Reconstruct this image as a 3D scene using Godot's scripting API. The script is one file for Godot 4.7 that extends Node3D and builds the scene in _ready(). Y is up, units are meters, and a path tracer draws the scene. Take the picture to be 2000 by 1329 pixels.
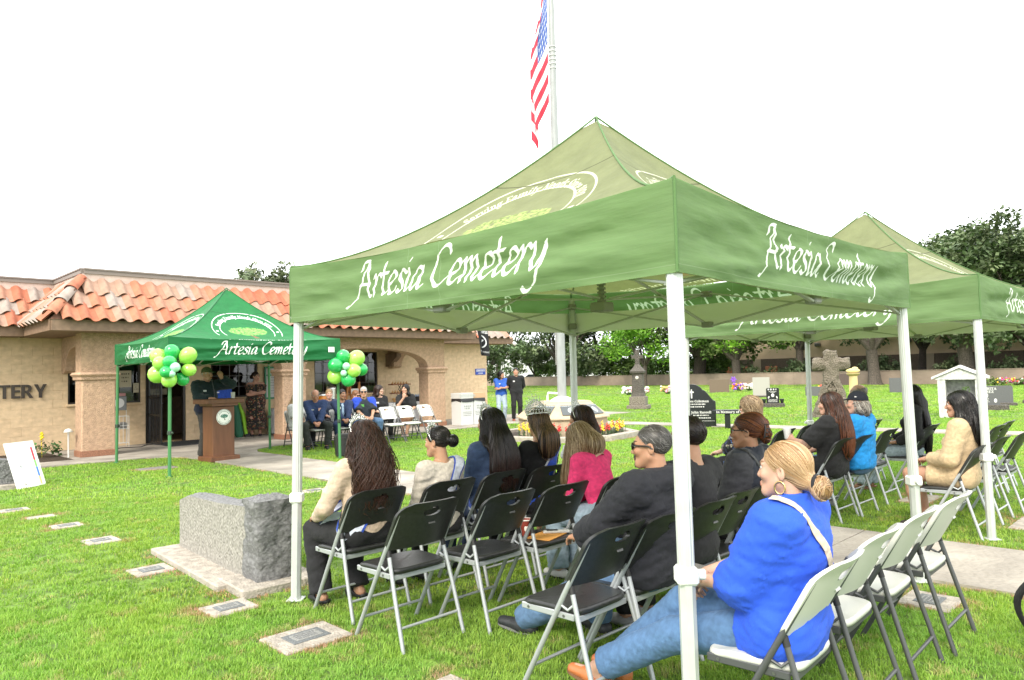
extends Node3D

func _ready() -> void:
	# ---- camera, sky, sun, exposure
	var cam := Camera3D.new()
	cam.name = "camera"
	add_child(cam)
	cam.position = Vector3(0, 1.581, 0)
	cam.basis = Basis.from_euler(Vector3(deg_to_rad(2.634), 0, 0)) * Basis(Vector3.BACK, deg_to_rad(-1.42) * ROLL)
	cam.fov = 50.35
	cam.near = 0.05
	cam.far = 900.0
	cam.current = true
	var env := Environment.new()
	env.background_mode = Environment.BG_SKY
	var sky_mat := ProceduralSkyMaterial.new()
	sky_mat.sky_top_color = Color(0.99, 1.0, 1.0)
	sky_mat.sky_horizon_color = Color(0.97, 0.98, 0.99)
	sky_mat.sky_curve = 0.2
	sky_mat.ground_bottom_color = Color(0.45, 0.5, 0.4)
	sky_mat.ground_horizon_color = Color(0.8, 0.82, 0.8)
	sky_mat.sun_angle_max = 1.0
	var sky := Sky.new()
	sky.sky_material = sky_mat
	env.sky = sky
	env.background_energy_multiplier = 1.0
	env.tonemap_mode = Environment.TONE_MAPPER_LINEAR
	env.tonemap_exposure = EXPOSURE
	env.sdfgi_enabled = true
	env.ssao_enabled = true
	env.ssil_enabled = true
	var we := WorldEnvironment.new()
	we.name = "world_environment"
	we.environment = env
	add_child(we)
	var sun := DirectionalLight3D.new()
	sun.name = "sun"
	sun.light_energy = 0.5
	sun.light_angular_distance = 20.0
	sun.light_color = Color(1.0, 0.97, 0.92)
	sun.shadow_enabled = true
	add_child(sun)
	sun.look_at_from_position(Vector3.ZERO, Vector3(0.3, -0.66, -0.75))
	# ---- scene
	build_ground()
	build_building()
	build_background()
	build_tents()
	build_memorials()
	build_chairs()
	build_people()
	build_porch_things()
	build_small_things()
	build_grass()

const ROLL := 1.0
const EXPOSURE := 3.0
# ---------------------------------------------------------------- mesh builder
class MB:
	var v := PackedVector3Array()
	var u := PackedVector2Array()
	var c := PackedColorArray()
	var idx := PackedInt32Array()
	var col := Color.WHITE
	var tinted := false
	func p(a: Vector3, t := Vector2.ZERO) -> int:
		v.append(a)
		u.append(t)
		c.append(col)
		return v.size() - 1
	func tri(a: int, b: int, d: int) -> void:
		idx.append(a)
		idx.append(b)
		idx.append(d)
	func quad(a: Vector3, b: Vector3, d: Vector3, e: Vector3) -> void:
		var i := p(a, Vector2(0, 0))
		p(b, Vector2(1, 0))
		p(d, Vector2(1, 1))
		p(e, Vector2(0, 1))
		tri(i, i + 1, i + 2)
		tri(i, i + 2, i + 3)
	func box(at: Vector3, s: Vector3, bs := Basis(), ch := 0.0) -> MB:
		var h := s * 0.5
		ch = minf(ch, minf(h.x, minf(h.y, h.z)) * 0.9)
		for ax in 3:
			for sg in [-1.0, 1.0]:
				var n := Vector3.ZERO
				n[ax] = sg
				var e1 := Vector3.ZERO
				e1[(ax + 1) % 3] = 1.0
				var e2 := Vector3.ZERO
				e2[(ax + 2) % 3] = sg
				var o: Vector3 = n * h[ax]
				var a: Vector3 = e1 * (h[(ax + 1) % 3] - ch)
				var b: Vector3 = e2 * (h[(ax + 2) % 3] - ch)
				quad(at + bs * (o - a - b), at + bs * (o - a + b), at + bs * (o + a + b), at + bs * (o + a - b))
		if ch > 0.0:
			for ax in 3:
				var b1 := (ax + 1) % 3
				var b2 := (ax + 2) % 3
				for s1 in [-1.0, 1.0]:
					for s2 in [-1.0, 1.0]:
						var q: Array[Vector3] = []
						for k in 4:
							var w := Vector3.ZERO
							w[ax] = (h[ax] - ch) * (1.0 if k in [1, 2] else -1.0)
							w[b1] = s1 * (h[b1] - (0.0 if k < 2 else ch))
							w[b2] = s2 * (h[b2] - (ch if k < 2 else 0.0))
							q.append(at + bs * w)
						if s1 * s2 > 0.0:
							quad(q[0], q[1], q[2], q[3])
						else:
							quad(q[3], q[2], q[1], q[0])
			for s1 in [-1.0, 1.0]:
				for s2 in [-1.0, 1.0]:
					for s3 in [-1.0, 1.0]:
						var g := Vector3(s1 * h.x, s2 * h.y, s3 * h.z)
						var i := p(at + bs * (g - Vector3(0, s2 * ch, s3 * ch)))
						p(at + bs * (g - Vector3(s1 * ch, 0, s3 * ch)))
						p(at + bs * (g - Vector3(s1 * ch, s2 * ch, 0)))
						if s1 * s2 * s3 > 0.0:
							tri(i, i + 2, i + 1)
						else:
							tri(i, i + 1, i + 2)
		return self
	func bar(a: Vector3, b: Vector3, w: float, d: float, up := Vector3.UP, ch := 0.0) -> MB:
		var y := (b - a).normalized()
		var x := y.cross(up)
		if x.length() < 0.01:
			x = y.cross(Vector3.RIGHT)
		x = x.normalized()
		return box((a + b) * 0.5, Vector3(w, a.distance_to(b), d), Basis(x, y, x.cross(y)), ch)
	# rows of points, smooth
	func grid(rows: Array, wrap := false, su := 1.0, sv := 1.0) -> MB:
		var base := v.size()
		var m: int = rows[0].size()
		var n := rows.size()
		for j in n:
			for i in m:
				p(rows[j][i], Vector2(su * i / (m - 1.0), sv * j / (n - 1.0)))
		for j in n - 1:
			for i in (m if wrap else m - 1):
				var i2 := (i + 1) % m
				var a := base + j * m + i
				var b := base + j * m + i2
				tri(a, b, b + m)
				tri(a, b + m, a + m)
		return self
	func fan(ring: PackedVector3Array, flip := false) -> void:
		var o := Vector3.ZERO
		for q in ring:
			o += q
		o /= ring.size()
		var base := p(o)
		for q in ring:
			p(q)
		var m := ring.size()
		for i in m:
			var a := base + 1 + i
			var b := base + 1 + (i + 1) % m
			if flip:
				tri(base, b, a)
			else:
				tri(base, a, b)
	func tube(pts: Array, r, sides := 8, cap := true, sq := 1.0) -> MB:
		var rows := []
		var n := pts.size()
		var ref := Vector3.ZERO
		for j in n:
			var d: Vector3 = (pts[mini(j + 1, n - 1)] - pts[maxi(j - 1, 0)]).normalized()
			if j == 0:
				ref = d.cross(Vector3.UP if absf(d.y) < 0.9 else Vector3.BACK).normalized()
			else:
				ref = (ref - d * ref.dot(d)).normalized()
			var w := d.cross(ref)
			var rr: float = r[j] if r is Array else r
			var ring := PackedVector3Array()
			for i in sides:
				var a := TAU * i / sides
				ring.append(pts[j] + ref * (cos(a) * rr) + w * (sin(a) * rr * sq))
			rows.append(ring)
		grid(rows, true)
		if cap:
			fan(rows[0], true)
			fan(rows[n - 1])
		return self
	func lathe(prof: Array, segs := 16, xf := Transform3D(), hard := false) -> MB:
		var rows := []
		for q in prof:
			var ring := PackedVector3Array()
			for i in segs:
				var a := TAU * i / segs
				ring.append(xf * Vector3(cos(a) * q.x, q.y, -sin(a) * q.x))
			rows.append(ring)
		if hard:
			for j in rows.size() - 1:
				grid([rows[j], rows[j + 1]], true)
		else:
			grid(rows, true)
		return self
	func prism(poly: PackedVector2Array, z0: float, z1: float, xf := Transform3D(), smooth := false, holes := []) -> MB:
		var t := Geometry2D.triangulate_polygon(poly)
		for zz in [z0, z1]:
			var base := v.size()
			for q in poly:
				p(xf * Vector3(q.x, q.y, zz), q)
			for k in range(0, t.size(), 3):
				if zz == z1:
					tri(base + t[k], base + t[k + 1], base + t[k + 2])
				else:
					tri(base + t[k], base + t[k + 2], base + t[k + 1])
		side(poly, z0, z1, xf, smooth)
		return self
	func side(poly: PackedVector2Array, z0: float, z1: float, xf := Transform3D(), smooth := false) -> void:
		var m := poly.size()
		if smooth:
			var r0 := PackedVector3Array()
			var r1 := PackedVector3Array()
			for q in poly:
				r0.append(xf * Vector3(q.x, q.y, z0))
				r1.append(xf * Vector3(q.x, q.y, z1))
			grid([r0, r1], true)
			return
		for i in m:
			var a := poly[i]
			var b := poly[(i + 1) % m]
			quad(xf * Vector3(a.x, a.y, z0), xf * Vector3(b.x, b.y, z0), xf * Vector3(b.x, b.y, z1), xf * Vector3(a.x, a.y, z1))
	func ball(at: Vector3, r: Vector3, seg := 12, rings := 8, bs := Basis()) -> MB:
		var rows := []
		for j in rings + 1:
			var b := PI * j / rings
			var ring := PackedVector3Array()
			for i in seg:
				var a := TAU * i / seg
				ring.append(at + bs * (Vector3(cos(a) * sin(b), cos(b), sin(a) * sin(b)) * r))
			rows.append(ring)
		return grid(rows, true)
	func add(o: MB, xf := Transform3D()) -> MB:
		var base := v.size()
		v.append_array(xf * o.v)
		u.append_array(o.u)
		c.append_array(o.c)
		for i in o.idx:
			idx.append(i + base)
		return self
	func wobble(n: FastNoiseLite, amp: float, f := 1.0) -> MB:
		for i in v.size():
			var q := v[i] * f
			v[i] += Vector3(n.get_noise_3dv(q), n.get_noise_3dv(q + Vector3(31, 0, 0)), n.get_noise_3dv(q + Vector3(0, 57, 0))) * amp
		return self
	func normals() -> PackedVector3Array:
		var n := PackedVector3Array()
		n.resize(v.size())
		for k in range(0, idx.size(), 3):
			var a := idx[k]
			var b := idx[k + 1]
			var d := idx[k + 2]
			var f := (v[d] - v[a]).cross(v[b] - v[a])
			n[a] += f
			n[b] += f
			n[d] += f
		for i in n.size():
			n[i] = n[i].normalized() if n[i].length_squared() > 1e-24 else Vector3.UP
		return n
	func arrays(with_color := false) -> Array:
		var a := []
		a.resize(Mesh.ARRAY_MAX)
		a[Mesh.ARRAY_VERTEX] = v
		a[Mesh.ARRAY_NORMAL] = normals()
		a[Mesh.ARRAY_TEX_UV] = u
		if with_color:
			a[Mesh.ARRAY_COLOR] = c
		a[Mesh.ARRAY_INDEX] = idx
		return a
	func mesh(m: Material, with_color := false) -> ArrayMesh:
		var am := ArrayMesh.new()
		am.add_surface_from_arrays(Mesh.PRIMITIVE_TRIANGLES, arrays(with_color))
		am.surface_set_material(0, m)
		return am

# ---------------------------------------------------------------- naming
var taken := {}

func numbered(par: Node, called: String) -> String:
	var key := str(par.get_instance_id()) + called
	var k: int = taken.get(key, 0)
	taken[key] = k + 1
	return called if k == 0 else "%s_%03d" % [called, k]

func put(o: Node3D, called: String, par: Node3D = null) -> Node3D:
	var par2: Node3D = par if par else self
	o.name = numbered(par2, called)
	par2.add_child(o, true)
	return o

func obj(called: String, mb: MB, m: Material, par: Node3D = null, with_color := false) -> MeshInstance3D:
	var o := MeshInstance3D.new()
	o.mesh = mb.mesh(m, with_color)
	put(o, called, par)
	return o

func inst(called: String, me: Mesh, m: Material, par: Node3D, xf: Transform3D) -> MeshInstance3D:
	var o := MeshInstance3D.new()
	o.mesh = me
	o.transform = xf
	if m:
		o.material_override = m
	put(o, called, par)
	return o

func tag(o: Node3D, label: String, category: String, group := "") -> Node3D:
	o.set_meta("label", label)
	o.set_meta("category", category)
	if group:
		o.set_meta("group", group)
	return o

func thing(called: String, label: String, category: String, at := Vector3.ZERO, turn := 0.0, group := "") -> Node3D:
	var o := Node3D.new()
	put(o, called)
	o.position = at
	o.rotation.y = turn
	return tag(o, label, category, group)

func struct(called: String, mb: MB, m: Material) -> MeshInstance3D:
	var o := obj(called, mb, m)
	o.set_meta("kind", "structure")
	return o

func stuff(o: Node3D) -> Node3D:
	o.set_meta("kind", "stuff")
	return o

func dup(root: Node3D, called: String, at: Vector3, turn: float, label: String) -> Node3D:
	var r: Node3D = root.duplicate()
	r.name = numbered(self, called)
	add_child(r, true)
	r.position = at
	r.rotation.y = turn
	r.set_meta("label", label)
	return r

func V(x: float, y: float, z: float) -> Vector3:
	return Vector3(x, y, z)

func rot(x: float, y: float, z: float) -> Basis:
	return Basis.from_euler(Vector3(x, y, z))

# ---------------------------------------------------------------- materials
var mats := {}
var noises := {}

func ntex(sd: int, freq: float, lo: float, hi: float, size := 256, kind := FastNoiseLite.TYPE_SIMPLEX, oct := 4) -> NoiseTexture2D:
	var key := "a%d_%f_%f_%f_%d_%d" % [sd, freq, lo, hi, size, kind]
	if noises.has(key):
		return noises[key]
	var t := NoiseTexture2D.new()
	t.width = size
	t.height = size
	t.seamless = true
	t.noise = fnoise(sd, freq, kind, oct)
	var g := Gradient.new()
	g.set_color(0, Color(lo, lo, lo))
	g.set_color(1, Color(hi, hi, hi))
	t.color_ramp = g
	noises[key] = t
	return t

func bumptex(sd: int, freq: float, strength: float, size := 256, kind := FastNoiseLite.TYPE_SIMPLEX, oct := 4) -> NoiseTexture2D:
	var key := "b%d_%f_%f_%d_%d" % [sd, freq, strength, size, kind]
	if noises.has(key):
		return noises[key]
	var t := NoiseTexture2D.new()
	t.width = size
	t.height = size
	t.seamless = true
	t.as_normal_map = true
	t.bump_strength = strength
	t.noise = fnoise(sd, freq, kind, oct)
	noises[key] = t
	return t

func fnoise(sd: int, freq: float, kind := FastNoiseLite.TYPE_SIMPLEX, oct := 4) -> FastNoiseLite:
	var n := FastNoiseLite.new()
	n.seed = sd
	n.frequency = freq
	n.noise_type = kind
	n.fractal_octaves = oct
	return n

func lin(r: float, g: float, b: float) -> Color:
	return Color(r, g, b).linear_to_srgb()

# r, g, b are linear base colours
func mat(r: float, g: float, b: float, rough := 0.8, o := {}) -> StandardMaterial3D:
	var key := "%f,%f,%f,%f,%s" % [r, g, b, rough, str(o)]
	if mats.has(key):
		return mats[key]
	var m := StandardMaterial3D.new()
	m.albedo_color = lin(r, g, b)
	m.roughness = rough
	m.metallic = o.get("metal", 0.0)
	m.metallic_specular = o.get("spec", 0.5)
	if o.has("tex"):
		m.albedo_texture = o.tex
	if o.has("norm"):
		m.normal_enabled = true
		m.normal_texture = o.norm
		m.normal_scale = o.get("ns", 1.0)
	if o.has("tri"):
		m.uv1_triplanar = true
		m.uv1_world_triplanar = o.get("world", false)
		m.uv1_scale = Vector3.ONE * o.tri if not o.tri is Vector3 else o.tri
	if o.get("vc", false):
		m.vertex_color_use_as_albedo = true
	if o.has("back"):
		m.backlight_enabled = true
		m.backlight = o.back
	if o.has("rim"):
		m.rim_enabled = true
		m.rim = o.rim
		m.rim_tint = 0.6
	if o.has("coat"):
		m.clearcoat_enabled = true
		m.clearcoat = o.coat
		m.clearcoat_roughness = 0.15
	if o.has("sss"):
		m.subsurf_scatter_enabled = true
		m.subsurf_scatter_strength = o.sss
	m.cull_mode = BaseMaterial3D.CULL_DISABLED
	mats[key] = m
	return m

func cloth_mat(r: float, g: float, b: float, rough := 0.9) -> StandardMaterial3D:
	return mat(r, g, b, rough, {"tex": ntex(5, 0.03, 0.78, 1.0), "norm": bumptex(6, 0.02, 5.0), "ns": 0.5, "tri": 3.0, "rim": 0.25})

# ---------------------------------------------------------------- lettering
var fonts := {}

func text_mb(txt: String, size: float, font := "Droid Sans", weight := 400, italic := false) -> MB:
	var tm := TextMesh.new()
	var key := font + str(weight)
	if not fonts.has(key):
		var f := SystemFont.new()
		f.font_names = PackedStringArray([font])
		f.font_weight = weight
		fonts[key] = f
	tm.font = fonts[key]
	tm.text = txt
	tm.font_size = 64
	tm.pixel_size = size / 64.0
	tm.depth = 0.0
	tm.curve_step = 2.0
	var a := tm.get_mesh_arrays()
	var mb := MB.new()
	mb.v = a[Mesh.ARRAY_VERTEX]
	mb.idx = a[Mesh.ARRAY_INDEX] if a[Mesh.ARRAY_INDEX] != null else PackedInt32Array(range(mb.v.size()))
	mb.u.resize(mb.v.size())
	mb.c.resize(mb.v.size())
	if italic:
		for i in mb.v.size():
			mb.v[i].x += mb.v[i].y * 0.22
	return mb

# fill the triangles of flat lettering into an image; f maps a 2D point (metres of text) to pixels
func raster(img: Image, mb: MB, f: Callable, col: Color) -> void:
	for k in range(0, mb.idx.size(), 3):
		var q: Array[Vector2] = []
		for j in 3:
			var w := mb.v[mb.idx[k + j]]
			q.append(f.call(Vector2(w.x, w.y)))
		fill_tri(img, q[0], q[1], q[2], col)

func fill_tri(img: Image, a: Vector2, b: Vector2, d: Vector2, col: Color) -> void:
	var y0 := int(floor(minf(a.y, minf(b.y, d.y))))
	var y1 := int(ceil(maxf(a.y, maxf(b.y, d.y))))
	var e := [[a, b], [b, d], [d, a]]
	for y in range(maxi(y0, 0), mini(y1, img.get_height() - 1) + 1):
		var yy := y + 0.5
		var lo := 1e9
		var hi := -1e9
		for s in e:
			var p: Vector2 = s[0]
			var q: Vector2 = s[1]
			if (p.y <= yy) != (q.y <= yy):
				var x := p.x + (q.x - p.x) * (yy - p.y) / (q.y - p.y)
				lo = minf(lo, x)
				hi = maxf(hi, x)
		if hi >= lo:
			var x0 := int(round(lo))
			var x1 := int(round(hi))
			if x1 > x0:
				img.fill_rect(Rect2i(x0, y, x1 - x0, 1), col)

# broad-nib italic hand: strokes through points, x-height 1
func glyph(ch: String) -> Array:
	match ch:
		"A": return [1.2, [[-.5, -.42], [-.36, -.42], [-.1, -.05], [.25, .75], [.62, 1.72]], [[.6, 1.72], [.74, .9], [.88, .1], [1.05, .02]], [[.12, .62], [.84, .62]], [[.1, 1.3], [.16, 1.62], [.36, 1.72], [.62, 1.72]]]
		"r": return [.62, [[-.02, .86], [.12, .98], [.1, .5], [.08, 0.0]], [[.1, .55], [.28, .9], [.46, 1.0], [.58, .86]]]
		"t": return [.58, [[.16, 1.5], [.14, .8], [.12, .22], [.24, .02], [.46, .14]], [[-.1, .98], [.5, 1.0]]]
		"e": return [.7, [[.08, .42], [.36, .52], [.56, .78], [.4, 1.0], [.16, .86], [.02, .42], [.14, .04], [.38, .02], [.62, .26]]]
		"s": return [.6, [[.52, .86], [.36, 1.0], [.16, .9], [.16, .66], [.4, .4], [.42, .12], [.2, 0.0], [0.0, .12]]]
		"i": return [.42, [[-.02, .86], [.12, .98], [.1, .5], [.1, .12], [.2, .02], [.36, .14]], [[.17, 1.38], [.24, 1.44]]]
		"a": return [.86, [[.62, .92], [.4, 1.0], [.14, .72], [.04, .3], [.14, .03], [.34, .16], [.58, .7]], [[.64, 1.0], [.58, .5], [.56, .14], [.66, .02], [.82, .14]]]
		"C": return [1.12, [[1.02, 1.35], [.98, 1.62], [.72, 1.72], [.38, 1.5], [.12, 1.0], [.08, .45], [.3, .06], [.62, .02], [.98, .32]]]
		"m": return [1.12, [[-.02, .86], [.12, .98], [.1, .5], [.07, 0.0]], [[.1, .55], [.26, .88], [.42, 1.0], [.46, .8], [.42, 0.0]], [[.44, .55], [.6, .88], [.76, 1.0], [.8, .8], [.76, .14], [.86, .02], [1.02, .14]]]
		"y": return [.8, [[-.02, .86], [.12, .98], [.1, .4], [.22, .02], [.42, .2], [.62, .9]], [[.66, 1.0], [.62, .4], [.5, -.3], [.26, -.7], [0.0, -.78], [-.16, -.62]]]
	return [.5]

func nib_text(img: Image, txt: String, at: Vector2, xh: float, col: Color, narrow := 1.0, nib := 0.2) -> float:
	var x := 0.0
	for ch in txt:
		var g := glyph(ch)
		for k in range(1, g.size()):
			var st: Array = g[k]
			for i in st.size() - 1:
				var p1 := Vector2(st[i][0], st[i][1])
				var p2 := Vector2(st[i + 1][0], st[i + 1][1])
				var p0 := Vector2(st[i - 1][0], st[i - 1][1]) if i > 0 else p1
				var p3 := Vector2(st[i + 2][0], st[i + 2][1]) if i + 2 < st.size() else p2
				var steps := int(p1.distance_to(p2) * xh * 1.6) + 3
				for s in steps + 1:
					var q := p1.cubic_interpolate(p2, p0, p3, float(s) / steps)
					q = Vector2((q.x + x + q.y * 0.26) * narrow, q.y)
					var px := at + Vector2(q.x, -q.y) * xh
					var w := xh * nib * 0.42
					var nn := int(w * 2.0) + 2
					for j in nn:
						var t := (float(j) / (nn - 1) - 0.5) * 2.0 * w
						img.fill_rect(Rect2i(int(px.x + t * 0.78), int(px.y - t * 0.62), maxi(2, int(xh * 0.045)), maxi(2, int(xh * 0.045))), col)
		x += g[0]
	return x * narrow * xh
# ---------------------------------------------------------------- the building's own axes: u along the front, w outwards
const BO := Vector3(-8.95, 0, -15.65)

func bw(u: float, y: float, w: float) -> Vector3:
	return BO + Vector3(0.70711 * (u + w), y, 0.70711 * (w - u))

func to_uw(x: float, z: float) -> Vector2:
	var q := Vector2(x - BO.x, z - BO.z)
	return Vector2((q.x - q.y) * 0.70711, (q.x + q.y) * 0.70711)

var hole_polys: Array[PackedVector2Array] = []   # places where no grass grows

func hole(pts: Array) -> void:
	var a := PackedVector2Array()
	for q in pts:
		a.append(q)
	hole_polys.append(a)

func flat_sheet(pts: Array, y: float, thick: float, called: String, m: Material) -> void:
	# a slab with a level top
	var poly := PackedVector2Array()
	for q in pts:
		poly.append(Vector2(q.x, -q.y))
	var mb := MB.new()
	mb.prism(poly, y - thick, y, Transform3D(Basis(Vector3.RIGHT, Vector3.FORWARD, Vector3.UP), Vector3.ZERO))
	struct(called, mb, m)

func uwpoly(pts: Array) -> Array:
	var r := []
	for q in pts:
		var a := bw(q[0], 0, q[1])
		r.append(Vector2(a.x, a.z))
	return r

func build_ground() -> void:
	var soil := mat(0.17, 0.29, 0.04, 1.0, {"tex": ntex(11, 0.02, 0.62, 1.0, 512), "tri": 0.35, "world": true, "norm": bumptex(12, 0.08, 8.0), "ns": 0.6})
	var mb := MB.new()
	var rows := []
	for j in 41:
		var r := PackedVector3Array()
		for i in 41:
			r.append(V(-320 + i * 16.0, 0, 40 - j * 12.0))
		rows.append(r)
	mb.grid(rows)
	struct("lawn_ground", mb, soil)
	var conc := mat(0.43, 0.385, 0.325, 0.9, {"tex": ntex(21, 0.006, 0.72, 1.0, 512, FastNoiseLite.TYPE_SIMPLEX, 6), "tri": 0.3, "world": true, "norm": bumptex(22, 0.2, 3.0), "ns": 0.3})
	# concrete squares of the walk that leads from the door across the lawn
	var k := 0
	var w := 1.34
	while w < 26.0:
		var w2 := w + 1.5
		var pts := uwpoly([[1.12, w + 0.006], [2.46, w + 0.006], [2.46, w2 - 0.006], [1.12, w2 - 0.006]])
		if k == 0:
			pts = uwpoly([[0.5, w + 0.006], [3.3, w + 0.006], [2.75, w + 0.35], [2.46, w + 1.0], [2.46, w2 - 0.006], [1.12, w2 - 0.006], [1.08, w + 0.6], [0.9, w + 0.2]])
		flat_sheet(pts, 0.022, 0.1, "path", conc)
		hole(pts)
		w = w2
		k += 1
	# pavement under the porch and along the building
	for i in 12:
		var u0 := -0.5 + i * 1.5
		flat_sheet(uwpoly([[u0 + 0.005, -2.35], [u0 + 1.495, -2.35], [u0 + 1.495, 1.33], [u0 + 0.005, 1.33]]), 0.022, 0.1, "pavement", conc)
	for i in 6:
		var u0 := -2.0 - i * 1.5
		flat_sheet(uwpoly([[u0 + 0.005, 0.3], [u0 + 1.495, 0.3], [u0 + 1.495, 1.2], [u0 + 0.005, 1.2]]), 0.022, 0.1, "pavement", conc)
	hole(uwpoly([[-12, -6], [18.5, -6], [18.5, 1.33], [-12, 1.25]]))
	# bare bed between the pavement and the wall
	flat_sheet(uwpoly([[-11, -2.35], [-0.51, -2.35], [-0.51, 0.29], [-11, 0.29]]), 0.012, 0.05, "planting_bed", mat(0.13, 0.09, 0.055, 1.0, {"tex": ntex(23, 0.1, 0.45, 1.0), "tri": 2.0, "norm": bumptex(24, 0.12, 12.0)}))
	# far walk
	for i in 24:
		var a := -4.0 + i * 1.6
		var s := 12.0 + 0.115 * a
		var s2 := 12.0 + 0.115 * (a + 1.6)
		var pts2 := uwpoly([[s, a + 0.005], [s + 0.9, a + 0.005], [s2 + 0.9, a + 1.595], [s2, a + 1.595]])
		flat_sheet(pts2, 0.026, 0.1, "far_path", conc)
		hole(pts2)

# ---------------------------------------------------------------- building
func wall_with_openings(mb: MB, u0: float, u1: float, y0: float, y1: float, wf: float, wb: float, ops: Array) -> void:
	var us := [u0, u1]
	var ys := [y0, y1]
	for o in ops:
		us.append_array([o[0], o[1]])
		ys.append_array([o[2], o[3]])
	us.sort()
	ys.sort()
	for i in us.size() - 1:
		for j in ys.size() - 1:
			var a := Vector2((us[i] + us[i + 1]) * 0.5, (ys[j] + ys[j + 1]) * 0.5)
			if us[i + 1] - us[i] < 0.001 or ys[j + 1] - ys[j] < 0.001:
				continue
			var open := false
			for o in ops:
				if a.x > o[0] and a.x < o[1] and a.y > o[2] and a.y < o[3]:
					open = true
			if not open:
				mb.box(V(a.x, a.y, (wf + wb) * 0.5), V(us[i + 1] - us[i], ys[j + 1] - ys[j], wf - wb))

func build_building() -> void:
	var b := thing("office_building", "low tan block office with arched stucco porch and red clay tile eaves", "building", BO, PI / 4)
	var block := mat(0.74, 0.555, 0.35, 0.85, {"world": true, "tex": ntex(31, 0.02, 0.86, 1.0), "tri": 1.2, "norm": bumptex(32, 0.25, 4.0), "ns": 0.3})
	var block_b := mat(0.72, 0.535, 0.335, 0.85, {"world": true, "tex": ntex(31, 0.02, 0.86, 1.0), "tri": 1.2, "norm": bumptex(32, 0.25, 4.0), "ns": 0.3})
	var stucco := mat(0.64, 0.43, 0.285, 0.9, {"tex": ntex(33, 0.03, 0.85, 1.0), "tri": 1.0, "norm": bumptex(34, 0.05, 14.0, 512), "ns": 0.9})
	var brown := mat(0.24, 0.155, 0.10, 0.7, {"tex": ntex(35, 0.02, 0.85, 1.0), "tri": 1.0})
	var black := mat(0.012, 0.012, 0.013, 0.4)
	var ops := [[-0.02, 0.62, 1.1, 2.4], [1.08, 1.6, 1.08, 2.28], [1.72, 2.72, 0.0, 2.28], [3.39, 4.72, 1.11, 2.3], [6.52, 8.8, 1.07, 2.38]]
	var mb := MB.new()
	wall_with_openings(mb, -7.0, 13.65, 0.0, 2.9, -2.362, -2.6, ops)
	mb.box(V(13.53, 1.45, -8.0), V(0.24, 2.9, 10.8))
	mb.box(V(-6.88, 1.45, -8.0), V(0.24, 2.9, 10.8))
	mb.box(V(3.3, 1.45, -13.3), V(20.4, 2.9, 0.2))
	obj("wall", mb, block_b, b)
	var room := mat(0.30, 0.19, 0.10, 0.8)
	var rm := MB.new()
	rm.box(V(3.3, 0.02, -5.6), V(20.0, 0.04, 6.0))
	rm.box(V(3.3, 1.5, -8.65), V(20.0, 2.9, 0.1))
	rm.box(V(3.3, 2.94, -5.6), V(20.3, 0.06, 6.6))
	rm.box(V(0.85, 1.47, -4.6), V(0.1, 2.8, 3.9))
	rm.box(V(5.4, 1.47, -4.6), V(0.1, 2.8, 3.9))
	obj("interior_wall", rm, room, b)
	# counter and shelf that show dimly inside
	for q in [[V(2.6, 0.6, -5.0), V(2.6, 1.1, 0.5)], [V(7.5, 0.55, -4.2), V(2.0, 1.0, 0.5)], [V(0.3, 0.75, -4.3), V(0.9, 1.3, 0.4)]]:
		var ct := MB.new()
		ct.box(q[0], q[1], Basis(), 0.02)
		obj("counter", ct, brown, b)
	# courses of block: single pieces where they show, the rest joined
	var rng := RandomNumberGenerator.new()
	rng.seed = 7
	var bm := MB.new()
	bm.box(Vector3.ZERO, V(0.4085, 0.2035, 0.02), Basis(), 0.002)
	var bme := bm.mesh(block)
	var rest := MB.new()
	var singles := 0
	for j in 14:
		var y := 0.102 + j * 0.205
		for i in 51:
			var u := -6.9 + i * 0.41 + (0.205 if j % 2 == 1 else 0.0)
			if u > 13.45:
				continue
			var cut := false
			for o in ops:
				if u + 0.2 > o[0] and u - 0.2 < o[1] and y + 0.1 > o[2] and y - 0.1 < o[3]:
					cut = true
			var xf := Transform3D(Basis(), V(u, y, -2.36 + rng.randf_range(-0.0015, 0.0015)))
			if cut:
				# shortened pieces beside an opening
				var l := u - 0.2005
				var r := u + 0.2005
				for o in ops:
					if y + 0.1 > o[2] and y - 0.1 < o[3] and r > o[0] and l < o[1]:
						if l < o[0]:
							r = minf(r, o[0])
						elif r > o[1]:
							l = maxf(l, o[1])
						else:
							r = l
				if r - l > 0.04 and (y + 0.1 < 2.9):
					var hit := false
					for o in ops:
						if y > o[2] and y < o[3] and r > o[0] + 0.001 and l < o[1] - 0.001:
							hit = true
					if not hit:
						rest.box(V((l + r) * 0.5, y, -2.36), V(r - l - 0.008, 0.197, 0.02), Basis(), 0.004)
				continue
			if u > -2.5 and singles < 290 and (u < 0.3 or u > 9.6 or (y < 1.1 and u < 6.0) or u > 5.2):
				inst("block", bme, block if rng.randf() < 0.6 else block_b, b, xf)
				singles += 1
			else:
				rest.add(bm, xf)
	stuff(obj("block_courses", rest, block, b))
	# windows and the doorway
	var glass := StandardMaterial3D.new()
	glass.transparency = BaseMaterial3D.TRANSPARENCY_ALPHA
	glass.albedo_color = Color(0.02, 0.025, 0.03, 0.45)
	glass.roughness = 0.04
	var frame := mat(0.03, 0.024, 0.02, 0.45)
	var pale := mat(0.16, 0.16, 0.155, 0.6)
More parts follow.
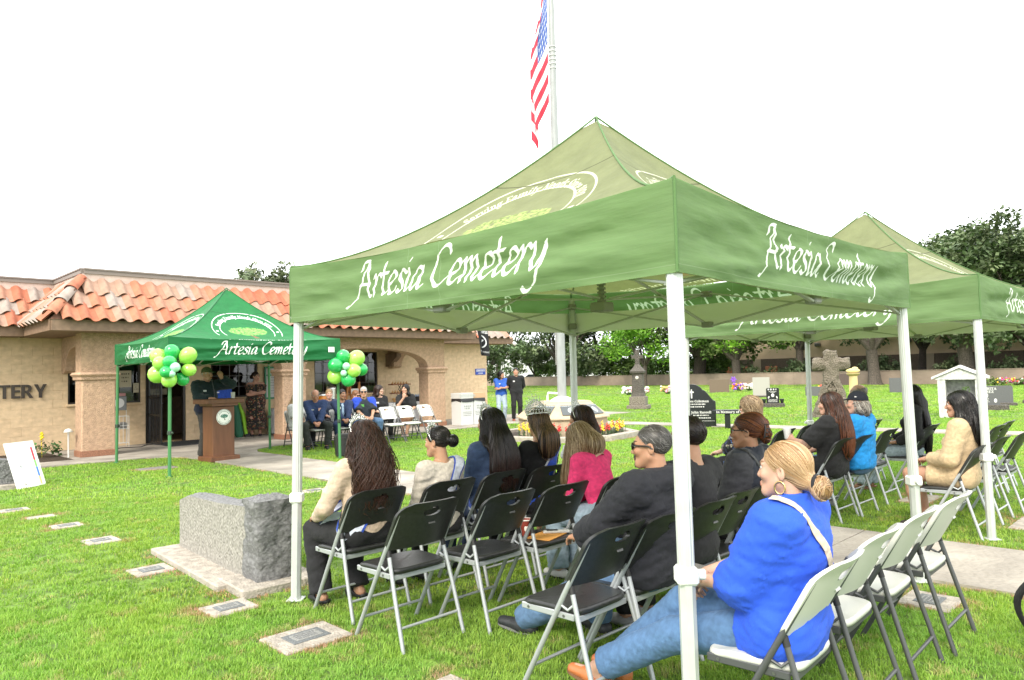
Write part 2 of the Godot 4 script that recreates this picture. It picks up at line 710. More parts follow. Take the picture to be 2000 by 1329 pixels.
	for k in ops.size():
		if k == 2:
			continue
		var o: Array = ops[k]
		var wd: float = o[1] - o[0]
		var ht: float = o[3] - o[2]
		var f := MB.new()
		var cx: float = (o[0] + o[1]) * 0.5
		var cy: float = (o[2] + o[3]) * 0.5
		for s in [-1, 1]:
			f.box(V(cx + s * (wd * 0.5 - 0.02), cy, -2.42), V(0.04, ht, 0.06))
			f.box(V(cx, cy + s * (ht * 0.5 - 0.02), -2.42), V(wd - 0.08, 0.04, 0.058))
		var win := obj("window", f, frame, b)
		var mm := MB.new()
		if k >= 3:
			var nx := 5 if k == 3 else 7
			for i in range(1, nx):
				mm.box(V(o[0] + wd * i / nx, cy, -2.405), V(0.014, ht - 0.08, 0.012))
			for i in range(1, 4):
				mm.box(V(cx, o[2] + ht * i / 4.0, -2.402), V(wd - 0.08, 0.014, 0.012))
			obj("grille", mm, pale if k == 3 else frame, win)
		var g := MB.new()
		g.box(V(cx, cy, -2.44), V(wd - 0.07, ht - 0.07, 0.006))
		obj("pane", g, glass, win)
		var sill := MB.new()
		sill.box(V(cx, o[2] - 0.03, -2.33), V(wd + 0.1, 0.05, 0.1), Basis(), 0.01)
		obj("sill", sill, block, win)
	var df := MB.new()
	df.box(V(1.75, 1.14, -2.42), V(0.06, 2.28, 0.1))
	df.box(V(2.69, 1.14, -2.42), V(0.06, 2.28, 0.1))
	df.box(V(2.22, 2.25, -2.42), V(0.88, 0.06, 0.1))
	var door := obj("door", df, frame, b)
	# the security leaf folded out towards the lawn
	var lf := MB.new()
	var lx := 1.79
	for s in [0.0, 0.86]:
		lf.box(V(lx, 1.1, -2.33 + s), V(0.035, 2.15, 0.05))
	for y in [0.06, 0.75, 1.2, 2.15]:
		lf.box(V(lx, y, -1.9), V(0.034, 0.05, 0.81))
	for i in range(1, 8):
		lf.box(V(lx, 1.1, -2.33 + i * 0.107), V(0.014, 2.1, 0.014))
	obj("security_leaf", lf, black, door)
	var hn := MB.new()
	hn.tube([V(lx + 0.03, 1.05, -1.55), V(lx + 0.07, 1.05, -1.55), V(lx + 0.07, 1.05, -1.65)], 0.012, 8)
	obj("handle", hn, mat(0.5, 0.5, 0.5, 0.3, {"metal": 1.0}), door)
	# arcade: columns, arches
	var rows := [0.0, 4.6, 9.36]
	for k in 3:
		var cu: float = rows[k]
		var cm := MB.new()
		cm.box(V(cu, 0.9, -0.25), V(0.66, 1.8, 0.5), Basis(), 0.02)
		var colm := obj("column", cm, stucco, b)
		var cap := MB.new()
		cap.box(V(cu, 1.78, -0.25), V(0.84, 0.1, 0.68), Basis(), 0.045)
		cap.box(V(cu, 1.70, -0.25), V(0.74, 0.08, 0.58), Basis(), 0.012)
		obj("capital", cap, stucco, colm)
		for s in [-1, 1]:
			var tr := MB.new()
			tr.box(V(cu + s * 0.171, 0.085, 0.006), V(0.338, 0.13, 0.03), Basis(), 0.006)
			obj("base_tile", tr, mat(0.36, 0.17, 0.10, 0.6, {"tex": ntex(37, 0.05, 0.75, 1.0), "tri": 2.0}), colm)
		var sd := MB.new()
		sd.box(V(cu - 0.336, 0.085, -0.25), V(0.03, 0.13, 0.48), Basis(), 0.006)
		sd.box(V(cu + 0.336, 0.085, -0.25), V(0.03, 0.13, 0.48), Basis(), 0.006)
		obj("base_tile", sd, mat(0.36, 0.17, 0.10, 0.6, {"tex": ntex(37, 0.05, 0.75, 1.0), "tri": 2.0}), colm)
	var pl := PackedVector2Array()
	pl.append(Vector2(-0.33, 2.75))
	pl.append(Vector2(-0.33, 1.832))
	for k in 2:
		var a: float = rows[k] + 0.33
		var e: float = rows[k + 1] - 0.33
		for i in 25:
			var t := PI * i / 24.0
			var cx := -cos(t)
			var sy := sin(t)
			pl.append(Vector2((a + e) * 0.5 + signf(cx) * pow(absf(cx), 0.9) * (e - a) * 0.5, 1.832 + 0.56 * pow(sy, 0.85)))
	pl.append(Vector2(9.69, 1.832))
	pl.append(Vector2(9.69, 2.75))
	var ar := MB.new()
	ar.prism(pl, -0.47, -0.03)
	obj("arcade", ar, stucco, b)
	for su in [0.0, 9.36]:
		var sp := PackedVector2Array([Vector2(0.5, 2.75), Vector2(0.5, 1.832)])
		for i in 17:
			var t := PI * i / 16.0
			sp.append(Vector2(1.28 - cos(t) * 0.74, 1.9 + 0.52 * sin(t)))
		sp.append_array(PackedVector2Array([Vector2(2.16, 1.84), Vector2(2.35, 1.84), Vector2(2.35, 2.75)]))
		var sm := MB.new()
		sm.prism(sp, -0.16, 0.16, Transform3D(Basis(Vector3.FORWARD, Vector3.UP, Vector3.RIGHT), V(su, 0, 0)))
		obj("side_arch", sm, stucco, b)
	# eaves: soffit, fascia, slope, parapet
	var fas := MB.new()
	fas.box(V(4.7, 2.69, -0.9), V(11.4, 0.03, 3.0))
	fas.box(V(4.7, 2.79, 0.62), V(11.46, 0.23, 0.05))
	for s in [-1.03, 10.43]:
		fas.box(V(s, 2.79, -0.55), V(0.05, 0.23, 2.29))
	fas.box(V(-5.0, 2.79, -1.69), V(7.9, 0.23, 0.05))
	fas.box(V(-5.0, 2.69, -2.1), V(7.9, 0.03, 0.8))
	fas.box(V(12.42, 2.79, -1.69), V(3.94, 0.23, 0.05))
	fas.box(V(12.42, 2.69, -2.1), V(3.9, 0.03, 0.8))
	fas.box(V(14.37, 2.79, -6.0), V(0.05, 0.23, 8.56))
	fas.box(V(14.0, 2.69, -6.0), V(0.7, 0.03, 8.5))
	obj("fascia", fas, brown, b)
	var rf := MB.new()
	var e0 := [V(-1.05, 2.9, 0.66), V(10.45, 2.9, 0.66), V(9.65, 3.8, -0.3), V(-0.25, 3.8, -0.3)]
	rf.quad(e0[0], e0[1], e0[2], e0[3])
	rf.quad(V(-1.05, 2.9, -3.0), e0[0], e0[3], V(-0.25, 3.8, -3.0))
	rf.quad(e0[1], V(10.45, 2.9, -3.0), V(9.65, 3.8, -3.0), e0[2])
	rf.quad(V(-9, 2.9, -1.69), V(-0.6, 2.9, -1.69), V(-0.2, 3.8, -2.65), V(-9, 3.8, -2.65))
	rf.quad(V(10.0, 2.9, -1.69), V(14.4, 2.9, -1.69), V(13.6, 3.8, -2.65), V(9.6, 3.8, -2.65))
	rf.quad(V(14.4, 2.9, -1.69), V(14.4, 2.9, -10), V(13.6, 3.8, -10), V(13.6, 3.8, -2.65))
	rf.box(V(4.7, 3.84, -5.5), V(9.6, 0.05, 10.2))
	rf.box(V(2.4, 3.80, -7.5), V(22.0, 0.05, 9.6))
	var roof := obj("roof", rf, mat(0.16, 0.08, 0.05, 0.9), b)
	var pink := mat(0.56, 0.43, 0.37, 0.8, {"tex": ntex(38, 0.02, 0.9, 1.0), "tri": 1.0})
	var dark := mat(0.20, 0.165, 0.145, 0.6)
	var pa := MB.new()
	var cp := MB.new()
	for q in [[V(-0.22, 0, -0.32), V(9.62, 0, -0.32)], [V(-0.22, 0, -0.32), V(-0.22, 0, -2.67)], [V(9.62, 0, -0.32), V(9.62, 0, -2.67)], [V(-9, 0, -2.67), V(-0.2, 0, -2.67)], [V(9.6, 0, -2.67), V(13.62, 0, -2.67)], [V(13.62, 0, -2.67), V(13.62, 0, -12)]]:
		var a: Vector3 = q[0]
		var e: Vector3 = q[1]
		pa.bar(a + V(0, 3.86, 0), e + V(0, 3.86, 0), 0.06, 0.26)
		cp.bar(a + V(0, 4.035, 0), e + V(0, 4.035, 0), 0.11, 0.09)
		cp.bar(a + V(0, 4.095, 0), e + V(0, 4.095, 0), 0.15, 0.035)
	obj("parapet", pa, pink, roof)
	obj("coping", cp, dark, roof)
	# clay tiles, each one a piece: a tapered barrel with its pan
	var variants: Array[Material] = []
	for q in [[0.47, 0.145, 0.075], [0.50, 0.19, 0.105], [0.42, 0.26, 0.185], [0.38, 0.31, 0.265], [0.45, 0.225, 0.145]]:
		variants.append(mat(q[0], q[1], q[2], 0.75, {"tex": ntex(39, 0.012, 0.78, 1.0), "tri": V(1.7, 1.7, 1.1), "norm": bumptex(40, 0.2, 3.0), "ns": 0.4}))
	var tm := MB.new()
	for lay in [0.0, -0.014]:
		var trows := []
		for j in 3:
			var r := PackedVector3Array()
			var t := j / 2.0
			for i in 15:
				var a := float(i) / 14.0
				var x := (a - 0.5) * 0.33
				var yy := 0.0
				if a < 0.62:
					yy = sin(a / 0.62 * PI) * (0.078 - 0.01 * t)
				else:
					yy = -sin((a - 0.62) / 0.38 * PI) * 0.022
				r.append(V(x, yy + lay + 0.03 * (1.0 - t), (0.5 - t) * 0.56))
			trows.append(r)
		tm.grid(trows)
	var lip0 := PackedVector3Array()
	var lip1 := PackedVector3Array()
	for i in 15:
		lip0.append(tm.v[i])
		lip1.append(tm.v[45 + i])
	tm.grid([lip1, lip0])
	var tme := tm.mesh(variants[0])
	var barrel := MB.new()
	for lay in [0.0, -0.016]:
		var brows := []
		for j in 3:
			var r := PackedVector3Array()
			for i in 11:
				var a := PI * i / 10.0
				var rad: float = 0.135 + lay - 0.012 * j
				r.append(V(-cos(a) * rad, sin(a) * rad * 0.9 + 0.02 * (2 - j) * 0.5, 0.28 - 0.28 * j))
			brows.append(r)
		barrel.grid(brows)
	var barm := barrel.mesh(variants[0])
	var tile := func(at: Vector3, along: Vector3, up_slope: Vector3):
		var x := along.normalized()
		var z := -up_slope.normalized()
		var y := z.cross(x).normalized()
		var bs := Basis(x, y, z)
		inst("roof_tile", tme, variants[rng.randi() % 5], roof, Transform3D(bs * rot(rng.randf_range(-0.02, 0.02), rng.randf_range(-0.015, 0.015), 0), at + y * (0.012 + rng.randf() * 0.006)))
	for j in 3:
		var t := 0.14 + j * 0.34
		var n := 34 - j * 2
		for i in n:
			var u := -0.86 + j * 0.28 + (i + 0.5) * (11.12 - j * 0.56) / n
			tile.call(V(u, 2.92 + 0.9 * t, 0.70 - 0.96 * t - 0.02), Vector3.RIGHT, V(0, 0.9, -0.96))
		for i in 8 - j:
			var w := 0.36 - j * 0.32 - i * 0.325
			tile.call(V(-1.07 + 0.8 * t, 2.93 + 0.9 * t, w), Vector3.BACK, V(0.8, 0.9, 0))
		for i in 8 - j:
			var w := 0.36 - j * 0.32 - i * 0.325
			tile.call(V(10.47 - 0.8 * t, 2.93 + 0.9 * t, w), Vector3.FORWARD, V(-0.8, 0.9, 0))
		for i in 9:
			tile.call(V(-0.88 + j * 0.28 - i * 0.325, 2.92 + 0.9 * t, -1.65 - 0.96 * t - 0.02), Vector3.RIGHT, V(0, 0.9, -0.96))
		for i in 12 - j:
			tile.call(V(10.5 + i * 0.325, 2.92 + 0.9 * t, -1.65 - 0.96 * t - 0.02), Vector3.RIGHT, V(0, 0.9, -0.96))
	for side in [-1, 1]:
		var c0: Vector3 = e0[0] if side < 0 else e0[1]
		var c1: Vector3 = e0[3] if side < 0 else e0[2]
		for j in 3:
			var at: Vector3 = c0.lerp(c1, 0.15 + j * 0.33) + V(0, 0.09, 0)
			var z := (c0 - c1).normalized()
			var x := Vector3.UP.cross(z).normalized()
			inst("ridge_tile", barm, variants[[1, 3, 0][j]], roof, Transform3D(Basis(x, z.cross(x), z), at))
	# timber corbel under the porch ceiling, flood lamp at the far corner
	var cb := MB.new()
	cb.prism(PackedVector2Array([Vector2(0, 0), Vector2(0.22, 0), Vector2(0.22, 0.06), Vector2(0.62, 0.3), Vector2(0.62, 0.42), Vector2(0, 0.42)]), -0.09, 0.09, Transform3D(Basis(Vector3.BACK, Vector3.UP, Vector3.LEFT), V(9.2, 1.9, -2.35)))
	obj("corbel", cb, brown, b)
	var fl := MB.new()
	fl.lathe([Vector2(0.001, 0), Vector2(0.05, 0.0), Vector2(0.07, -0.12), Vector2(0.001, -0.12)], 12, Transform3D(rot(-0.9, 0, 0), V(14.28, 2.72, -1.55)))
	obj("flood_lamp", fl, mat(0.75, 0.75, 0.73, 0.5), b)
	# sign letters on the left wall
	var sg := thing("sign_letters", "dark bronze capital letters fixed to the left block wall of the office", "sign", bw(-1.92, 1.29, -2.34), PI / 4)
	var xx := -0.45
	for ch in "CEMETERY":
		var tm2 := TextMesh.new()
		var f2 := SystemFont.new()
		f2.font_names = PackedStringArray(["Droid Sans"])
		f2.font_weight = 700
		tm2.font = f2
		tm2.text = ch
		tm2.font_size = 64
		tm2.pixel_size = 0.43 / 64.0
		tm2.depth = 0.03
		tm2.horizontal_alignment = HORIZONTAL_ALIGNMENT_LEFT
		var wdt := tm2.get_aabb().size.x
		inst("letter", tm2, mat(0.045, 0.035, 0.028, 0.5), sg, Transform3D(Basis(), V(xx - tm2.get_aabb().position.x, 0.145, 0.03)))
		xx += wdt + 0.016
	# blue notice at the far end of the wall
	var rs := thing("wall_sign", "small blue and white restroom sign on the far end of the tan wall", "sign", bw(13.3, 1.67, -2.33), PI / 4)
	var s1 := MB.new()
	s1.box(Vector3.ZERO, V(0.5, 0.22, 0.015), Basis(), 0.004)
	obj("board", s1, mat(0.02, 0.06, 0.35, 0.4), rs)
	var s2 := MB.new()
	s2.box(V(0, 0.045, 0.011), V(0.44, 0.07, 0.006))
	obj("white_panel", s2, mat(0.75, 0.75, 0.75, 0.5), rs)
	var tx := text_mb("RESTROOMS", 0.075, "Droid Sans", 700)
	inst("lettering", tx.mesh(mat(0.02, 0.06, 0.35, 0.5)), null, rs, Transform3D(Basis(), V(0, 0.045, 0.0165)))
	var tx2 := text_mb("OFFICE", 0.065, "Droid Sans", 700)
	inst("lettering", tx2.mesh(mat(0.75, 0.75, 0.75, 0.5)), null, rs, Transform3D(Basis(), V(0, -0.06, 0.0105)))
# ---------------------------------------------------------------- trees and what lies beyond the lawn
func leaf_clump(sd: int, n: int, rad: float, lw: float, ll: float) -> MB:
	var rng := RandomNumberGenerator.new()
	rng.seed = sd
	var mb := MB.new()
	for i in n:
		var d := Vector3(rng.randfn(), rng.randfn() * 0.7, rng.randfn()).normalized() * rad * pow(rng.randf(), 0.5)
		var bs := rot(rng.randf_range(-0.9, 0.9), rng.randf() * TAU, rng.randf_range(-0.9, 0.9))
		var s := rng.randf_range(0.7, 1.2)
		var k := rng.randf_range(0.75, 1.2)
		mb.col = Color(k, k, k)
		var a := mb.p(d + bs * V(0, 0, -ll * s))
		mb.p(d + bs * V(lw * s, 0.06 * ll, 0))
		mb.p(d + bs * V(0, 0, ll * s))
		mb.p(d + bs * V(-lw * s, 0.06 * ll, 0))
		mb.tri(a, a + 1, a + 2)
		mb.tri(a, a + 2, a + 3)
	return mb

var clumps := {}

func crown_mm(called: String, blobs: Array, per_m2: float, size: float, m: Material, clump_key: String, par: Node3D, sd: int) -> void:
	if not clumps.has(clump_key):
		var big := clump_key.begins_with("leaf")
		clumps[clump_key] = leaf_clump(clump_key.hash() % 1000, 26 if big else 16, 0.5, 0.085 if big else 0.05, 0.16 if big else 0.13).mesh(m, true)
	var rng := RandomNumberGenerator.new()
	rng.seed = sd
	var xs: Array[Transform3D] = []
	var cs: Array[Color] = []
	for q in blobs:
		var at: Vector3 = q[0]
		var r: Vector3 = q[1]
		var n := int(per_m2 * (r.x * r.z + r.x * r.y + r.y * r.z) * 4.0)
		for i in n:
			var d := Vector3(rng.randfn(), rng.randfn(), rng.randfn()).normalized()
			var f := pow(rng.randf(), 0.45)
			if d.y < -0.3 and rng.randf() < 0.5:
				continue
			var s := size * rng.randf_range(0.6, 1.25)
			xs.append(Transform3D(rot(rng.randf_range(-0.5, 0.5), rng.randf() * TAU, rng.randf_range(-0.5, 0.5)).scaled(Vector3(s, s, s)), at + d * r * f))
			var t := rng.randf_range(0.65, 1.3)
			cs.append(Color(t * rng.randf_range(0.9, 1.15), t, t * 0.9))
	var mm := MultiMesh.new()
	mm.transform_format = MultiMesh.TRANSFORM_3D
	mm.use_colors = true
	mm.mesh = clumps[clump_key]
	mm.instance_count = xs.size()
	for i in xs.size():
		mm.set_instance_transform(i, xs[i])
		mm.set_instance_color(i, cs[i])
	var o := MultiMeshInstance3D.new()
	o.multimesh = mm
	o.material_override = m
	stuff(o)
	put(o, called, par)

func tree(called: String, label: String, at: Vector3, h: float, spread: float, clear: float, trunk_r: float, leafm: Material, barkm: Material, clump_key: String, sd: int, dens := 0.9, csize := 1.4, group := "") -> void:
	var o := thing(called, label, "tree", at, 0.0, group)
	var rng := RandomNumberGenerator.new()
	rng.seed = sd
	var tr := MB.new()
	var fork := clear * rng.randf_range(0.75, 0.95)
	var lean := V(rng.randf_range(-0.12, 0.12), 0, rng.randf_range(-0.1, 0.1)) * fork
	tr.tube([V(0, -0.1, 0), V(0, 0.12, 0) , lean * 0.3 + V(0, fork * 0.4, 0), lean + V(0, fork, 0)], [trunk_r * 1.75, trunk_r * 1.25, trunk_r, trunk_r * 0.95], 10)
	var blobs := []
	var n := 7
	for i in n:
		var a := TAU * (i + rng.randf_range(-0.3, 0.3)) / n
		var reach := spread * rng.randf_range(0.45, 0.8)
		var top := lerpf(clear, h, rng.randf_range(0.35, 0.75))
		var e := V(cos(a) * reach, top, sin(a) * reach)
		var m1 := lean + V(cos(a) * reach * 0.4, fork + (top - fork) * 0.35, sin(a) * reach * 0.4)
		tr.tube([lean + V(0, fork - 0.15, 0), m1, m1.lerp(e, 0.5) + V(rng.randf_range(-0.3, 0.3), 0.2, rng.randf_range(-0.3, 0.3)), e], [trunk_r * 0.55, trunk_r * 0.4, trunk_r * 0.25, trunk_r * 0.08], 7)
		for k in 2:
			var b := V(rng.randf_range(-1, 1), rng.randf_range(0.2, 0.8), rng.randf_range(-1, 1)).normalized() * spread * 0.35
			tr.tube([m1, m1.lerp(e, 0.6) + b * 0.6, e + b], [trunk_r * 0.25, trunk_r * 0.14, trunk_r * 0.05], 5)
			blobs.append([e + b, V(1, 0.7, 1) * spread * rng.randf_range(0.2, 0.32)])
		blobs.append([e, V(1, 0.75, 1) * spread * rng.randf_range(0.28, 0.42)])
	for i in 6:
		var a := TAU * i / 6.0 + rng.randf()
		blobs.append([V(cos(a) * spread * 0.75, clear + (h - clear) * rng.randf_range(0.08, 0.3), sin(a) * spread * 0.75), V(1, 0.6, 1) * spread * rng.randf_range(0.26, 0.36)])
	for i in 3:
		blobs.append([V(rng.randf_range(-0.3, 0.3) * spread, h - spread * rng.randf_range(0.35, 0.55), rng.randf_range(-0.3, 0.3) * spread), V(1, 0.8, 1) * spread * rng.randf_range(0.3, 0.42)])
	tr.wobble(fnoise(sd, 0.9), 0.08)
	obj("trunk", tr, barkm, o)
	crown_mm("crown", blobs, dens, csize, leafm, clump_key, o, sd + 5)

func shrub(called: String, label: String, at: Vector3, size: Vector3, m: Material, sd: int, group := "") -> void:
	var o := thing(called, label, "shrub", at, 0.0, group)
	var rng := RandomNumberGenerator.new()
	rng.seed = sd
	var blobs := []
	for i in 4:
		blobs.append([V(rng.randf_range(-0.4, 0.4) * size.x, size.y * rng.randf_range(0.4, 0.6), rng.randf_range(-0.3, 0.3) * size.z), size * rng.randf_range(0.35, 0.5)])
	var st := MB.new()
	for i in 5:
		st.tube([V(0, -0.05, 0), V(rng.randf_range(-0.3, 0.3) * size.x, size.y * 0.6, rng.randf_range(-0.3, 0.3) * size.z)], [0.03, 0.01], 5)
	obj("stem", st, mat(0.12, 0.09, 0.06, 0.9), o)
	crown_mm("foliage", blobs, 2.5, 0.8, m, "leaf_s", o, sd)

func build_background() -> void:
	var tan := mat(0.34, 0.265, 0.205, 0.9, {"tex": ntex(41, 0.01, 0.82, 1.0), "tri": 0.3, "norm": bumptex(42, 0.1, 5.0), "ns": 0.4})
	var w0 := V(0.5, 0, -90.8)
	var w1 := V(34.75, 0, -49.9)
	var d := (w1 - w0).normalized()
	var n := V(-d.z, 0, d.x)   # away from the lawn when negative
	if n.z > 0:
		n = -n
	var wl := thing("boundary_wall", "long low tan masonry wall along the far edge of the cemetery lawn", "wall")
	for k in 14:
		var a := w0 + d * (-26.0 + k * 7.0)
		var mb := MB.new()
		var bs := Basis(d, Vector3.UP, d.cross(Vector3.UP))
		mb.box(a + d * 3.5 + V(0, 0.5, 0), V(6.985, 1.04, 0.25), bs)
		mb.box(a + d * 3.5 + V(0, 1.045, 0), V(6.98, 0.06, 0.32), bs, 0.02)
		obj("wall_panel", mb, tan, wl)
	var gt := thing("louvred_gate", "dark brown ribbed metal panel set in the far boundary wall", "gate", V(26.75, 0, -57.5) - n * 1.3)
	var gb := MB.new()
	for i in 14:
		gb.box(d * (-0.85 + i * 0.13) + V(0, 0.45, 0), V(0.085, 0.86, 0.06), Basis(d, Vector3.UP, d.cross(Vector3.UP)), 0.01)
	gb.box(V(0, 0.45, 0), V(1.9, 0.9, 0.03), Basis(d, Vector3.UP, d.cross(Vector3.UP)))
	obj("ribbed_panel", gb, mat(0.10, 0.07, 0.06, 0.6), gt)
	# shop building behind the wall
	var sb := thing("shop_building", "long flat tan stucco building with a stacked stone base behind the wall", "building")
	var bs2 := Basis(d, Vector3.UP, d.cross(Vector3.UP))
	var o := w0 + d * 26.0 + n * 9.0
	var st := MB.new()
	st.box(o + d * 20.0 + V(0, 2.9, 0) + n * 8.0, V(52.0, 4.0, 16.0), bs2)
	st.box(o + d * 20.0 + V(0, 5.6, 0) + n * 8.0, V(52.4, 1.2, 16.4), bs2, 0.05)
	obj("wall", st, mat(0.66, 0.50, 0.34, 0.85, {"tex": ntex(43, 0.01, 0.9, 1.0), "tri": 0.3}), sb)
	var stone := mat(0.28, 0.21, 0.155, 0.95, {"tex": ntex(44, 0.12, 0.4, 1.0, 256, FastNoiseLite.TYPE_CELLULAR), "tri": V(0.5, 1.6, 0.5), "norm": bumptex(45, 0.12, 10.0, 256, FastNoiseLite.TYPE_CELLULAR)})
	for k in 6:
		var mb := MB.new()
		mb.box(o + d * (-2.0 + k * 8.2) + V(0, 1.1, 0) - n * 0.15, V(7.2, 2.6, 0.3), bs2)
		obj("stone_panel", mb, stone, sb)
		var pil := MB.new()
		pil.box(o + d * (2.1 + k * 8.2) + V(0, 1.2, 0) - n * 0.1, V(0.9, 2.4, 0.24), bs2)
		obj("pilaster", pil, mat(0.36, 0.29, 0.21, 0.9), sb)
		var sc := MB.new()
		sc.box(o + d * (0.5 + k * 8.2) + V(0, 3.6, 0) - n * 0.25, V(0.5, 0.35, 0.4), bs2, 0.05)
		obj("wall_lamp", sc, mat(0.14, 0.13, 0.12, 0.5), sb)
	for k in 4:
		var mb := MB.new()
		mb.box(o + d * (-4.0 + k * 2.6) + V(0, 1.0, 0) - n * 0.4, V(1.3, 1.3, 0.12), bs2, 0.03)
		obj("terracotta_panel", mb, mat(0.5, 0.17, 0.09, 0.8), sb)
	# far white warehouse and a parked car on the left
	var wh := thing("warehouse", "plain pale grey warehouse seen between trees past the office corner", "building", V(0, 0, -128))
	var wm := MB.new()
	wm.box(V(4, 2.6, 0), V(26, 5.2, 10))
	obj("wall", wm, mat(0.52, 0.53, 0.53, 0.8), wh)
	var wp := MB.new()
	for i in 7:
		wp.box(V(-8 + i * 4.0, 2.6, 5.04), V(0.35, 5.2, 0.1))
	wp.box(V(4, 5.1, 5.03), V(26, 0.25, 0.16))
	obj("pilaster", wp, mat(0.36, 0.37, 0.38, 0.8), wh)
	var car := thing("parked_car", "white car parked behind the low wall past the office corner", "car", V(2.9, 0, -103), 0.15)
	var cbm := MB.new()
	cbm.prism(PackedVector2Array([Vector2(-2.2, 0.3), Vector2(2.2, 0.3), Vector2(2.25, 0.75), Vector2(1.4, 0.95), Vector2(0.7, 1.42), Vector2(-0.9, 1.45), Vector2(-1.6, 1.0), Vector2(-2.2, 0.9)]), -0.85, 0.85)
	obj("body", cbm, mat(0.75, 0.75, 0.75, 0.3), car)
	for s in [-1.35, 1.35]:
		for z in [-0.8, 0.8]:
			var wm2 := MB.new()
			wm2.lathe([Vector2(0.001, -0.1), Vector2(0.32, -0.1), Vector2(0.32, 0.1), Vector2(0.001, 0.1)], 14, Transform3D(rot(PI / 2, 0, 0), V(s, 0.32, z)), true)
			obj("wheel", wm2, mat(0.02, 0.02, 0.02, 0.8), car)
	var wn := MB.new()
	wn.prism(PackedVector2Array([Vector2(1.15, 0.98), Vector2(0.62, 1.36), Vector2(-0.85, 1.38), Vector2(-1.35, 1.0)]), -0.856, 0.856)
	obj("window", wn, mat(0.02, 0.025, 0.03, 0.1), car)
	# trees
	var dark := mat(0.095, 0.14, 0.065, 0.7, {"vc": true, "back": Color(0.25, 0.35, 0.1)})
	var mid := mat(0.11, 0.19, 0.045, 0.7, {"vc": true, "back": Color(0.3, 0.45, 0.1)})
	var bright := mat(0.15, 0.33, 0.025, 0.65, {"vc": true, "back": Color(0.5, 0.7, 0.15)})
	var bark := mat(0.20, 0.165, 0.135, 0.95, {"tex": ntex(46, 0.05, 0.5, 1.0), "tri": 0.6, "norm": bumptex(47, 0.1, 8.0)})
	var dbark := mat(0.11, 0.085, 0.07, 0.95, {"tex": ntex(46, 0.05, 0.5, 1.0), "tri": 0.6, "norm": bumptex(47, 0.1, 8.0)})
	tree("broadleaf_tree", "grey trunked tree with forked limbs just right of the flagpole in the distance", V(5.4, 0, -82.0), 13.0, 6.5, 2.9, 0.34, dark, bark, "leaf_d", 101, 0.7, 1.5)
	tree("broadleaf_tree", "dark dense tree directly behind the tall stone cross monument", V(10.8, 0, -85.0), 12.0, 6.5, 1.6, 0.3, dark, dbark, "leaf_d", 102, 0.9, 1.5)
	tree("broadleaf_tree", "bright yellow green tree hanging over the hedge left of the near tent pole", V(12.9, 0, -71.0), 8.4, 4.6, 2.6, 0.22, bright, bark, "fine_b", 103, 1.3, 1.5)
	tree("broadleaf_tree", "dark leaning tree with bright green sprays right of the near tent pole", V(18.2, 0, -70.9), 9.5, 5.6, 2.9, 0.62, mid, dbark, "leaf_m", 104, 0.9, 1.4)
	tree("broadleaf_tree", "pale grey trunk with bright green crown behind the black skull headstone", V(20.8, 0, -67.2), 8.6, 5.0, 3.0, 0.42, bright, bark, "fine_b", 105, 1.2, 1.5)
	tree("broadleaf_tree", "pale grey tree left of the rough stone cross with a leaning limb", V(25.8, 0, -65.2), 9.0, 4.8, 3.4, 0.34, mid, bark, "leaf_m", 106, 0.8, 1.4)
	tree("broadleaf_tree", "pale grey tree with wide spreading limbs right of the ribbed gate", V(27.95, 0, -56.0), 11.6, 4.8, 3.2, 0.42, dark, bark, "leaf_d", 107, 0.8, 1.3)
	tree("broadleaf_tree", "thick grey tree behind the white marble shrine with a tall dark crown", V(33.1, 0, -52.7), 11.4, 5.0, 3.2, 0.5, dark, bark, "leaf_d", 108, 0.9, 1.4)
	tree("broadleaf_tree", "tall dark tree at the right end of the far wall", V(36.2, 0, -51.0), 11.6, 5.2, 2.8, 0.34, dark, dbark, "leaf_d", 109, 0.9, 1.4)
	tree("broadleaf_tree", "tallest dark tree, its trunk thin and its crown reaching out of frame", V(40.5, 0, -53.0), 11.8, 5.8, 2.8, 0.32, dark, dbark, "leaf_d", 110, 0.9, 1.4)
	tree("broadleaf_tree", "dark tree behind the wall whose top shows between the two faded canopies' roofs", V(34.2, 0, -60.5), 12.4, 5.6, 3.4, 0.3, dark, dbark, "leaf_d", 115, 0.9, 1.4)
	tree("broadleaf_tree", "bare topped tree rising behind the tiled roof of the office", V(-14.4, 0, -45.0), 8.9, 3.6, 4.0, 0.25, mat(0.10, 0.125, 0.07, 0.8, {"vc": true, "back": Color(0.25, 0.3, 0.15)}), dbark, "leaf_o", 111, 0.75, 1.1)
	tree("broadleaf_tree", "tree beyond the far corner of the office with branches against the sky", V(-1.6, 0, -74.0), 10.5, 5.4, 3.6, 0.28, dark, dbark, "leaf_d", 112, 0.6, 1.3)
	tree("broadleaf_tree", "rounded dark green tree close beside the office corner", V(-2.4, 0, -62.0), 4.4, 2.6, 1.0, 0.2, dark, dbark, "leaf_d", 113, 1.1, 1.2)
	tree("broadleaf_tree", "small rounded tree above the low wall behind the standing man in black", V(2.9, 0, -92.0), 5.6, 3.0, 1.4, 0.2, dark, dbark, "leaf_d", 114, 1.1, 1.2)
	# hedge behind the wall
	var hg := thing("clipped_hedge", "square clipped dark hedge standing behind the far wall left of the near tent pole", "hedge", V(14.6, 0, -78.5))
	var hm := MB.new()
	for i in 6:
		hm.tube([V(-10 + i * 2.85, 0, -12.0 + i * 3.4), V(-10 + i * 2.85, 1.5, -12.0 + i * 3.4)], 0.04, 5)
	obj("stem", hm, dbark, hg)
	var blobs := []
	for i in 19:
		blobs.append([V(-11.0 + i * 0.95, 1.9, -13.0 + i * 1.13), V(0.9, 1.1, 0.9)])
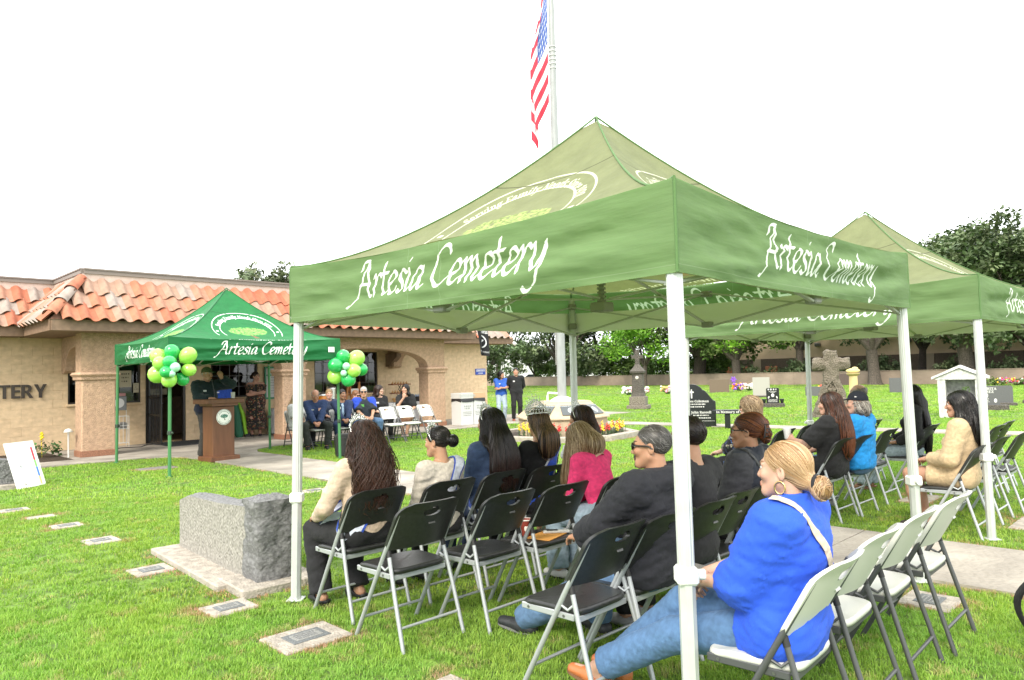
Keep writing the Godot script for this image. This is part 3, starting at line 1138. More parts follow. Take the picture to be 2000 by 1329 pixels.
	crown_mm("foliage", blobs, 7.0, 0.9, mid, "leaf_m", hg, 77)
	for k in 9:
		var a := w0 + d * (28.0 + k * 2.9 + (k % 3) * 0.5) + n * 1.6
		shrub("shrub", ["round dark shrub over the far wall behind the skull headstone", "low shrub between two pale trees over the far wall", "broad shrub over the far wall left of the stone cross", "shrub over the far wall behind the stone cross arm", "shrub over the far wall right of the stone cross", "small shrub over the far wall above the ribbed gate", "rounded shrub under the spreading tree behind the far wall", "dark shrub over the wall left of the marble shrine", "dark shrub over the wall behind the marble shrine"][k], a, V(1.6 + (k % 3) * 0.4, 1.7 + (k % 2) * 0.5, 1.3), dark, 300 + k, "shrubs behind the far wall")
	var fb := thing("flower_bed", "low strip of mixed garden flowers along the far wall at the right", "flower bed", V(34.5, 0, -45.0))
	var fm := MB.new()
	var rng := RandomNumberGenerator.new()
	rng.seed = 12
	for i in 160:
		var q := d * rng.randf_range(-4, 6) + V(0, rng.randf_range(0.15, 0.5), 0) + n * rng.randf_range(-0.5, 0.5)
		fm.col = [Color(0.7, 0.5, 0.05), Color(0.6, 0.06, 0.05), Color(0.7, 0.7, 0.65), Color(0.5, 0.1, 0.3)][rng.randi() % 4]
		fm.ball(q, Vector3.ONE * 0.07, 5, 3)
	stuff(obj("blossoms", fm, mat(1, 1, 1, 0.8, {"vc": true}), fb, true))
	var bl := []
	for i in 9:
		bl.append([d * (-4.0 + i * 1.2) + V(0, 0.2, 0), V(0.8, 0.25, 0.5)])
	crown_mm("foliage", bl, 5.0, 0.5, mid, "leaf_m", fb, 78)
# ---------------------------------------------------------------- canopies
const A := 1.6       # half the side of a canopy
const VAL := 0.40

func tree_seal(im: Image, c: Vector2, r: float, crown: Color, trunk: Color) -> void:
	# a spreading tree drawn from many small dabs
	var rng := RandomNumberGenerator.new()
	rng.seed = 44
	for i in 60:
		var t := i / 59.0
		im.fill_rect(Rect2i(int(c.x + r * (0.16 - 0.16 * t + 0.05 * sin(t * 5.0)) - r * (0.05 + 0.06 * (1 - t))), int(c.y + r * (0.55 - 0.6 * t)), int(r * (0.08 + 0.14 * (1 - t) * (1 - t))), int(r * 0.03) + 1), trunk)
	for i in 900:
		var a := rng.randf() * TAU
		var q := Vector2(cos(a) * 0.78, sin(a) * 0.36) * sqrt(rng.randf()) + Vector2(0, -0.22)
		var k := rng.randf_range(0.75, 1.2)
		var s := int(r * rng.randf_range(0.03, 0.08)) + 1
		if sin(q.x * 16.0 + 1.0) * cos(q.y * 19.0) > 0.62:
			continue
		im.fill_rect(Rect2i(int(c.x + q.x * r), int(c.y + q.y * r), s, int(s * 0.7) + 1), Color(crown.r * k, crown.g * k, crown.b * k))

func ring(im: Image, c: Vector2, r: float, w: float, col: Color, a0 := 0.0, a1 := TAU) -> void:
	var n := int(r * (a1 - a0) * 1.3)
	for i in n:
		var a := a0 + (a1 - a0) * i / n
		im.fill_rect(Rect2i(int(c.x + cos(a) * r - w * 0.5), int(c.y + sin(a) * r - w * 0.5), int(w) + 1, int(w) + 1), col)

func arc_text(im: Image, txt: String, c: Vector2, r: float, size: float, a0: float, a1: float, col: Color, up := true) -> void:
	var mb := text_mb(txt, size, "Droid Serif", 700, true)
	var lo := 1e9
	var hi := -1e9
	var mid := 0.0
	for q in mb.v:
		lo = minf(lo, q.x)
		hi = maxf(hi, q.x)
		mid = maxf(mid, q.y)
	raster(im, mb, func(q: Vector2) -> Vector2:
		var t := (q.x - lo) / (hi - lo)
		var a := lerpf(a0, a1, t)
		var rr := r + q.y if up else r - q.y
		return c + Vector2(cos(a), sin(a)) * rr, col)

func roof_image(base: Color, white: Color, crown: Color, trunk: Color, sd: int) -> Image:
	var W := 1024
	var H := 640
	var im := Image.create(W, H, false, Image.FORMAT_RGB8)
	im.fill(base)
	# weave blotches of uneven fading
	var nz := fnoise(sd, 0.012)
	for y in range(0, H, 4):
		for x in range(0, W, 4):
			var k := 1.0 + 0.05 * nz.get_noise_2d(x, y) + 0.02 * nz.get_noise_2d(x * 9.0, y * 9.0)
			im.fill_rect(Rect2i(x, y, 4, 4), Color(base.r * k, base.g * k, base.b * k))
	var c := Vector2(W * 0.5, H - 236.0)
	var r := 205.0
	ring(im, c, r, 3, white, PI * 0.88, PI * 2.12)
	ring(im, c, r * 0.78, 3, white, PI * 0.86, PI * 2.14)
	arc_text(im, "Serving Family Needs Since 1928", c, r * 0.83, 40.0, PI * 1.1, PI * 1.9, white)
	for s in [-1.0, 1.0]:
		ring(im, c + Vector2(cos(PI * 0.98), sin(PI * 0.98)) * Vector2(-s * r * 0.9, r * 0.9), 4, 6, white)
	tree_seal(im, c + Vector2(0, 26), r * 0.72, crown, trunk)
	var mb := text_mb("Artesia Cemetery District", 46.0, "Droid Serif", 700, true)
	raster(im, mb, func(q: Vector2) -> Vector2: return Vector2(c.x + q.x, c.y + r * 0.84 + absf(q.x) * absf(q.x) * 0.0005 - q.y), white)
	# sewn seam below the peak
	im.fill_rect(Rect2i(0, int(H * 0.33), W, 3), base.darkened(0.35))
	return im

func valance_image(base: Color, white: Color, sd: int, tagged := false) -> Image:
	var W := 2048
	var H := 250
	var im := Image.create(W, H, false, Image.FORMAT_RGB8)
	im.fill(base)
	var nz := fnoise(sd, 0.008)
	for y in range(0, H, 5):
		for x in range(0, W, 8):
			var k := 1.0 + 0.03 * nz.get_noise_2d(x * 0.5, y * 2.0)
			im.fill_rect(Rect2i(x, y, 8, 5), Color(base.r * k, base.g * k, base.b * k))
	nib_text(im, "Artesia Cemetery", Vector2(W * 0.262, H * 0.69), 88.0, white, 1.0, 0.215)
	for x in [W * 0.435, W * 0.525]:
		im.fill_rect(Rect2i(int(x), 0, 2, H), base.lightened(0.18))
	im.fill_rect(Rect2i(0, H - 22, W, 2), base.lightened(0.15))
	return im

func texmat(im: Image, rough: float, back: Color) -> StandardMaterial3D:
	var m := StandardMaterial3D.new()
	im.generate_mipmaps()
	m.albedo_texture = ImageTexture.create_from_image(im)
	m.roughness = rough
	m.cull_mode = BaseMaterial3D.CULL_DISABLED
	m.backlight_enabled = back != Color.BLACK
	m.backlight = back
	m.normal_enabled = true
	m.normal_texture = bumptex(51, 0.02, 6.0)
	m.normal_scale = 0.25
	m.metallic_specular = 0.35
	return m

func eave_sag(s: float) -> float:
	return 0.05 * (1.0 - s * s)

func canopy(called: String, label: String, at: Vector3, turn: float, hb: float, hp: float, roofm: Material, valm: Material, legm: Material, sd: int, leg_w: float, splay: float, lining: Material) -> Node3D:
	var o := thing(called, label, "canopy tent", at, turn, "green pop-up canopies")
	var nz := fnoise(sd, 1.1)
	var ht := hb + VAL
	for k in 4:
		var bs := rot(0, k * PI / 2, 0)
		var rows := []
		for j in 25:
			var t := j / 24.0
			var r := PackedVector3Array()
			for i in 33:
				var s := (i / 32.0) * 2.0 - 1.0
				var sag := eave_sag(s) * (1.0 - t) + 0.05 * (1.0 - s * s) * 4.0 * t * (1.0 - t)
				# towards the hips the cloth is pulled tight over the frame
				var y := ht + hp * pow(t, 1.62) - sag + 0.012 * nz.get_noise_3d(s * 2.0, t * 5.0, k * 9.0) * (1.0 - absf(s)) * (1.0 - t)
				var round_top := maxf(0.0, t - 0.93) / 0.07
				y -= round_top * round_top * 0.03
				r.append(bs * V(s * A * (1.0 - t), y, A * (1.0 - t)))
			rows.append(r)
		var mb := MB.new()
		mb.grid(rows)
		# planar print coordinates
		for i in mb.v.size():
			var q := bs.inverse() * mb.v[i]
			mb.u[i] = Vector2(0.5 + q.x / (2.0 * A), (A - 0.0 - q.z) / A)
			mb.u[i].y = 1.0 - mb.u[i].y
		obj("roof_panel", mb, roofm, o)
		var vr := []
		for j in 15:
			var t := j / 14.0
			var r := PackedVector3Array()
			for i in 65:
				var s := (i / 64.0) * 2.0 - 1.0
				var y := lerpf(ht - eave_sag(s), hb - 0.012 * (1.0 - s * s), t)
				var edge := smoothstep(1.0, 0.75, absf(s))
				var wv := nz.get_noise_3d(s * 0.55, t * 1.7 + s * 0.5, 20.0 + k * 7.0) * 0.05
				wv += (1.0 - absf(nz.get_noise_3d(s * 1.3, t * 3.2 + absf(s) * 2.2, 40.0 + k * 7.0)) * 3.0) * 0.006
				r.append(bs * V(s * (A + 0.004), y, A + 0.004 + wv * edge * (0.3 + 0.7 * sin(t * PI)) + wv * 0.25 * t))
			vr.append(r)
		var vm := MB.new()
		vm.grid(vr)
		obj("valance", vm, valm, o)
		if lining:
			# pale strip sewn inside the lower half of the valance
			var lr := []
			for j in range(7, 15):
				var r := PackedVector3Array()
				for q in vr[j]:
					r.append(q + bs * V(0, 0, -0.006))
				lr.append(r)
			var ln := MB.new()
			ln.grid(lr)
			obj("valance_lining", ln, lining, o)
		# piping along the hip and around the corner
		var pp := []
		for j in 17:
			var t := j / 16.0
			pp.append(bs * V(A * (1.0 - t), ht + hp * pow(t, 1.62) + 0.004, A * (1.0 - t)))
		var pm := MB.new()
		pm.tube(pp, 0.007, 6)
		pm.tube([bs * V(A, ht, A), bs * V(A + 0.003, hb, A + 0.003)], 0.008, 6)
		obj("hip_seam", pm, mats["canopy_seam%d" % (0 if called == "canopy" else 1)], o)
	var c := A - 0.04
	for q in [V(-c, 0, c), V(c, 0, c), V(c, 0, -c), V(-c, 0, -c)]:
		var turn2 := atan2(q.x, q.z)
		var lm := MB.new()
		var hexp := PackedVector2Array()
		for i in 8:
			var a := TAU * (i + 0.5) / 8.0
			hexp.append(Vector2(cos(a), sin(a)) * leg_w * 0.54)
		var lx := V(signf(q.x), 0, signf(q.z)) * (splay / 2.0)   # the legs stand a little outwards
		lm.prism(hexp, 0.0, ht - 0.05, Transform3D(Basis(Vector3.RIGHT, Vector3.FORWARD, Vector3.UP - lx), V(q.x, 0, q.z) + lx * hb))
		var lg := obj("leg", lm, legm, o)
		var inn := MB.new()
		for i in 8:
			var a := TAU * (i + 0.5) / 8.0
			inn.bar(V(q.x, 0.72, q.z) + lx * (hb - 0.72) + V(cos(a + 0.39), 0, sin(a + 0.39)) * leg_w * 0.5, V(q.x, hb, q.z) + V(cos(a + 0.39), 0, sin(a + 0.39)) * leg_w * 0.5, 0.005, 0.005)
		obj("ridge", inn, legm, lg)
		q += lx * (hb - 0.73)
		var cl := MB.new()
		cl.box(V(q.x, 0.73, q.z), V(leg_w * 1.35, 0.075, leg_w * 1.35), rot(0, turn2, 0), 0.012)
		cl.tube([V(q.x, 0.73, q.z) + V(-q.x, 0, q.z).normalized() * leg_w * 0.6, V(q.x, 0.73, q.z) + V(-q.x, 0, q.z).normalized() * leg_w * 1.15], 0.022, 10)
		obj("collar", cl, mats["canopy_collar%d" % (0 if called == "canopy" else 1)], lg)
		q += lx * 0.73
		var ft := MB.new()
		ft.box(V(q.x, 0.012, q.z), V(leg_w * 1.7, 0.012, leg_w * 1.7), rot(0, turn2, 0), 0.003)
		obj("foot_plate", ft, legm, lg)
	# folding truss: two crossing pairs on each side and four bars to the middle
	var metal: Material = mats["canopy_truss"]
	for k in 4:
		var bs := rot(0, k * PI / 2, 0)
		for h in 2:
			for x in 2:
				var a := V(-c + h * c, hb + 0.26 - x * 0.3, c)
				var e := V(h * c, hb - 0.04 + x * 0.3, c)
				var tm := MB.new()
				tm.bar(bs * (a + V(0, 0, -0.02 - x * 0.02)), bs * (e + V(0, 0, -0.02 - x * 0.02)), 0.03, 0.014, Vector3.UP, 0.003)
				obj("truss_bar", tm, metal, o)
		for y in [-0.02, 0.25]:
			var jm := MB.new()
			jm.box(bs * V(0, hb + y, c - 0.03), V(0.09, 0.05, 0.07), bs, 0.008)
			obj("truss_joint", jm, mats["canopy_joint"], o)
		for x in 2:
			var tm := MB.new()
			tm.bar(bs * V(0.02, hb + 0.25 - x * 0.25, c - 0.05), bs * V(0.02, hb + 0.12 + x * 0.3, 0.06), 0.03, 0.014, Vector3.UP, 0.003)
			obj("truss_bar", tm, metal, o)
		for x in 2:
			var q := bs * V(c - 0.02, hb + 0.26 - x * 0.2, c - 0.02)
			var lk := MB.new()
			lk.box(q, V(leg_w * 1.2, 0.06, leg_w * 1.2), rot(0, PI / 4 + k * PI / 2, 0), 0.01)
			obj("slider", lk, mats["canopy_joint"], o)
	var hub := MB.new()
	hub.tube([V(0, hb + 0.02, 0), V(0, ht + hp - 0.14, 0)], 0.02, 8)
	for j in 7:
		hub.tube([V(0, hb + 0.1 + j * 0.03, 0), V(0, hb + 0.115 + j * 0.03, 0)], 0.034, 10)
	hub.box(V(0, hb + 0.06, 0), V(0.13, 0.07, 0.13), Basis(), 0.01)
	hub.ball(V(0, ht + hp - 0.13, 0), V(0.06, 0.04, 0.06), 12, 6)
	obj("centre_pole", hub, mats["canopy_joint"], o)
	return o

func build_tents() -> void:
	var white := Color(0.93, 0.94, 0.93)
	var fade := roof_image(lin(0.215, 0.235, 0.12), Color(0.84, 0.85, 0.77), lin(0.30, 0.38, 0.13), lin(0.26, 0.2, 0.11), 5)
	var fadev := valance_image(lin(0.165, 0.26, 0.11), white, 6)
	var fresh := roof_image(lin(0.016, 0.155, 0.045), white, lin(0.2, 0.48, 0.10), lin(0.19, 0.12, 0.06), 7)
	var freshv := valance_image(lin(0.012, 0.13, 0.04), white, 8)
	var frm := texmat(fade, 0.75, Color(0.8, 0.84, 0.7))
	var fvm := texmat(fadev, 0.75, Color(0.7, 0.8, 0.68))
	var nrm := texmat(fresh, 0.6, Color(0.3, 0.5, 0.34))
	var nvm := texmat(freshv, 0.6, Color(0.2, 0.35, 0.24))
	var lin_m := mat(0.86, 0.88, 0.85, 0.8)
	mats["canopy_seam0"] = mat(0.08, 0.16, 0.05, 0.8)
	mats["canopy_seam1"] = mat(0.012, 0.1, 0.035, 0.8)
	mats["canopy_collar0"] = mat(0.72, 0.73, 0.70, 0.45)
	mats["canopy_collar1"] = mat(0.02, 0.04, 0.025, 0.5)
	mats["canopy_truss"] = mat(0.42, 0.44, 0.40, 0.45, {"metal": 0.3})
	mats["canopy_joint"] = mat(0.25, 0.25, 0.23, 0.5)
	var alu := mat(0.56, 0.585, 0.565, 0.35, {"metal": 0.25, "tex": ntex(52, 0.03, 0.94, 1.0), "tri": 1.0})
	var green := mat(0.05, 0.19, 0.065, 0.45)
	canopy("canopy", "nearest faded green canopy with white octagonal legs over the seated guests", V(0.6625, 0, -5.27), deg_to_rad(45.9), 1.987, 1.07, frm, fvm, alu, 1, 0.066, 0.03, lin_m)
	canopy("canopy", "second faded green canopy, partly out of frame, over the right hand group", V(4.335, 0, -8.73), deg_to_rad(41.7), 1.965, 1.07, frm, fvm, alu, 2, 0.066, 0.03, lin_m)
	var t3 := canopy("canopy_green", "saturated green canopy with green legs standing over the lectern", V(-5.648, 0, -14.31), deg_to_rad(42.8), 1.942, 1.07, nrm, nvm, green, 3, 0.05, 0.02, null)
	var tagm := MB.new()
	tagm.box(V(A - 0.2, 2.13, A + 0.02), V(0.13, 0.1, 0.004))
	obj("care_label", tagm, mat(0.75, 0.75, 0.73, 0.7), t3)
# ---------------------------------------------------------------- grave markers and monuments
func flat_marker(x: float, z: float, w: float, d: float, turn: float, label: String, plaque: bool, m: Material, sunk := 0.034) -> void:
	var o := thing("grave_marker", label, "grave marker", V(x, 0.0, z), turn, "flat grave markers in the grass")
	var mb := MB.new()
	mb.box(V(0, 0.016 - sunk, 0), V(w, 0.06, d), Basis(), 0.008)
	mb.wobble(fnoise(int(x * 31.0), 6.0), 0.003)
	obj("slab", mb, m, o)
	if plaque:
		var pm := MB.new()
		pm.box(V(0, 0.048 - sunk, 0), V(w * 0.56, 0.006, d * 0.48), Basis(), 0.002)
		var pl := obj("plaque", pm, mat(0.20, 0.215, 0.22, 0.6, {"tex": ntex(61, 0.06, 0.6, 1.0), "tri": 4.0}), o)
		var im := MB.new()
		im.box(V(0, 0.052 - sunk, 0), V(w * 0.40, 0.004, d * 0.30), Basis(), 0.001)
		obj("panel", im, mat(0.36, 0.36, 0.34, 0.7, {"tex": ntex(61, 0.06, 0.6, 1.0), "tri": 4.0}), pl)
		var lm := MB.new()
		var rng := RandomNumberGenerator.new()
		rng.seed = int(absf(x) * 1000.0)
		for j in 3:
			var xx := -w * 0.15
			while xx < w * 0.14:
				var l := rng.randf_range(0.006, 0.014)
				lm.box(V(xx, 0.055 - sunk, -d * 0.09 + j * d * 0.08), V(l, 0.003, d * 0.045))
				xx += l + 0.006
		obj("raised_lettering", lm, mat(0.16, 0.165, 0.165, 0.6), pl)
	var bs := rot(0, turn, 0)
	var pts := []
	for q in [V(-1, 0, -1), V(1, 0, -1), V(1, 0, 1), V(-1, 0, 1)]:
		var g := V(x, 0, z) + bs * V(q.x * (w * 0.5 - 0.012), 0, q.z * (d * 0.5 - 0.012))
		pts.append(Vector2(g.x, g.z))
	hole(pts)

func rect_hole(x: float, z: float, w: float, d: float, turn: float) -> void:
	var bs := rot(0, turn, 0)
	var pts := []
	for q in [V(-1, 0, -1), V(1, 0, -1), V(1, 0, 1), V(-1, 0, 1)]:
		var g := V(x, 0, z) + bs * V(q.x * w * 0.5, 0, q.z * d * 0.5)
		pts.append(Vector2(g.x, g.z))
	hole(pts)

func headstone(called: String, label: String, x: float, z: float, turn: float, poly: PackedVector2Array, thick: float, m: Material, base: Vector3, basem: Material) -> Node3D:
	var o := thing(called, label, "headstone", V(x, 0, z), turn)
	var y0 := 0.0
	if base.y > 0.0:
		var bm := MB.new()
		bm.box(V(0, base.y * 0.5 - 0.02, 0), V(base.x, base.y + 0.04, base.z), Basis(), 0.015)
		obj("base", bm, basem, o)
		y0 = base.y
	var pm := MB.new()
	pm.prism(poly, -thick * 0.5, thick * 0.5, Transform3D(Basis(), V(0, y0, 0)))
	obj("tablet", pm, m, o)
	rect_hole(x, z, maxf(base.x, 0.3), maxf(base.z, 0.2), turn)
	return o

func lines(par: Node3D, at: Vector3, w: float, n: int, dy: float, h: float, m: Material, sd: int, called := "engraved_lettering") -> void:
	var rng := RandomNumberGenerator.new()
	rng.seed = sd
	var mb := MB.new()
	for j in n:
		var ww := w * rng.randf_range(0.55, 1.0)
		var x := -ww * 0.5
		while x < ww * 0.5:
			var l := rng.randf_range(0.4, 1.1) * h
			mb.box(at + V(x + l * 0.5, -j * dy, 0), V(l, h, 0.004))
			x += l + h * rng.randf_range(0.3, 0.9)
	obj(called, mb, m, par)

func build_memorials() -> void:
	var conc := mat(0.47, 0.42, 0.355, 0.9, {"tex": ntex(62, 0.02, 0.75, 1.0), "tri": 1.5, "norm": bumptex(63, 0.1, 5.0), "ns": 0.5})
	var q := PI / 4
	flat_marker(-1.30, -4.49, 0.44, 0.36, q, "square concrete grave marker with inset plaque nearest the canopy's left legs", true, conc)
	flat_marker(-2.01, -5.10, 0.32, 0.28, q, "small grave marker with grey plaque in front of the granite headstone's corner", true, conc)
	flat_marker(-3.08, -6.16, 0.31, 0.30, q, "grave marker lying left of the granite headstone's long base", true, conc)
	flat_marker(-4.18, -7.35, 0.30, 0.30, q, "fourth pale grave marker along the row, ringed by brown grass behind", true, conc)
	flat_marker(-5.02, -8.16, 0.30, 0.27, q, "fifth pale grave marker along the row towards the white board", true, conc)
	flat_marker(-5.70, -8.76, 0.30, 0.22, q, "sunken grave marker almost grown over by dry grass", false, conc, 0.042)
	flat_marker(-6.36, -9.25, 0.32, 0.26, q, "last pale grave marker at the left edge below the white board", true, conc)
	flat_marker(-6.56, -13.33, 0.62, 0.42, q, "plain grey stone slab in the grass behind the green tent leg", false, mat(0.29, 0.27, 0.25, 0.9, {"tex": ntex(62, 0.02, 0.75, 1.0), "tri": 1.5}))
	flat_marker(-2.83, -10.24, 0.32, 0.26, q, "pale grave marker between the concrete walk and the granite headstone", true, conc)
	flat_marker(2.73, -4.88, 0.36, 0.32, q, "grave marker with blue grey plaque below the last white chair", true, conc)
	flat_marker(-0.38, -3.66, 0.34, 0.3, q, "grave marker cut off by the lower edge of the picture", true, conc)
	flat_marker(4.72, -8.52, 0.62, 0.3, q, "long grey slab under the chairs in front of the woman in the trench coat", false, conc)
	flat_marker(4.98, -7.05, 0.66, 0.3, q, "long grey slab behind the far leg of the second canopy", false, conc)
	flat_marker(3.62, -15.6, 0.7, 0.35, q, "half buried flat stone on the lawn before the black headstone", false, conc)
	# big rock faced granite headstone seen from behind
	var gran := mat(0.38, 0.36, 0.32, 0.85, {"tex": ntex(60, 0.06, 0.7, 1.0, 512, FastNoiseLite.TYPE_SIMPLEX, 6), "tri": V(0.9, 0.3, 0.9), "norm": bumptex(65, 0.4, 5.0), "ns": 0.5})
	var rock := mat(0.24, 0.24, 0.24, 0.9, {"tex": ntex(66, 0.05, 0.6, 1.0, 512), "tri": 1.0, "norm": bumptex(67, 0.03, 10.0), "ns": 0.6})
	var h := thing("granite_headstone", "large grey granite headstone, rough topped wall with a rock faced pillar, beside the tent leg", "headstone", V(-2.02, 0, -5.57), 0.0)
	var dw := V(-0.663, 0, -0.748)
	var ew := V(0.748, 0, -0.663)
	var wb := MB.new()
	var rows := []
	var prof := [[0.0, 0.60], [0.25, 0.585], [0.6, 0.56], [1.0, 0.55], [1.35, 0.535], [1.5, 0.50], [1.62, 0.47]]
	var nz := fnoise(8, 5.0)
	var front := PackedVector3Array()
	for a in prof:
		front.append(dw * (0.1 + a[0]) + V(0, a[1], 0))
	for i in front.size() - 1:
		var f0 := front[i]
		var f1 := front[i + 1]
		for t in 2:
			var off := ew * (0.2 if t == 1 else 0.0)
			var lo0 := V(f0.x, 0.0, f0.z) + off
			var lo1 := V(f1.x, 0.0, f1.z) + off
			if t == 0:
				wb.quad(lo0, lo1, f1 + off, f0 + off)
			else:
				wb.quad(lo1, lo0, f0 + off, f1 + off)
	var ea := front[front.size() - 1]
	wb.quad(V(ea.x, 0, ea.z), V(ea.x, 0, ea.z) + ew * 0.2, ea + ew * 0.2, ea)
	obj("wall_slab", wb, gran, h)
	var tb := MB.new()
	rows = []
	for j in 9:
		var t := j / 8.0
		var r := PackedVector3Array()
		for i in 41:
			var s := i / 40.0 * 1.62
			var y := 0.0
			for k in prof.size() - 1:
				if s >= prof[k][0] and s <= prof[k + 1][0] + 0.001:
					y = lerpf(prof[k][1], prof[k + 1][1], (s - prof[k][0]) / (prof[k + 1][0] - prof[k][0]))
			var pnt := dw * (0.1 + s) + ew * 0.2 * t + V(0, y, 0)
			var bump := (0.02 + 0.022 * nz.get_noise_3dv(pnt * 2.0)) * sin(t * PI)
			r.append(pnt + V(0, bump, 0))
		rows.append(r)
	tb.grid(rows)
	obj("rough_top", tb, rock, h)
	# rock faced pillar
	var pc := V(0.10, 0, -0.11)
	var pm := MB.new()
	rows = []
	for j in 25:
		var y := j / 24.0 * 0.66
		var r := PackedVector3Array()
		for i in 48:
			var a := TAU * i / 48.0
			var cx := cos(a)
			var cz := sin(a)
			var sq := 1.0 / maxf(absf(cx), absf(cz))
			sq = minf(sq, 1.36)
			var pnt := pc + dw * (cx * sq * 0.135) + ew * (cz * sq * 0.155) + V(0, y, 0)
			var out := (dw * cx + ew * cz).normalized()
			var chunk := 0.028 * nz.get_noise_3dv(pnt * V(1.0, 0.8, 1.0)) + 0.018 * absf(nz.get_noise_3dv(pnt * 3.0))
			r.append(pnt + out * chunk)
		rows.append(r)
	pm.grid(rows, true)
	var top := PackedVector3Array(rows[24])
	var inner := PackedVector3Array()
	for w in top:
		inner.append(w.lerp(pc + V(0, 0.66, 0), 0.45) + V(0, 0.02 + 0.02 * nz.get_noise_3dv(w * 4.0), 0))
	pm.grid([top, inner], true)
	pm.fan(inner)
	obj("pillar", pm, rock, h)
	var slab := MB.new()
	var sb := Basis(dw, Vector3.UP, dw.cross(Vector3.UP))
	slab.box(dw * 0.95 + ew * 0.05 + V(0, 0.012, 0), V(1.72, 0.07, 0.56), sb, 0.01)
	obj("base_slab", slab, conc, h)
	var slab2 := MB.new()
	slab2.box(pc + V(0, 0.022, 0), V(0.52, 0.08, 0.62), sb, 0.01)
	obj("base_slab", slab2, conc, h)
	for c in [[-2.02 + dw.x * 0.95 + ew.x * 0.05, -5.57 + dw.z * 0.95 + ew.z * 0.05, 1.76, 0.6], [-2.02 + pc.x, -5.57 + pc.z, 0.56, 0.66]]:
		var pts := []
		for s in [V(-1, 0, -1), V(1, 0, -1), V(1, 0, 1), V(-1, 0, 1)]:
			var g := V(c[0], 0, c[1]) + sb * V(s.x * c[2] * 0.5, 0, s.z * c[3] * 0.5)
			pts.append(Vector2(g.x, g.z))
		hole(pts)
	# stone at the left edge behind the board
	var ls := headstone("rough_headstone", "rough grey stone at the left edge behind the leaning white board", -8.02, -11.15, 0.6, PackedVector2Array([Vector2(-0.35, 0), Vector2(0.4, 0), Vector2(0.38, 0.25), Vector2(0.3, 0.36), Vector2(-0.2, 0.40), Vector2(-0.36, 0.3)]), 0.3, rock, V(0.9, 0.08, 0.45), conc)
	# octagonal flagpole monument with a planted kerb
	var mc := V(1.2, 0, -17.9)
	var buff := mat(0.52, 0.41, 0.28, 0.85, {"tex": ntex(68, 0.02, 0.86, 1.0), "tri": 0.8, "norm": bumptex(69, 0.2, 4.0), "ns": 0.4})
	var mo := thing("flagpole_monument", "cream octagonal stone monument with sloping plaques at the foot of the flagpole", "monument", mc, 0.18)
	var om := MB.new()
	om.lathe([Vector2(1.1, 0), Vector2(1.1, 0.47), Vector2(1.16, 0.47), Vector2(1.16, 0.5), Vector2(0.72, 0.84), Vector2(0.70, 0.87), Vector2(0.001, 0.87)], 8, Transform3D(rot(0, PI / 8, 0), Vector3.ZERO), true)
	# flat shading between the eight faces
	var fm := MB.new()
	for k in range(0, om.idx.size(), 3):
		var i0 := fm.p(om.v[om.idx[k]])
		fm.p(om.v[om.idx[k + 1]])
		fm.p(om.v[om.idx[k + 2]])
		fm.tri(i0, i0 + 1, i0 + 2)
	obj("plinth", fm, buff, mo)
	var slate := mat(0.075, 0.085, 0.09, 0.5)
	var silver := mat(0.5, 0.52, 0.52, 0.5)
	for k in [0, 1, 7]:
		var a: float = -k * PI / 4.0
		var nb := rot(0, a, 0) * rot(-atan2(0.44 * 0.924, 0.34) , 0, 0)
		var at := rot(0, a, 0) * V(0, 0.682, 0.877)
		var pk := MB.new()
		pk.box(at, V(0.5, 0.34, 0.02), nb, 0.004)
		var pl := obj("plaque", pk, slate, mo)
		var rg := MB.new()
		rg.lathe([Vector2(0.075, 0), Vector2(0.085, 0.004), Vector2(0.095, 0)], 24, Transform3D(nb * Basis(Vector3.RIGHT, PI / 2), at + nb * V(0, -0.02, 0.012)))
		rg.lathe([Vector2(0.001, 0.003), Vector2(0.05, 0.004), Vector2(0.055, 0)], 24, Transform3D(nb * Basis(Vector3.RIGHT, PI / 2), at + nb * V(0, -0.02, 0.012)))
		obj("seal", rg, silver, pl)
		var tx := text_mb("IN HONOR OF OUR VETERANS", 0.038, "Droid Sans", 700)
		inst("lettering", tx.mesh(silver), null, pl, Transform3D(nb, at + nb * V(0, 0.13, 0.0125)))
	var kc := thing("planter_kerb", "low square concrete kerb holding the flower bed around the monument", "kerb", mc, 0.18)
	var km := MB.new()
	for k in 8:
		var a := k * PI / 4
		var b2 := rot(0, a, 0)
		km.box(b2 * V(0, 0.06, 1.62), V(1.42, 0.14, 0.2), b2, 0.015)
	obj("kerb_stone", km, conc, kc)
	var so := MB.new()
	so.lathe([Vector2(1.6, 0.05), Vector2(0.9, 0.06)], 16)
	obj("soil", so, mat(0.07, 0.05, 0.035, 1.0, {"tex": ntex(23, 0.1, 0.45, 1.0), "tri": 2.0}), kc)
	var oct := []
	for k in 8:
		var a := k * PI / 4 + 0.18 + PI / 8
		oct.append(Vector2(mc.x + sin(a) * 1.86, mc.z + cos(a) * 1.86))
	hole(oct)
	# snapdragons in the bed: each clump a plant
	var leafm := mat(0.05, 0.11, 0.03, 0.7)
	var reds := [mat(0.55, 0.02, 0.025, 0.7), mat(0.75, 0.52, 0.04, 0.7), mat(0.35, 0.015, 0.04, 0.7)]
	var rng := RandomNumberGenerator.new()
	rng.seed = 31
	var fl := [[-0.98, 1.02, 1], [-0.72, 1.22, 1], [-0.46, 1.3, 0], [-0.16, 1.37, 0], [0.14, 1.38, 1], [0.42, 1.33, 2], [0.76, 1.18, 0], [0.94, 1.04, 1], [1.12, 0.84, 0], [1.28, 0.66, 1], [-1.16, 0.8, 1], [0.62, 1.26, 1]]
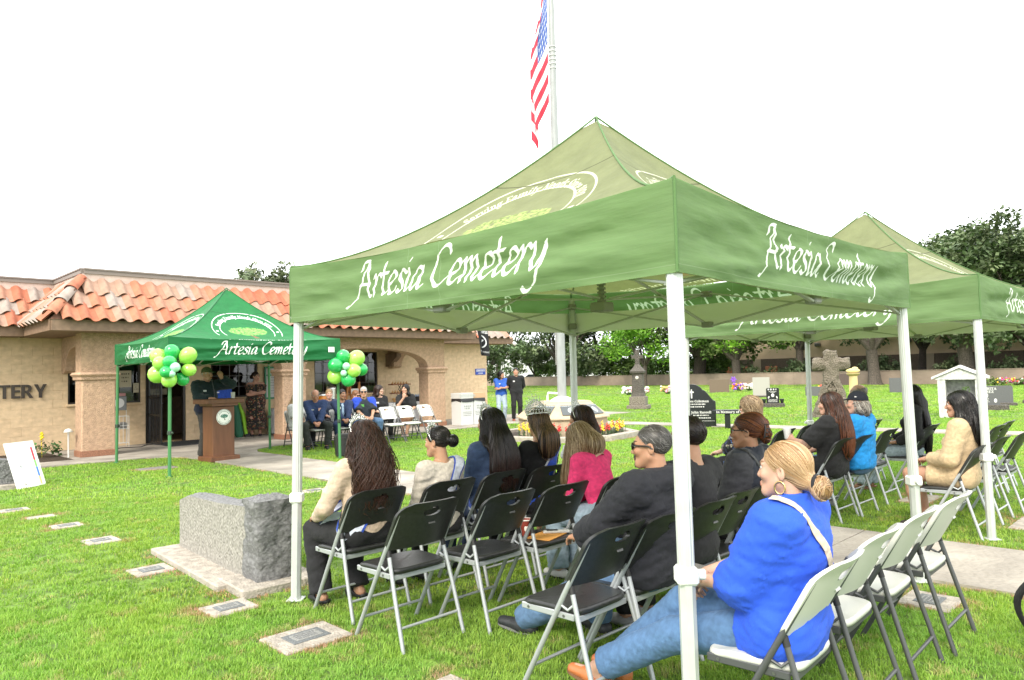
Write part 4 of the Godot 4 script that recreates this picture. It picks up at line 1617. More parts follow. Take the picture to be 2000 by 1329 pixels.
	var words := ["yellow snapdragons at the left corner of the monument bed", "second clump of yellow snapdragons from the left of the bed", "red snapdragons behind the head of the guest with the tall crown", "small red snapdragons left of centre before the monument", "low yellow snapdragons in the centre of the monument bed", "dark crimson snapdragons beside the off shoulder guest", "red snapdragons right of centre in the monument bed", "yellow snapdragons by the right hand face of the monument", "tall red snapdragons near the right corner of the bed", "yellow snapdragons at the far right of the bed", "yellow snapdragons at the far left of the bed", "yellow clump half hidden behind the off shoulder guest"]
	for k in fl.size():
		var f: Array = fl[k]
		var g := thing("snapdragon", words[k], "flower", mc + rot(0, 0.18, 0) * V(f[0], 0.04, f[1]), 0.0, "flowers planted around the monument")
		var lf := MB.new()
		var bl := MB.new()
		for i in 9:
			var a := rng.randf() * TAU
			var r := rng.randf() * 0.11
			var hh := rng.randf_range(0.2, 0.36)
			var foot := V(cos(a) * r, 0, sin(a) * r)
			lf.tube([foot, foot * 1.15 + V(0, hh, 0)], [0.006, 0.003], 4)
			for j in 7:
				var y := hh * (0.1 + 0.1 * j)
				var b3 := rot(0.5, rng.randf() * TAU, 0)
				lf.quad(foot + V(0, y, 0), foot + V(0, y, 0) + b3 * V(0.018, 0.01, 0.03), foot + V(0, y, 0) + b3 * V(0, 0.02, 0.075), foot + V(0, y, 0) + b3 * V(-0.018, 0.01, 0.03))
			if i < 5:
				for j in 6:
					var y := hh * (0.72 + j * 0.075)
					bl.ball(foot * 1.15 + V(cos(j * 2.3) * 0.018, y, sin(j * 2.3) * 0.018), Vector3.ONE * (0.026 - j * 0.0025), 6, 4)
		obj("foliage", lf, leafm, g)
		obj("blossoms", bl, reds[f[2]], g)
	# flagpole and flags
	var po := thing("flagpole", "tall white metal flagpole rising out of the octagonal monument", "flagpole", mc + V(0, 0.86, 0))
	var pmx := MB.new()
	pmx.tube([V(0, 0, 0), V(0, 5.0, 0), V(0, 12.5, 0)], [0.112, 0.10, 0.065], 20)
	var polem := mat(0.34, 0.355, 0.36, 0.35, {"tex": ntex(70, 0.02, 0.85, 1.0), "tri": V(1, 0.3, 1)})
	obj("pole", pmx, polem, po)
	var cm := MB.new()
	cm.lathe([Vector2(0.30, 0), Vector2(0.29, 0.035), Vector2(0.2, 0.09), Vector2(0.125, 0.12), Vector2(0.112, 0.125)], 24)
	obj("collar", cm, mat(0.7, 0.7, 0.68, 0.5), po)
	var bands := MB.new()
	for i in 6:
		bands.tube([V(0, 8.35 + i * 0.11, 0), V(0, 8.38 + i * 0.11, 0)], 0.095, 16)
	obj("band", bands, mat(0.4, 0.41, 0.41, 0.4), po)
	var cleat := MB.new()
	cleat.tube([V(-0.11, 0.2, 0), V(-0.34, 0.22, 0), V(-0.36, 0.12, 0), V(-0.36, 0.03, 0)], 0.025, 8)
	obj("valve_pipe", cleat, mat(0.7, 0.7, 0.68, 0.5), po)
	var rope := MB.new()
	rope.tube([V(-0.125, 0.9, 0.02), V(-0.10, 7.0, 0.02), V(-0.085, 12.4, 0.02)], 0.006, 5)
	obj("halyard", rope, mat(0.6, 0.6, 0.57, 0.8), po)
	# stars and stripes hanging limp
	var im := Image.create(1024, 540, false, Image.FORMAT_RGB8)
	im.fill(Color(0.9, 0.9, 0.9))
	for k in 7:
		im.fill_rect(Rect2i(0, int(k * 2 * 540 / 13.0), 1024, int(540 / 13.0) + 1), lin(0.55, 0.035, 0.065))
	im.fill_rect(Rect2i(0, 0, 400, int(540 * 7 / 13.0)), lin(0.07, 0.12, 0.36))
	for j in 9:
		for i in (6 if j % 2 == 0 else 5):
			var c := Vector2(34 + i * 66 + (33 if j % 2 == 1 else 0), 17 + j * 32)
			for s in 5:
				var a := -PI / 2 + s * TAU / 5
				var a2 := a + TAU * 2 / 5
				fill_tri(im, c + Vector2(cos(a), sin(a)) * 15, c + Vector2(cos(a2), sin(a2)) * 15, c, Color(0.95, 0.95, 0.95))
				fill_tri(im, c + Vector2(cos(a), sin(a)) * 15, c + Vector2(cos(a + 0.63), sin(a + 0.63)) * 6.5, c, Color(0.95, 0.95, 0.95))
				fill_tri(im, c + Vector2(cos(a), sin(a)) * 15, c + Vector2(cos(a - 0.63), sin(a - 0.63)) * 6.5, c, Color(0.95, 0.95, 0.95))
	var flagm := StandardMaterial3D.new()
	flagm.albedo_texture = ImageTexture.create_from_image(im)
	flagm.roughness = 0.8
	flagm.backlight_enabled = true
	flagm.backlight = Color(0.6, 0.6, 0.6)
	flagm.cull_mode = BaseMaterial3D.CULL_DISABLED
	var fo := thing("national_flag", "limp stars and stripes flag hanging in folds beside the upper flagpole", "flag", mc + V(-0.1, 0, 0))
	var fg := MB.new()
	var frows := []
	for j in 61:
		var s := j / 60.0
		var r := PackedVector3Array()
		var y0 := 11.65 - 3.3 * s
		var spread := smoothstep(0.0, 0.42, s)
		for i in 49:
			var t := i / 48.0
			# the fly folds once: outwards, then back behind itself
			var wv := t / 0.62 if t < 0.62 else 1.0 - (t - 0.62) / 0.38 * 0.42
			var x := -0.43 * wv * (0.25 + 0.75 * spread) - (0.035 if t >= 0.62 else 0.0)
			var drop := 1.55 * t * (0.6 + 0.4 * spread)
			if t > 0.62:
				drop = 1.55 * 0.62 * (0.6 + 0.4 * spread) + (t - 0.62) * 0.9
			var z := 0.05 * sin(t * 15.0 + s * 2.0) * spread - (0.13 if t > 0.62 else 0.13 * pow(t / 0.62, 4.0))
			r.append(V(x - 0.02 * s, y0 - drop * 0.9 + (0.0 if s < 0.001 else 0.0), z))
		frows.append(r)
	fg.grid(frows)
	obj("cloth", fg, flagm, fo)
	# tall carved stone with cross
	var st := mat(0.20, 0.18, 0.155, 0.95, {"tex": ntex(71, 0.05, 0.5, 1.0), "tri": 1.2, "norm": bumptex(72, 0.1, 8.0)})
	var cr := thing("cross_monument", "tall weathered stone pillar topped by a cross on a square plinth", "monument", V(5.12, 0, -29.7), -0.35)
	var c1 := MB.new()
	c1.box(V(0, 0.08, 0), V(0.86, 0.16, 0.86), Basis(), 0.02)
	c1.box(V(0, 0.33, 0), V(0.66, 0.36, 0.66), Basis(), 0.02)
	obj("plinth", c1, mat(0.33, 0.29, 0.235, 0.95, {"tex": ntex(71, 0.05, 0.5, 1.0), "tri": 1.2}), cr)
	var c2 := MB.new()
	c2.lathe([Vector2(0.37, 0.5), Vector2(0.33, 0.62), Vector2(0.28, 1.42), Vector2(0.38, 1.46), Vector2(0.40, 1.54), Vector2(0.30, 1.62), Vector2(0.16, 1.76), Vector2(0.13, 1.82)], 4, Transform3D(rot(0, PI / 4, 0), Vector3.ZERO), true)
	obj("shaft", c2, st, cr)
	var c3 := MB.new()
	c3.prism(PackedVector2Array([Vector2(-0.09, 1.8), Vector2(0.09, 1.8), Vector2(0.08, 2.06), Vector2(0.23, 2.06), Vector2(0.23, 2.2), Vector2(0.08, 2.2), Vector2(0.08, 2.42), Vector2(-0.08, 2.42), Vector2(-0.08, 2.2), Vector2(-0.23, 2.2), Vector2(-0.23, 2.06), Vector2(-0.08, 2.06)]), -0.075, 0.075)
	obj("cross", c3, st, cr)
	var c4 := MB.new()
	c4.lathe([Vector2(0.001, 0.012), Vector2(0.06, 0.01), Vector2(0.07, 0)], 16, Transform3D(Basis(Vector3.RIGHT, PI / 2), V(0, 1.28, 0.215)))
	obj("medallion", c4, mat(0.5, 0.48, 0.44, 0.7), cr)
	lines(cr, V(0, 1.1, 0.222), 0.26, 7, 0.07, 0.025, mat(0.10, 0.09, 0.08, 0.9), 3)
	rect_hole(5.12, -29.7, 0.9, 0.9, -0.35)
	# black serpentine headstone with bench
	var blk := mat(0.02, 0.022, 0.025, 0.25, {"tex": ntex(73, 0.3, 0.75, 1.0), "tri": 2.0})
	var lett := mat(0.62, 0.62, 0.6, 0.8)
	var pl2 := PackedVector2Array([Vector2(0.46, 0), Vector2(0.46, 0.66)])
	for i in 13:
		var t := i / 12.0
		pl2.append(Vector2(0.45 - 0.32 * t, 0.70 + 0.30 * (t * t * (3 - 2 * t))))
	for i in 15:
		var a := PI * (0.12 + 0.88 * i / 14.0)
		pl2.append(Vector2(-0.16 + cos(a) * 0.30, 0.92 + sin(a) * 0.24))
	pl2.append(Vector2(-0.46, 0))
	var bh := headstone("black_headstone", "polished black serpentine headstone with a white cross beside the near tent pole", 5.02, -19.75, -0.30, pl2, 0.2, blk, V(0, 0, 0), blk)
	var xc := MB.new()
	xc.box(V(-0.16, 0.90, 0.102), V(0.035, 0.24, 0.006))
	xc.box(V(-0.16, 0.945, 0.102), V(0.12, 0.035, 0.0055))
	obj("engraved_cross", xc, lett, bh)
	for k in 2:
		var tx := text_mb(["James Coleman", "John Russell"][k], 0.085, "Droid Serif", 700)
		inst("engraved_lettering", tx.mesh(lett), null, bh, Transform3D(Basis(), V(-0.04 + k * 0.12, 0.70 - k * 0.3, 0.103)))
		lines(bh, V(-0.04 + k * 0.12, 0.62 - k * 0.3, 0.102), 0.5, 2, 0.07, 0.03, lett, 9 + k)
	lines(bh, V(0.05, 0.17, 0.102), 0.75, 1, 0.05, 0.014, lett, 19)
	var bn := thing("memorial_bench", "black stone memorial bench lettered along its edge, right of the black headstone", "bench", V(5.78, 0, -18.95), -0.30)
	var b1 := MB.new()
	b1.box(V(0.0, 0.44, 0), V(1.15, 0.1, 0.36), Basis(), 0.012)
	obj("seat", b1, blk, bn)
	for s in [-0.2, 0.45]:
		var b2 := MB.new()
		b2.box(V(s, 0.195, 0), V(0.14, 0.39, 0.28), Basis(), 0.01)
		obj("leg", b2, blk, bn)
	var tx3 := text_mb("In Memory of Gretchen", 0.085, "Droid Serif", 700)
	inst("engraved_lettering", tx3.mesh(lett), null, bn, Transform3D(Basis(), V(0.02, 0.44, 0.1825)))
	# rough stone cross with carved leaves
	var rc := mat(0.31, 0.265, 0.20, 0.95, {"tex": ntex(74, 0.05, 0.5, 1.0, 512), "tri": 1.0, "norm": bumptex(75, 0.06, 14.0)})
	var sc := thing("rough_stone_cross", "large rough hewn tan stone cross with carved leaves behind the guests", "monument", V(9.75, 0, -22.2), -0.4)
	var f := SDF.new(V(-0.95, -0.1, -0.6), V(0.85, 2.3, 0.6), 0.045)
	f.cap(V(0, 0, 0), V(0, 0.9, 0), 0.62, 0.30, 0.1, V(1, 1, 0.75))
	f.cap(V(0, 0.8, 0), V(0, 2.05, 0), 0.24, 0.19, 0.06, V(1, 1, 0.9), 2)
	f.cap(V(-0.52, 1.62, 0), V(0.52, 1.62, 0), 0.19, 0.19, 0.04, V(1, 1, 0.9), 3)
	f.cap(V(-0.35, 0.2, 0.25), V(-0.1, 0.9, 0.2), 0.12, 0.07, 0.06)
	var sm := MB.new()
	f.net(sm)
	sm.wobble(fnoise(15, 3.0), 0.06)
	obj("cross", sm, rc, sc)
	var lf2 := MB.new()
	rng.seed = 9
	for i in 26:
		var y := rng.randf_range(0.2, 1.1)
		var x := rng.randf_range(-0.3, 0.3) * (1.4 - y)
		var z := 0.47 * (1.0 - y * 0.45) * sqrt(maxf(0.05, 1.0 - pow(x / (0.66 - y * 0.3), 2.0)))
		lf2.ball(V(x, y, z), V(0.1, 0.035, 0.035), 8, 5, rot(0, 0, rng.randf() * TAU))
	for s in [-1.0, 1.0]:
		lf2.tube([V(s * 0.3, 0.15, 0.42), V(s * 0.1, 0.55, 0.40), V(s * 0.18, 0.85, 0.3), V(0, 1.15, 0.26)], 0.03, 6)
	lf2.wobble(fnoise(15, 3.0), 0.06)
	obj("carved_leaf", lf2, rc, sc)
	rect_hole(9.75, -22.2, 1.4, 1.0, -0.4)
	# white marble shrine
	var mar := mat(0.70, 0.70, 0.68, 0.5, {"tex": ntex(76, 0.012, 0.72, 1.0, 512, FastNoiseLite.TYPE_SIMPLEX, 6), "tri": 1.2})
	var sh := thing("marble_shrine", "white marble shrine with a gabled roof and potted plants in its niche", "shrine", V(12.9, 0, -20.9), -0.62)
	var s1 := MB.new()
	s1.box(V(0, 0.19, 0), V(1.1, 0.4, 0.62), Basis(), 0.01)
	obj("base", s1, mar, sh)
	for s in [-1, 1]:
		var s2 := MB.new()
		s2.box(V(s * 0.46, 0.74, 0), V(0.2, 0.7, 0.6), Basis(), 0.01)
		obj("side_wall", s2, mar, sh)
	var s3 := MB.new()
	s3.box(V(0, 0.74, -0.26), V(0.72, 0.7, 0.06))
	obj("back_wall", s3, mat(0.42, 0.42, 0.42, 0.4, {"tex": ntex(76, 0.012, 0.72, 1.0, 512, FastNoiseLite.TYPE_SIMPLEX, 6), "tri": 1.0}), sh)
	var s4 := MB.new()
	s4.prism(PackedVector2Array([Vector2(-0.6, 1.09), Vector2(0.6, 1.09), Vector2(0.6, 1.13), Vector2(0, 1.40), Vector2(-0.6, 1.13)]), -0.33, 0.32)
	var roofp := obj("pediment", s4, mar, sh)
	for s in [-1.0, 1.0]:
		var s5 := MB.new()
		s5.bar(V(s * 0.68, 1.12, 0), V(0, 1.44, 0), 0.76, 0.07, Vector3.UP)
		s5 = MB.new()
		s5.prism(PackedVector2Array([Vector2(s * 0.70, 1.10), Vector2(s * 0.70, 1.17), Vector2(0, 1.50), Vector2(0, 1.42)]), -0.38, 0.38)
		obj("roof_slab", s5, mar, roofp)
	for k in 2:
		var po2 := thing("potted_plant", ["squat potted plant with red flowers in the marble shrine niche", "tall green potted plant in a pale pot in the marble shrine niche"][k], "plant", V(12.9, 0.39, -20.9) + rot(0, -0.62, 0) * V(-0.2 + k * 0.32, 0, 0.12))
		var pt := MB.new()
		pt.lathe([Vector2(0.001, 0), Vector2(0.06, 0), Vector2(0.085, 0.15), Vector2(0.07, 0.15), Vector2(0.065, 0.12), Vector2(0.001, 0.12)], 14)
		obj("pot", pt, mat(0.5, 0.52, 0.42, 0.5) if k == 1 else mat(0.55, 0.55, 0.53, 0.5), po2)
		var lm := MB.new()
		for i in 60:
			var hh := rng.randf_range(0.14, 0.24 + k * 0.25)
			lm.ball(V(rng.randf_range(-0.08, 0.08), hh, rng.randf_range(-0.08, 0.08)), V(0.03, 0.008, 0.014), 5, 3, rot(rng.randf(), rng.randf() * TAU, rng.randf()))
		lm.tube([V(0, 0.1, 0), V(0, 0.3 + k * 0.15, 0)], 0.008, 5)
		obj("foliage", lm, mat(0.10, 0.2, 0.03, 0.7) if k == 1 else mat(0.11, 0.13, 0.05, 0.7), po2)
		var bm := MB.new()
		for i in 5 - k * 3:
			bm.ball(V(rng.randf_range(-0.06, 0.06), 0.24, rng.randf_range(-0.05, 0.09)), Vector3.ONE * 0.018, 6, 4)
		obj("blossoms", bm, mat(0.5, 0.06, 0.05, 0.7), po2)
	rect_hole(12.9, -20.9, 1.2, 0.8, -0.62)
	# smaller stones farther back
	var rect := PackedVector2Array([Vector2(-0.24, 0), Vector2(0.24, 0), Vector2(0.24, 0.56), Vector2(0.2, 0.6), Vector2(-0.2, 0.6), Vector2(-0.24, 0.56)])
	var sk := headstone("skull_headstone", "small black headstone with white engraved figures and scroll on a grey base", 10.15, -28.4, -0.35, rect, 0.12, blk, V(0.86, 0.16, 0.4), st)
	lines(sk, V(0, 0.7, 0.065), 0.36, 1, 0.05, 0.06, lett, 21)
	lines(sk, V(0, 0.62, 0.065), 0.3, 2, 0.035, 0.02, lett, 22)
	lines(sk, V(0, 0.3, 0.065), 0.36, 3, 0.04, 0.022, lett, 23)
	var sm2 := MB.new()
	sm2.ball(V(0, 0.47, 0.062), V(0.06, 0.07, 0.01), 12, 8)
	for s in [-1, 1]:
		sm2.ball(V(s * 0.15, 0.39, 0.062), V(0.025, 0.055, 0.008), 8, 6, rot(0, 0, s * 0.3))
	obj("engraved_figure", sm2, lett, sk)
	for s in [-1, 1]:
		var vs := MB.new()
		vs.lathe([Vector2(0.001, 0.16), Vector2(0.05, 0.16), Vector2(0.085, 0.32), Vector2(0.06, 0.33), Vector2(0.001, 0.3)], 12, Transform3D(Basis(), V(s * 0.33, 0, 0.03)))
		obj("vase", vs, blk, sk)
	var grey := mat(0.16, 0.165, 0.17, 0.6, {"tex": ntex(64, 0.3, 0.55, 1.0, 512), "tri": 1.2})
	var big := PackedVector2Array([Vector2(-0.42, 0), Vector2(0.42, 0), Vector2(0.42, 0.58), Vector2(0.38, 0.62), Vector2(-0.38, 0.62), Vector2(-0.42, 0.58)])
	var h2 := headstone("grey_headstone", "dark grey engraved headstone on a wide base right of the marble shrine", 15.5, -23.9, -0.5, big, 0.16, grey, V(1.3, 0.16, 0.5), st)
	for k in 2:
		var tx := text_mb(["MARIE RITA", "RAMIREZ"][k], 0.11, "Droid Serif", 700)
		inst("engraved_lettering", tx.mesh(lett), null, h2, Transform3D(Basis(), V(0, 0.69 - k * 0.1, 0.083)))
	lines(h2, V(-0.05, 0.36, 0.082), 0.4, 4, 0.05, 0.02, lett, 25)
	var em := MB.new()
	em.lathe([Vector2(0.085, 0), Vector2(0.095, 0.004), Vector2(0.105, 0)], 20, Transform3D(Basis(Vector3.RIGHT, PI / 2), V(0, 0.47, 0.08)))
	em.ball(V(0.0, 0.47, 0.08), V(0.05, 0.06, 0.006), 8, 6)
	em.ball(V(0.3, 0.3, 0.08), V(0.045, 0.07, 0.006), 8, 6)
	obj("engraved_figure", em, lett, h2)
	headstone("grey_headstone", "small grey headstone near the right edge beyond the dark engraved one", 17.6, -26.0, -0.5, rect, 0.14, grey, V(0.7, 0.1, 0.35), st)
	headstone("grey_headstone", "wide pale stone cut by the right edge of the picture", 19.4, -26.6, -0.5, big, 0.2, mat(0.26, 0.25, 0.23, 0.9), V(1.2, 0.12, 0.5), st)
	headstone("grey_headstone", "small slate headstone with flowers left of the rough stone cross", 15.73, -38.0, -0.4, PackedVector2Array([Vector2(-0.4, 0), Vector2(0.4, 0), Vector2(0.4, 0.5), Vector2(-0.4, 0.5)]), 0.15, grey, V(0, 0, 0), st)
	headstone("grey_headstone", "pale grey slab headstone directly behind the black skull headstone", 13.0, -38.0, -0.4, PackedVector2Array([Vector2(-0.42, 0), Vector2(0.42, 0), Vector2(0.42, 0.95), Vector2(-0.42, 0.95)]), 0.2, mat(0.34, 0.33, 0.3, 0.9), V(1.0, 0.1, 0.5), st)
	headstone("grey_headstone", "dark narrow headstone behind the bald guest", 21.2, -40.0, -0.4, PackedVector2Array([Vector2(-0.4, 0), Vector2(0.4, 0), Vector2(0.4, 0.8), Vector2(-0.4, 0.8)]), 0.2, grey, V(0, 0, 0), st)
	headstone("brown_headstone", "square brown granite block behind the black headstone's shoulder", 13.5, -47.5, -0.3, PackedVector2Array([Vector2(-0.62, 0), Vector2(0.62, 0), Vector2(0.62, 0.85), Vector2(-0.62, 0.85)]), 0.5, mat(0.13, 0.095, 0.065, 0.7), V(0, 0, 0), st)
	var gp := thing("statue_pillar", "yellow stone pillar with a small reclining figure on top, by the rough cross", "statue", V(17.6, 0, -37.5), -0.4)
	var g1 := MB.new()
	g1.lathe([Vector2(0.36, 0), Vector2(0.30, 0.1), Vector2(0.27, 1.0), Vector2(0.42, 1.1), Vector2(0.44, 1.16), Vector2(0.001, 1.16)], 4, Transform3D(rot(0, PI / 4, 0), Vector3.ZERO), true)
	obj("pillar", g1, mat(0.5, 0.40, 0.2, 0.8), gp)
	var g2 := MB.new()
	g2.ball(V(0, 1.28, 0), V(0.34, 0.13, 0.14), 12, 8)
	g2.ball(V(-0.26, 1.45, 0), V(0.1, 0.12, 0.09), 10, 7)
	g2.ball(V(0.1, 1.38, 0), V(0.16, 0.1, 0.1), 10, 7)
	obj("figure", g2, mat(0.55, 0.46, 0.22, 0.8), gp)
	# grave flowers
	var bq := [[8.1, -45.5, "white ringed bouquet of pink flowers on a far grave", [Color(0.75, 0.75, 0.75), Color(0.7, 0.25, 0.35), Color(0.7, 0.68, 0.66)]], [7.3, -45.8, "white wreath standing left of the cross monument's plinth", [Color(0.78, 0.78, 0.78), Color(0.75, 0.75, 0.72), Color(0.6, 0.3, 0.35)]], [9.9, -46.5, "pink and white grave flowers just right of the cross monument", [Color(0.7, 0.3, 0.4), Color(0.75, 0.75, 0.7), Color(0.6, 0.4, 0.15)]], [15.1, -48.5, "orange flowers with purple pinwheels behind the black headstone", [Color(0.75, 0.25, 0.03), Color(0.25, 0.08, 0.55), Color(0.6, 0.5, 0.4)]], [15.9, -48.9, "white and pink flowers beside the orange ones on a far grave", [Color(0.7, 0.66, 0.6), Color(0.6, 0.3, 0.25), Color(0.3, 0.3, 0.25)]], [16.6, -38.4, "red and yellow flowers beside the small slate headstone", [Color(0.7, 0.5, 0.05), Color(0.65, 0.08, 0.05), Color(0.7, 0.6, 0.2)]]]
	for k in bq.size():
		var e: Array = bq[k]
		var g := thing("grave_flowers", e[2], "flowers", V(e[0], 0, e[1]))
		var fm2 := MB.new()
		for i in 46:
			fm2.col = e[3][rng.randi() % 3]
			fm2.ball(V(rng.randf_range(-0.42, 0.42), rng.randf_range(0.15, 0.5), rng.randf_range(-0.2, 0.2)), Vector3.ONE * rng.randf_range(0.06, 0.1), 6, 4)
		obj("blossoms", fm2, mat(1, 1, 1, 0.8, {"vc": true}), g, true)
		var lm := MB.new()
		for i in 30:
			lm.tube([V(0, 0, 0), V(rng.randf_range(-0.4, 0.4), rng.randf_range(0.15, 0.4), rng.randf_range(-0.2, 0.2))], [0.02, 0.012], 4)
		obj("foliage", lm, leafm, g)
		if k == 3:
			var pw := MB.new()
			for i in 6:
				pw.ball(V(-0.35 + 0.12 * cos(i * 1.05), 0.8 + 0.12 * sin(i * 1.05), 0), V(0.1, 0.05, 0.02), 7, 5, rot(0, 0, i * 1.05))
			pw.tube([V(-0.35, 0, 0), V(-0.35, 0.8, 0)], 0.012, 5)
			obj("pinwheel", pw, mat(0.2, 0.06, 0.5, 0.4), g)
# ---------------------------------------------------------------- folding chairs
func chair_point(y: float) -> Vector3:   # along the long tube
	return V(0, y, lerpf(-0.225, 0.235, y / 0.82))

func make_chair(called: String, label: String, plastic: Material, metal: Material, light: bool) -> Node3D:
	var o := thing(called, label, "chair")
	var seat := MB.new()
	var rings := []
	for lay in [[0.03, 0.406], [0.006, 0.414], [0.0, 0.428], [0.003, 0.440], [0.011, 0.4455], [0.016, 0.4463], [0.07, 0.4463], [0.17, 0.445]]:
		var ring := PackedVector3Array()
		for i in 44:
			var a := TAU * i / 44.0
			var e := 0.34
			var cx := signf(cos(a)) * pow(absf(cos(a)), e)
			var cz := signf(sin(a)) * pow(absf(sin(a)), e)
			var wx: float = 0.215 + 0.008 * -cz
			ring.append(V(cx * (wx - lay[0]), lay[1] - 0.012 * smoothstep(0.4, 1.0, -cz), -0.05 + cz * (0.195 - lay[0] * 0.9)))
		rings.append(ring)
	seat.grid(rings, true)
	seat.fan(rings[0], true)
	seat.fan(rings[7])
	obj("seat", seat, plastic, o)
	# curved backrest with a hand hole
	var back := MB.new()
	var nx := 32
	var ny := 16
	var y0 := 0.555
	var y1 := 0.84
	var hx := 0.0
	var hy := 0.772
	var pos := func(i: int, j: int, face: float) -> Vector3:
		var t := float(j) / ny
		var y := lerpf(y0, y1, t)
		var w := 0.232
		var rt := 0.085
		if y > y1 - rt:
			w -= rt - sqrt(maxf(0.0, rt * rt - pow(y - (y1 - rt), 2.0)))
		var rb := 0.03
		if y < y0 + rb:
			w -= rb - sqrt(maxf(0.0, rb * rb - pow(y0 + rb - y, 2.0)))
		var x := (float(i) / nx * 2.0 - 1.0) * w
		var q := Vector2((x - hx) / 0.062, (y - hy) / 0.024)
		var l := q.length()
		if l > 0.72 and l < 1.45:
			q = q / l * (1.0 if l < 1.12 else 1.0 + (l - 1.12))
			x = hx + q.x * 0.062
			y = hy + q.y * 0.024
		var z := lerpf(-0.225, 0.235, y / 0.82) + 0.012 - 0.045 * pow(x / 0.232, 2.0) + 0.03
		# rolled top edge
		z += 0.012 * smoothstep(0.8, 1.0, t)
		return V(x, y, z + face * 0.011)
	for face in [-1.0, 1.0]:
		var base := back.v.size()
		for j in ny + 1:
			for i in nx + 1:
				back.p(pos.call(i, j, face))
		for j in ny:
			for i in nx:
				var c: Vector3 = (pos.call(i, j, 0.0) + pos.call(i + 1, j + 1, 0.0)) * 0.5
				if Vector2((c.x - hx) / 0.062, (c.y - hy) / 0.024).length() < 0.98:
					continue
				var a := base + j * (nx + 1) + i
				if face < 0.0:
					back.tri(a, a + 1, a + nx + 2)
					back.tri(a, a + nx + 2, a + nx + 1)
				else:
					back.tri(a, a + nx + 2, a + 1)
					back.tri(a, a + nx + 1, a + nx + 2)
	var rim := []
	for e in [[0, 0, 1, 0, nx], [nx, 0, 0, 1, ny], [nx, ny, -1, 0, nx], [0, ny, 0, -1, ny]]:
		for k in e[4]:
			rim.append([e[0] + e[2] * k, e[1] + e[3] * k])
	var r1 := PackedVector3Array()
	var r2 := PackedVector3Array()
	for e in rim:
		r1.append(pos.call(e[0], e[1], -1.0))
		r2.append(pos.call(e[0], e[1], 1.0))
	back.grid([r1, r2], true)
	var h1 := PackedVector3Array()
	var h2 := PackedVector3Array()
	for i in 20:
		var a := TAU * i / 20.0
		var x := hx + cos(a) * 0.062
		var y := hy + sin(a) * 0.024
		var z := lerpf(-0.225, 0.235, y / 0.82) + 0.042 - 0.045 * pow(x / 0.232, 2.0) + 0.012 * smoothstep(0.8, 1.0, (y - y0) / (y1 - y0))
		h1.append(V(x, y, z - 0.0112))
		h2.append(V(x, y, z + 0.0112))
	back.grid([h1, h2], true)
	var bk := obj("backrest", back, plastic, o)
	var pm := MB.new()
	pm.box(chair_point(0.70) + V(0.02, 0, 0.0555), V(0.05, 0.014, 0.004), rot(-0.5, 0, 0), 0.001)
	obj("maker_mark", pm, mat(0.07, 0.07, 0.07, 0.6) if not light else mat(0.5, 0.5, 0.49, 0.6), bk)
	for s in [-1, 1]:
		var x: float = s * 0.222
		var f := MB.new()
		var a := chair_point(0.78) + V(x * 0.95, 0, 0)
		f.tube([a, chair_point(0.5) + V(x, 0, 0), V(x * 1.02, 0.0, -0.225)], 0.0135, 10, true, 1.0)
		obj("front_leg", f, metal, o)
		var r := MB.new()
		r.tube([V(x * 0.93, 0.52, 0.10), V(x * 0.98, 0.3, 0.165), V(x * 1.02, 0.0, 0.255)], 0.0125, 10)
		obj("rear_leg", r, metal, o)
		var cp := MB.new()
		cp.tube([V(x * 0.93, 0.515, 0.1015), V(x * 0.92, 0.56, 0.088)], [0.015, 0.014], 10)
		obj("leg_cap", cp, mat(0.015, 0.015, 0.015, 0.6), o)
		var l := MB.new()
		l.box(V(x * 0.94, 0.405, -0.06), V(0.014, 0.032, 0.34), Basis(), 0.004)
		obj("side_rail", l, metal, o)
		var br := MB.new()
		br.tube([chair_point(0.46) + V(x * 1.0, 0, 0), chair_point(0.46) + V(x * 1.0, -0.02, 0.05), V(x * 0.95, 0.47, 0.115)], 0.007, 6)
		obj("bracket", br, metal, o)
		var bo := MB.new()
		for z in [-0.18, 0.05]:
			bo.tube([V(x * 0.9, 0.405, z), V(x * 0.99, 0.405, z)], 0.007, 8)
		obj("bolt", bo, mat(0.2, 0.2, 0.2, 0.4, {"metal": 0.8}), o)
	var cb := MB.new()
	cb.tube([V(-0.222, 0.12, -0.158), V(0.222, 0.12, -0.158)], 0.009, 8)
	obj("crossbar", cb, metal, o)
	var cb2 := MB.new()
	cb2.tube([V(-0.222, 0.13, 0.215), V(0.222, 0.13, 0.215)], 0.009, 8)
	obj("crossbar", cb2, metal, o)
	var cb3 := MB.new()
	cb3.box(V(0, 0.395, 0.12), V(0.40, 0.03, 0.012), Basis(), 0.003)
	obj("crossbar", cb3, metal, o)
	return o

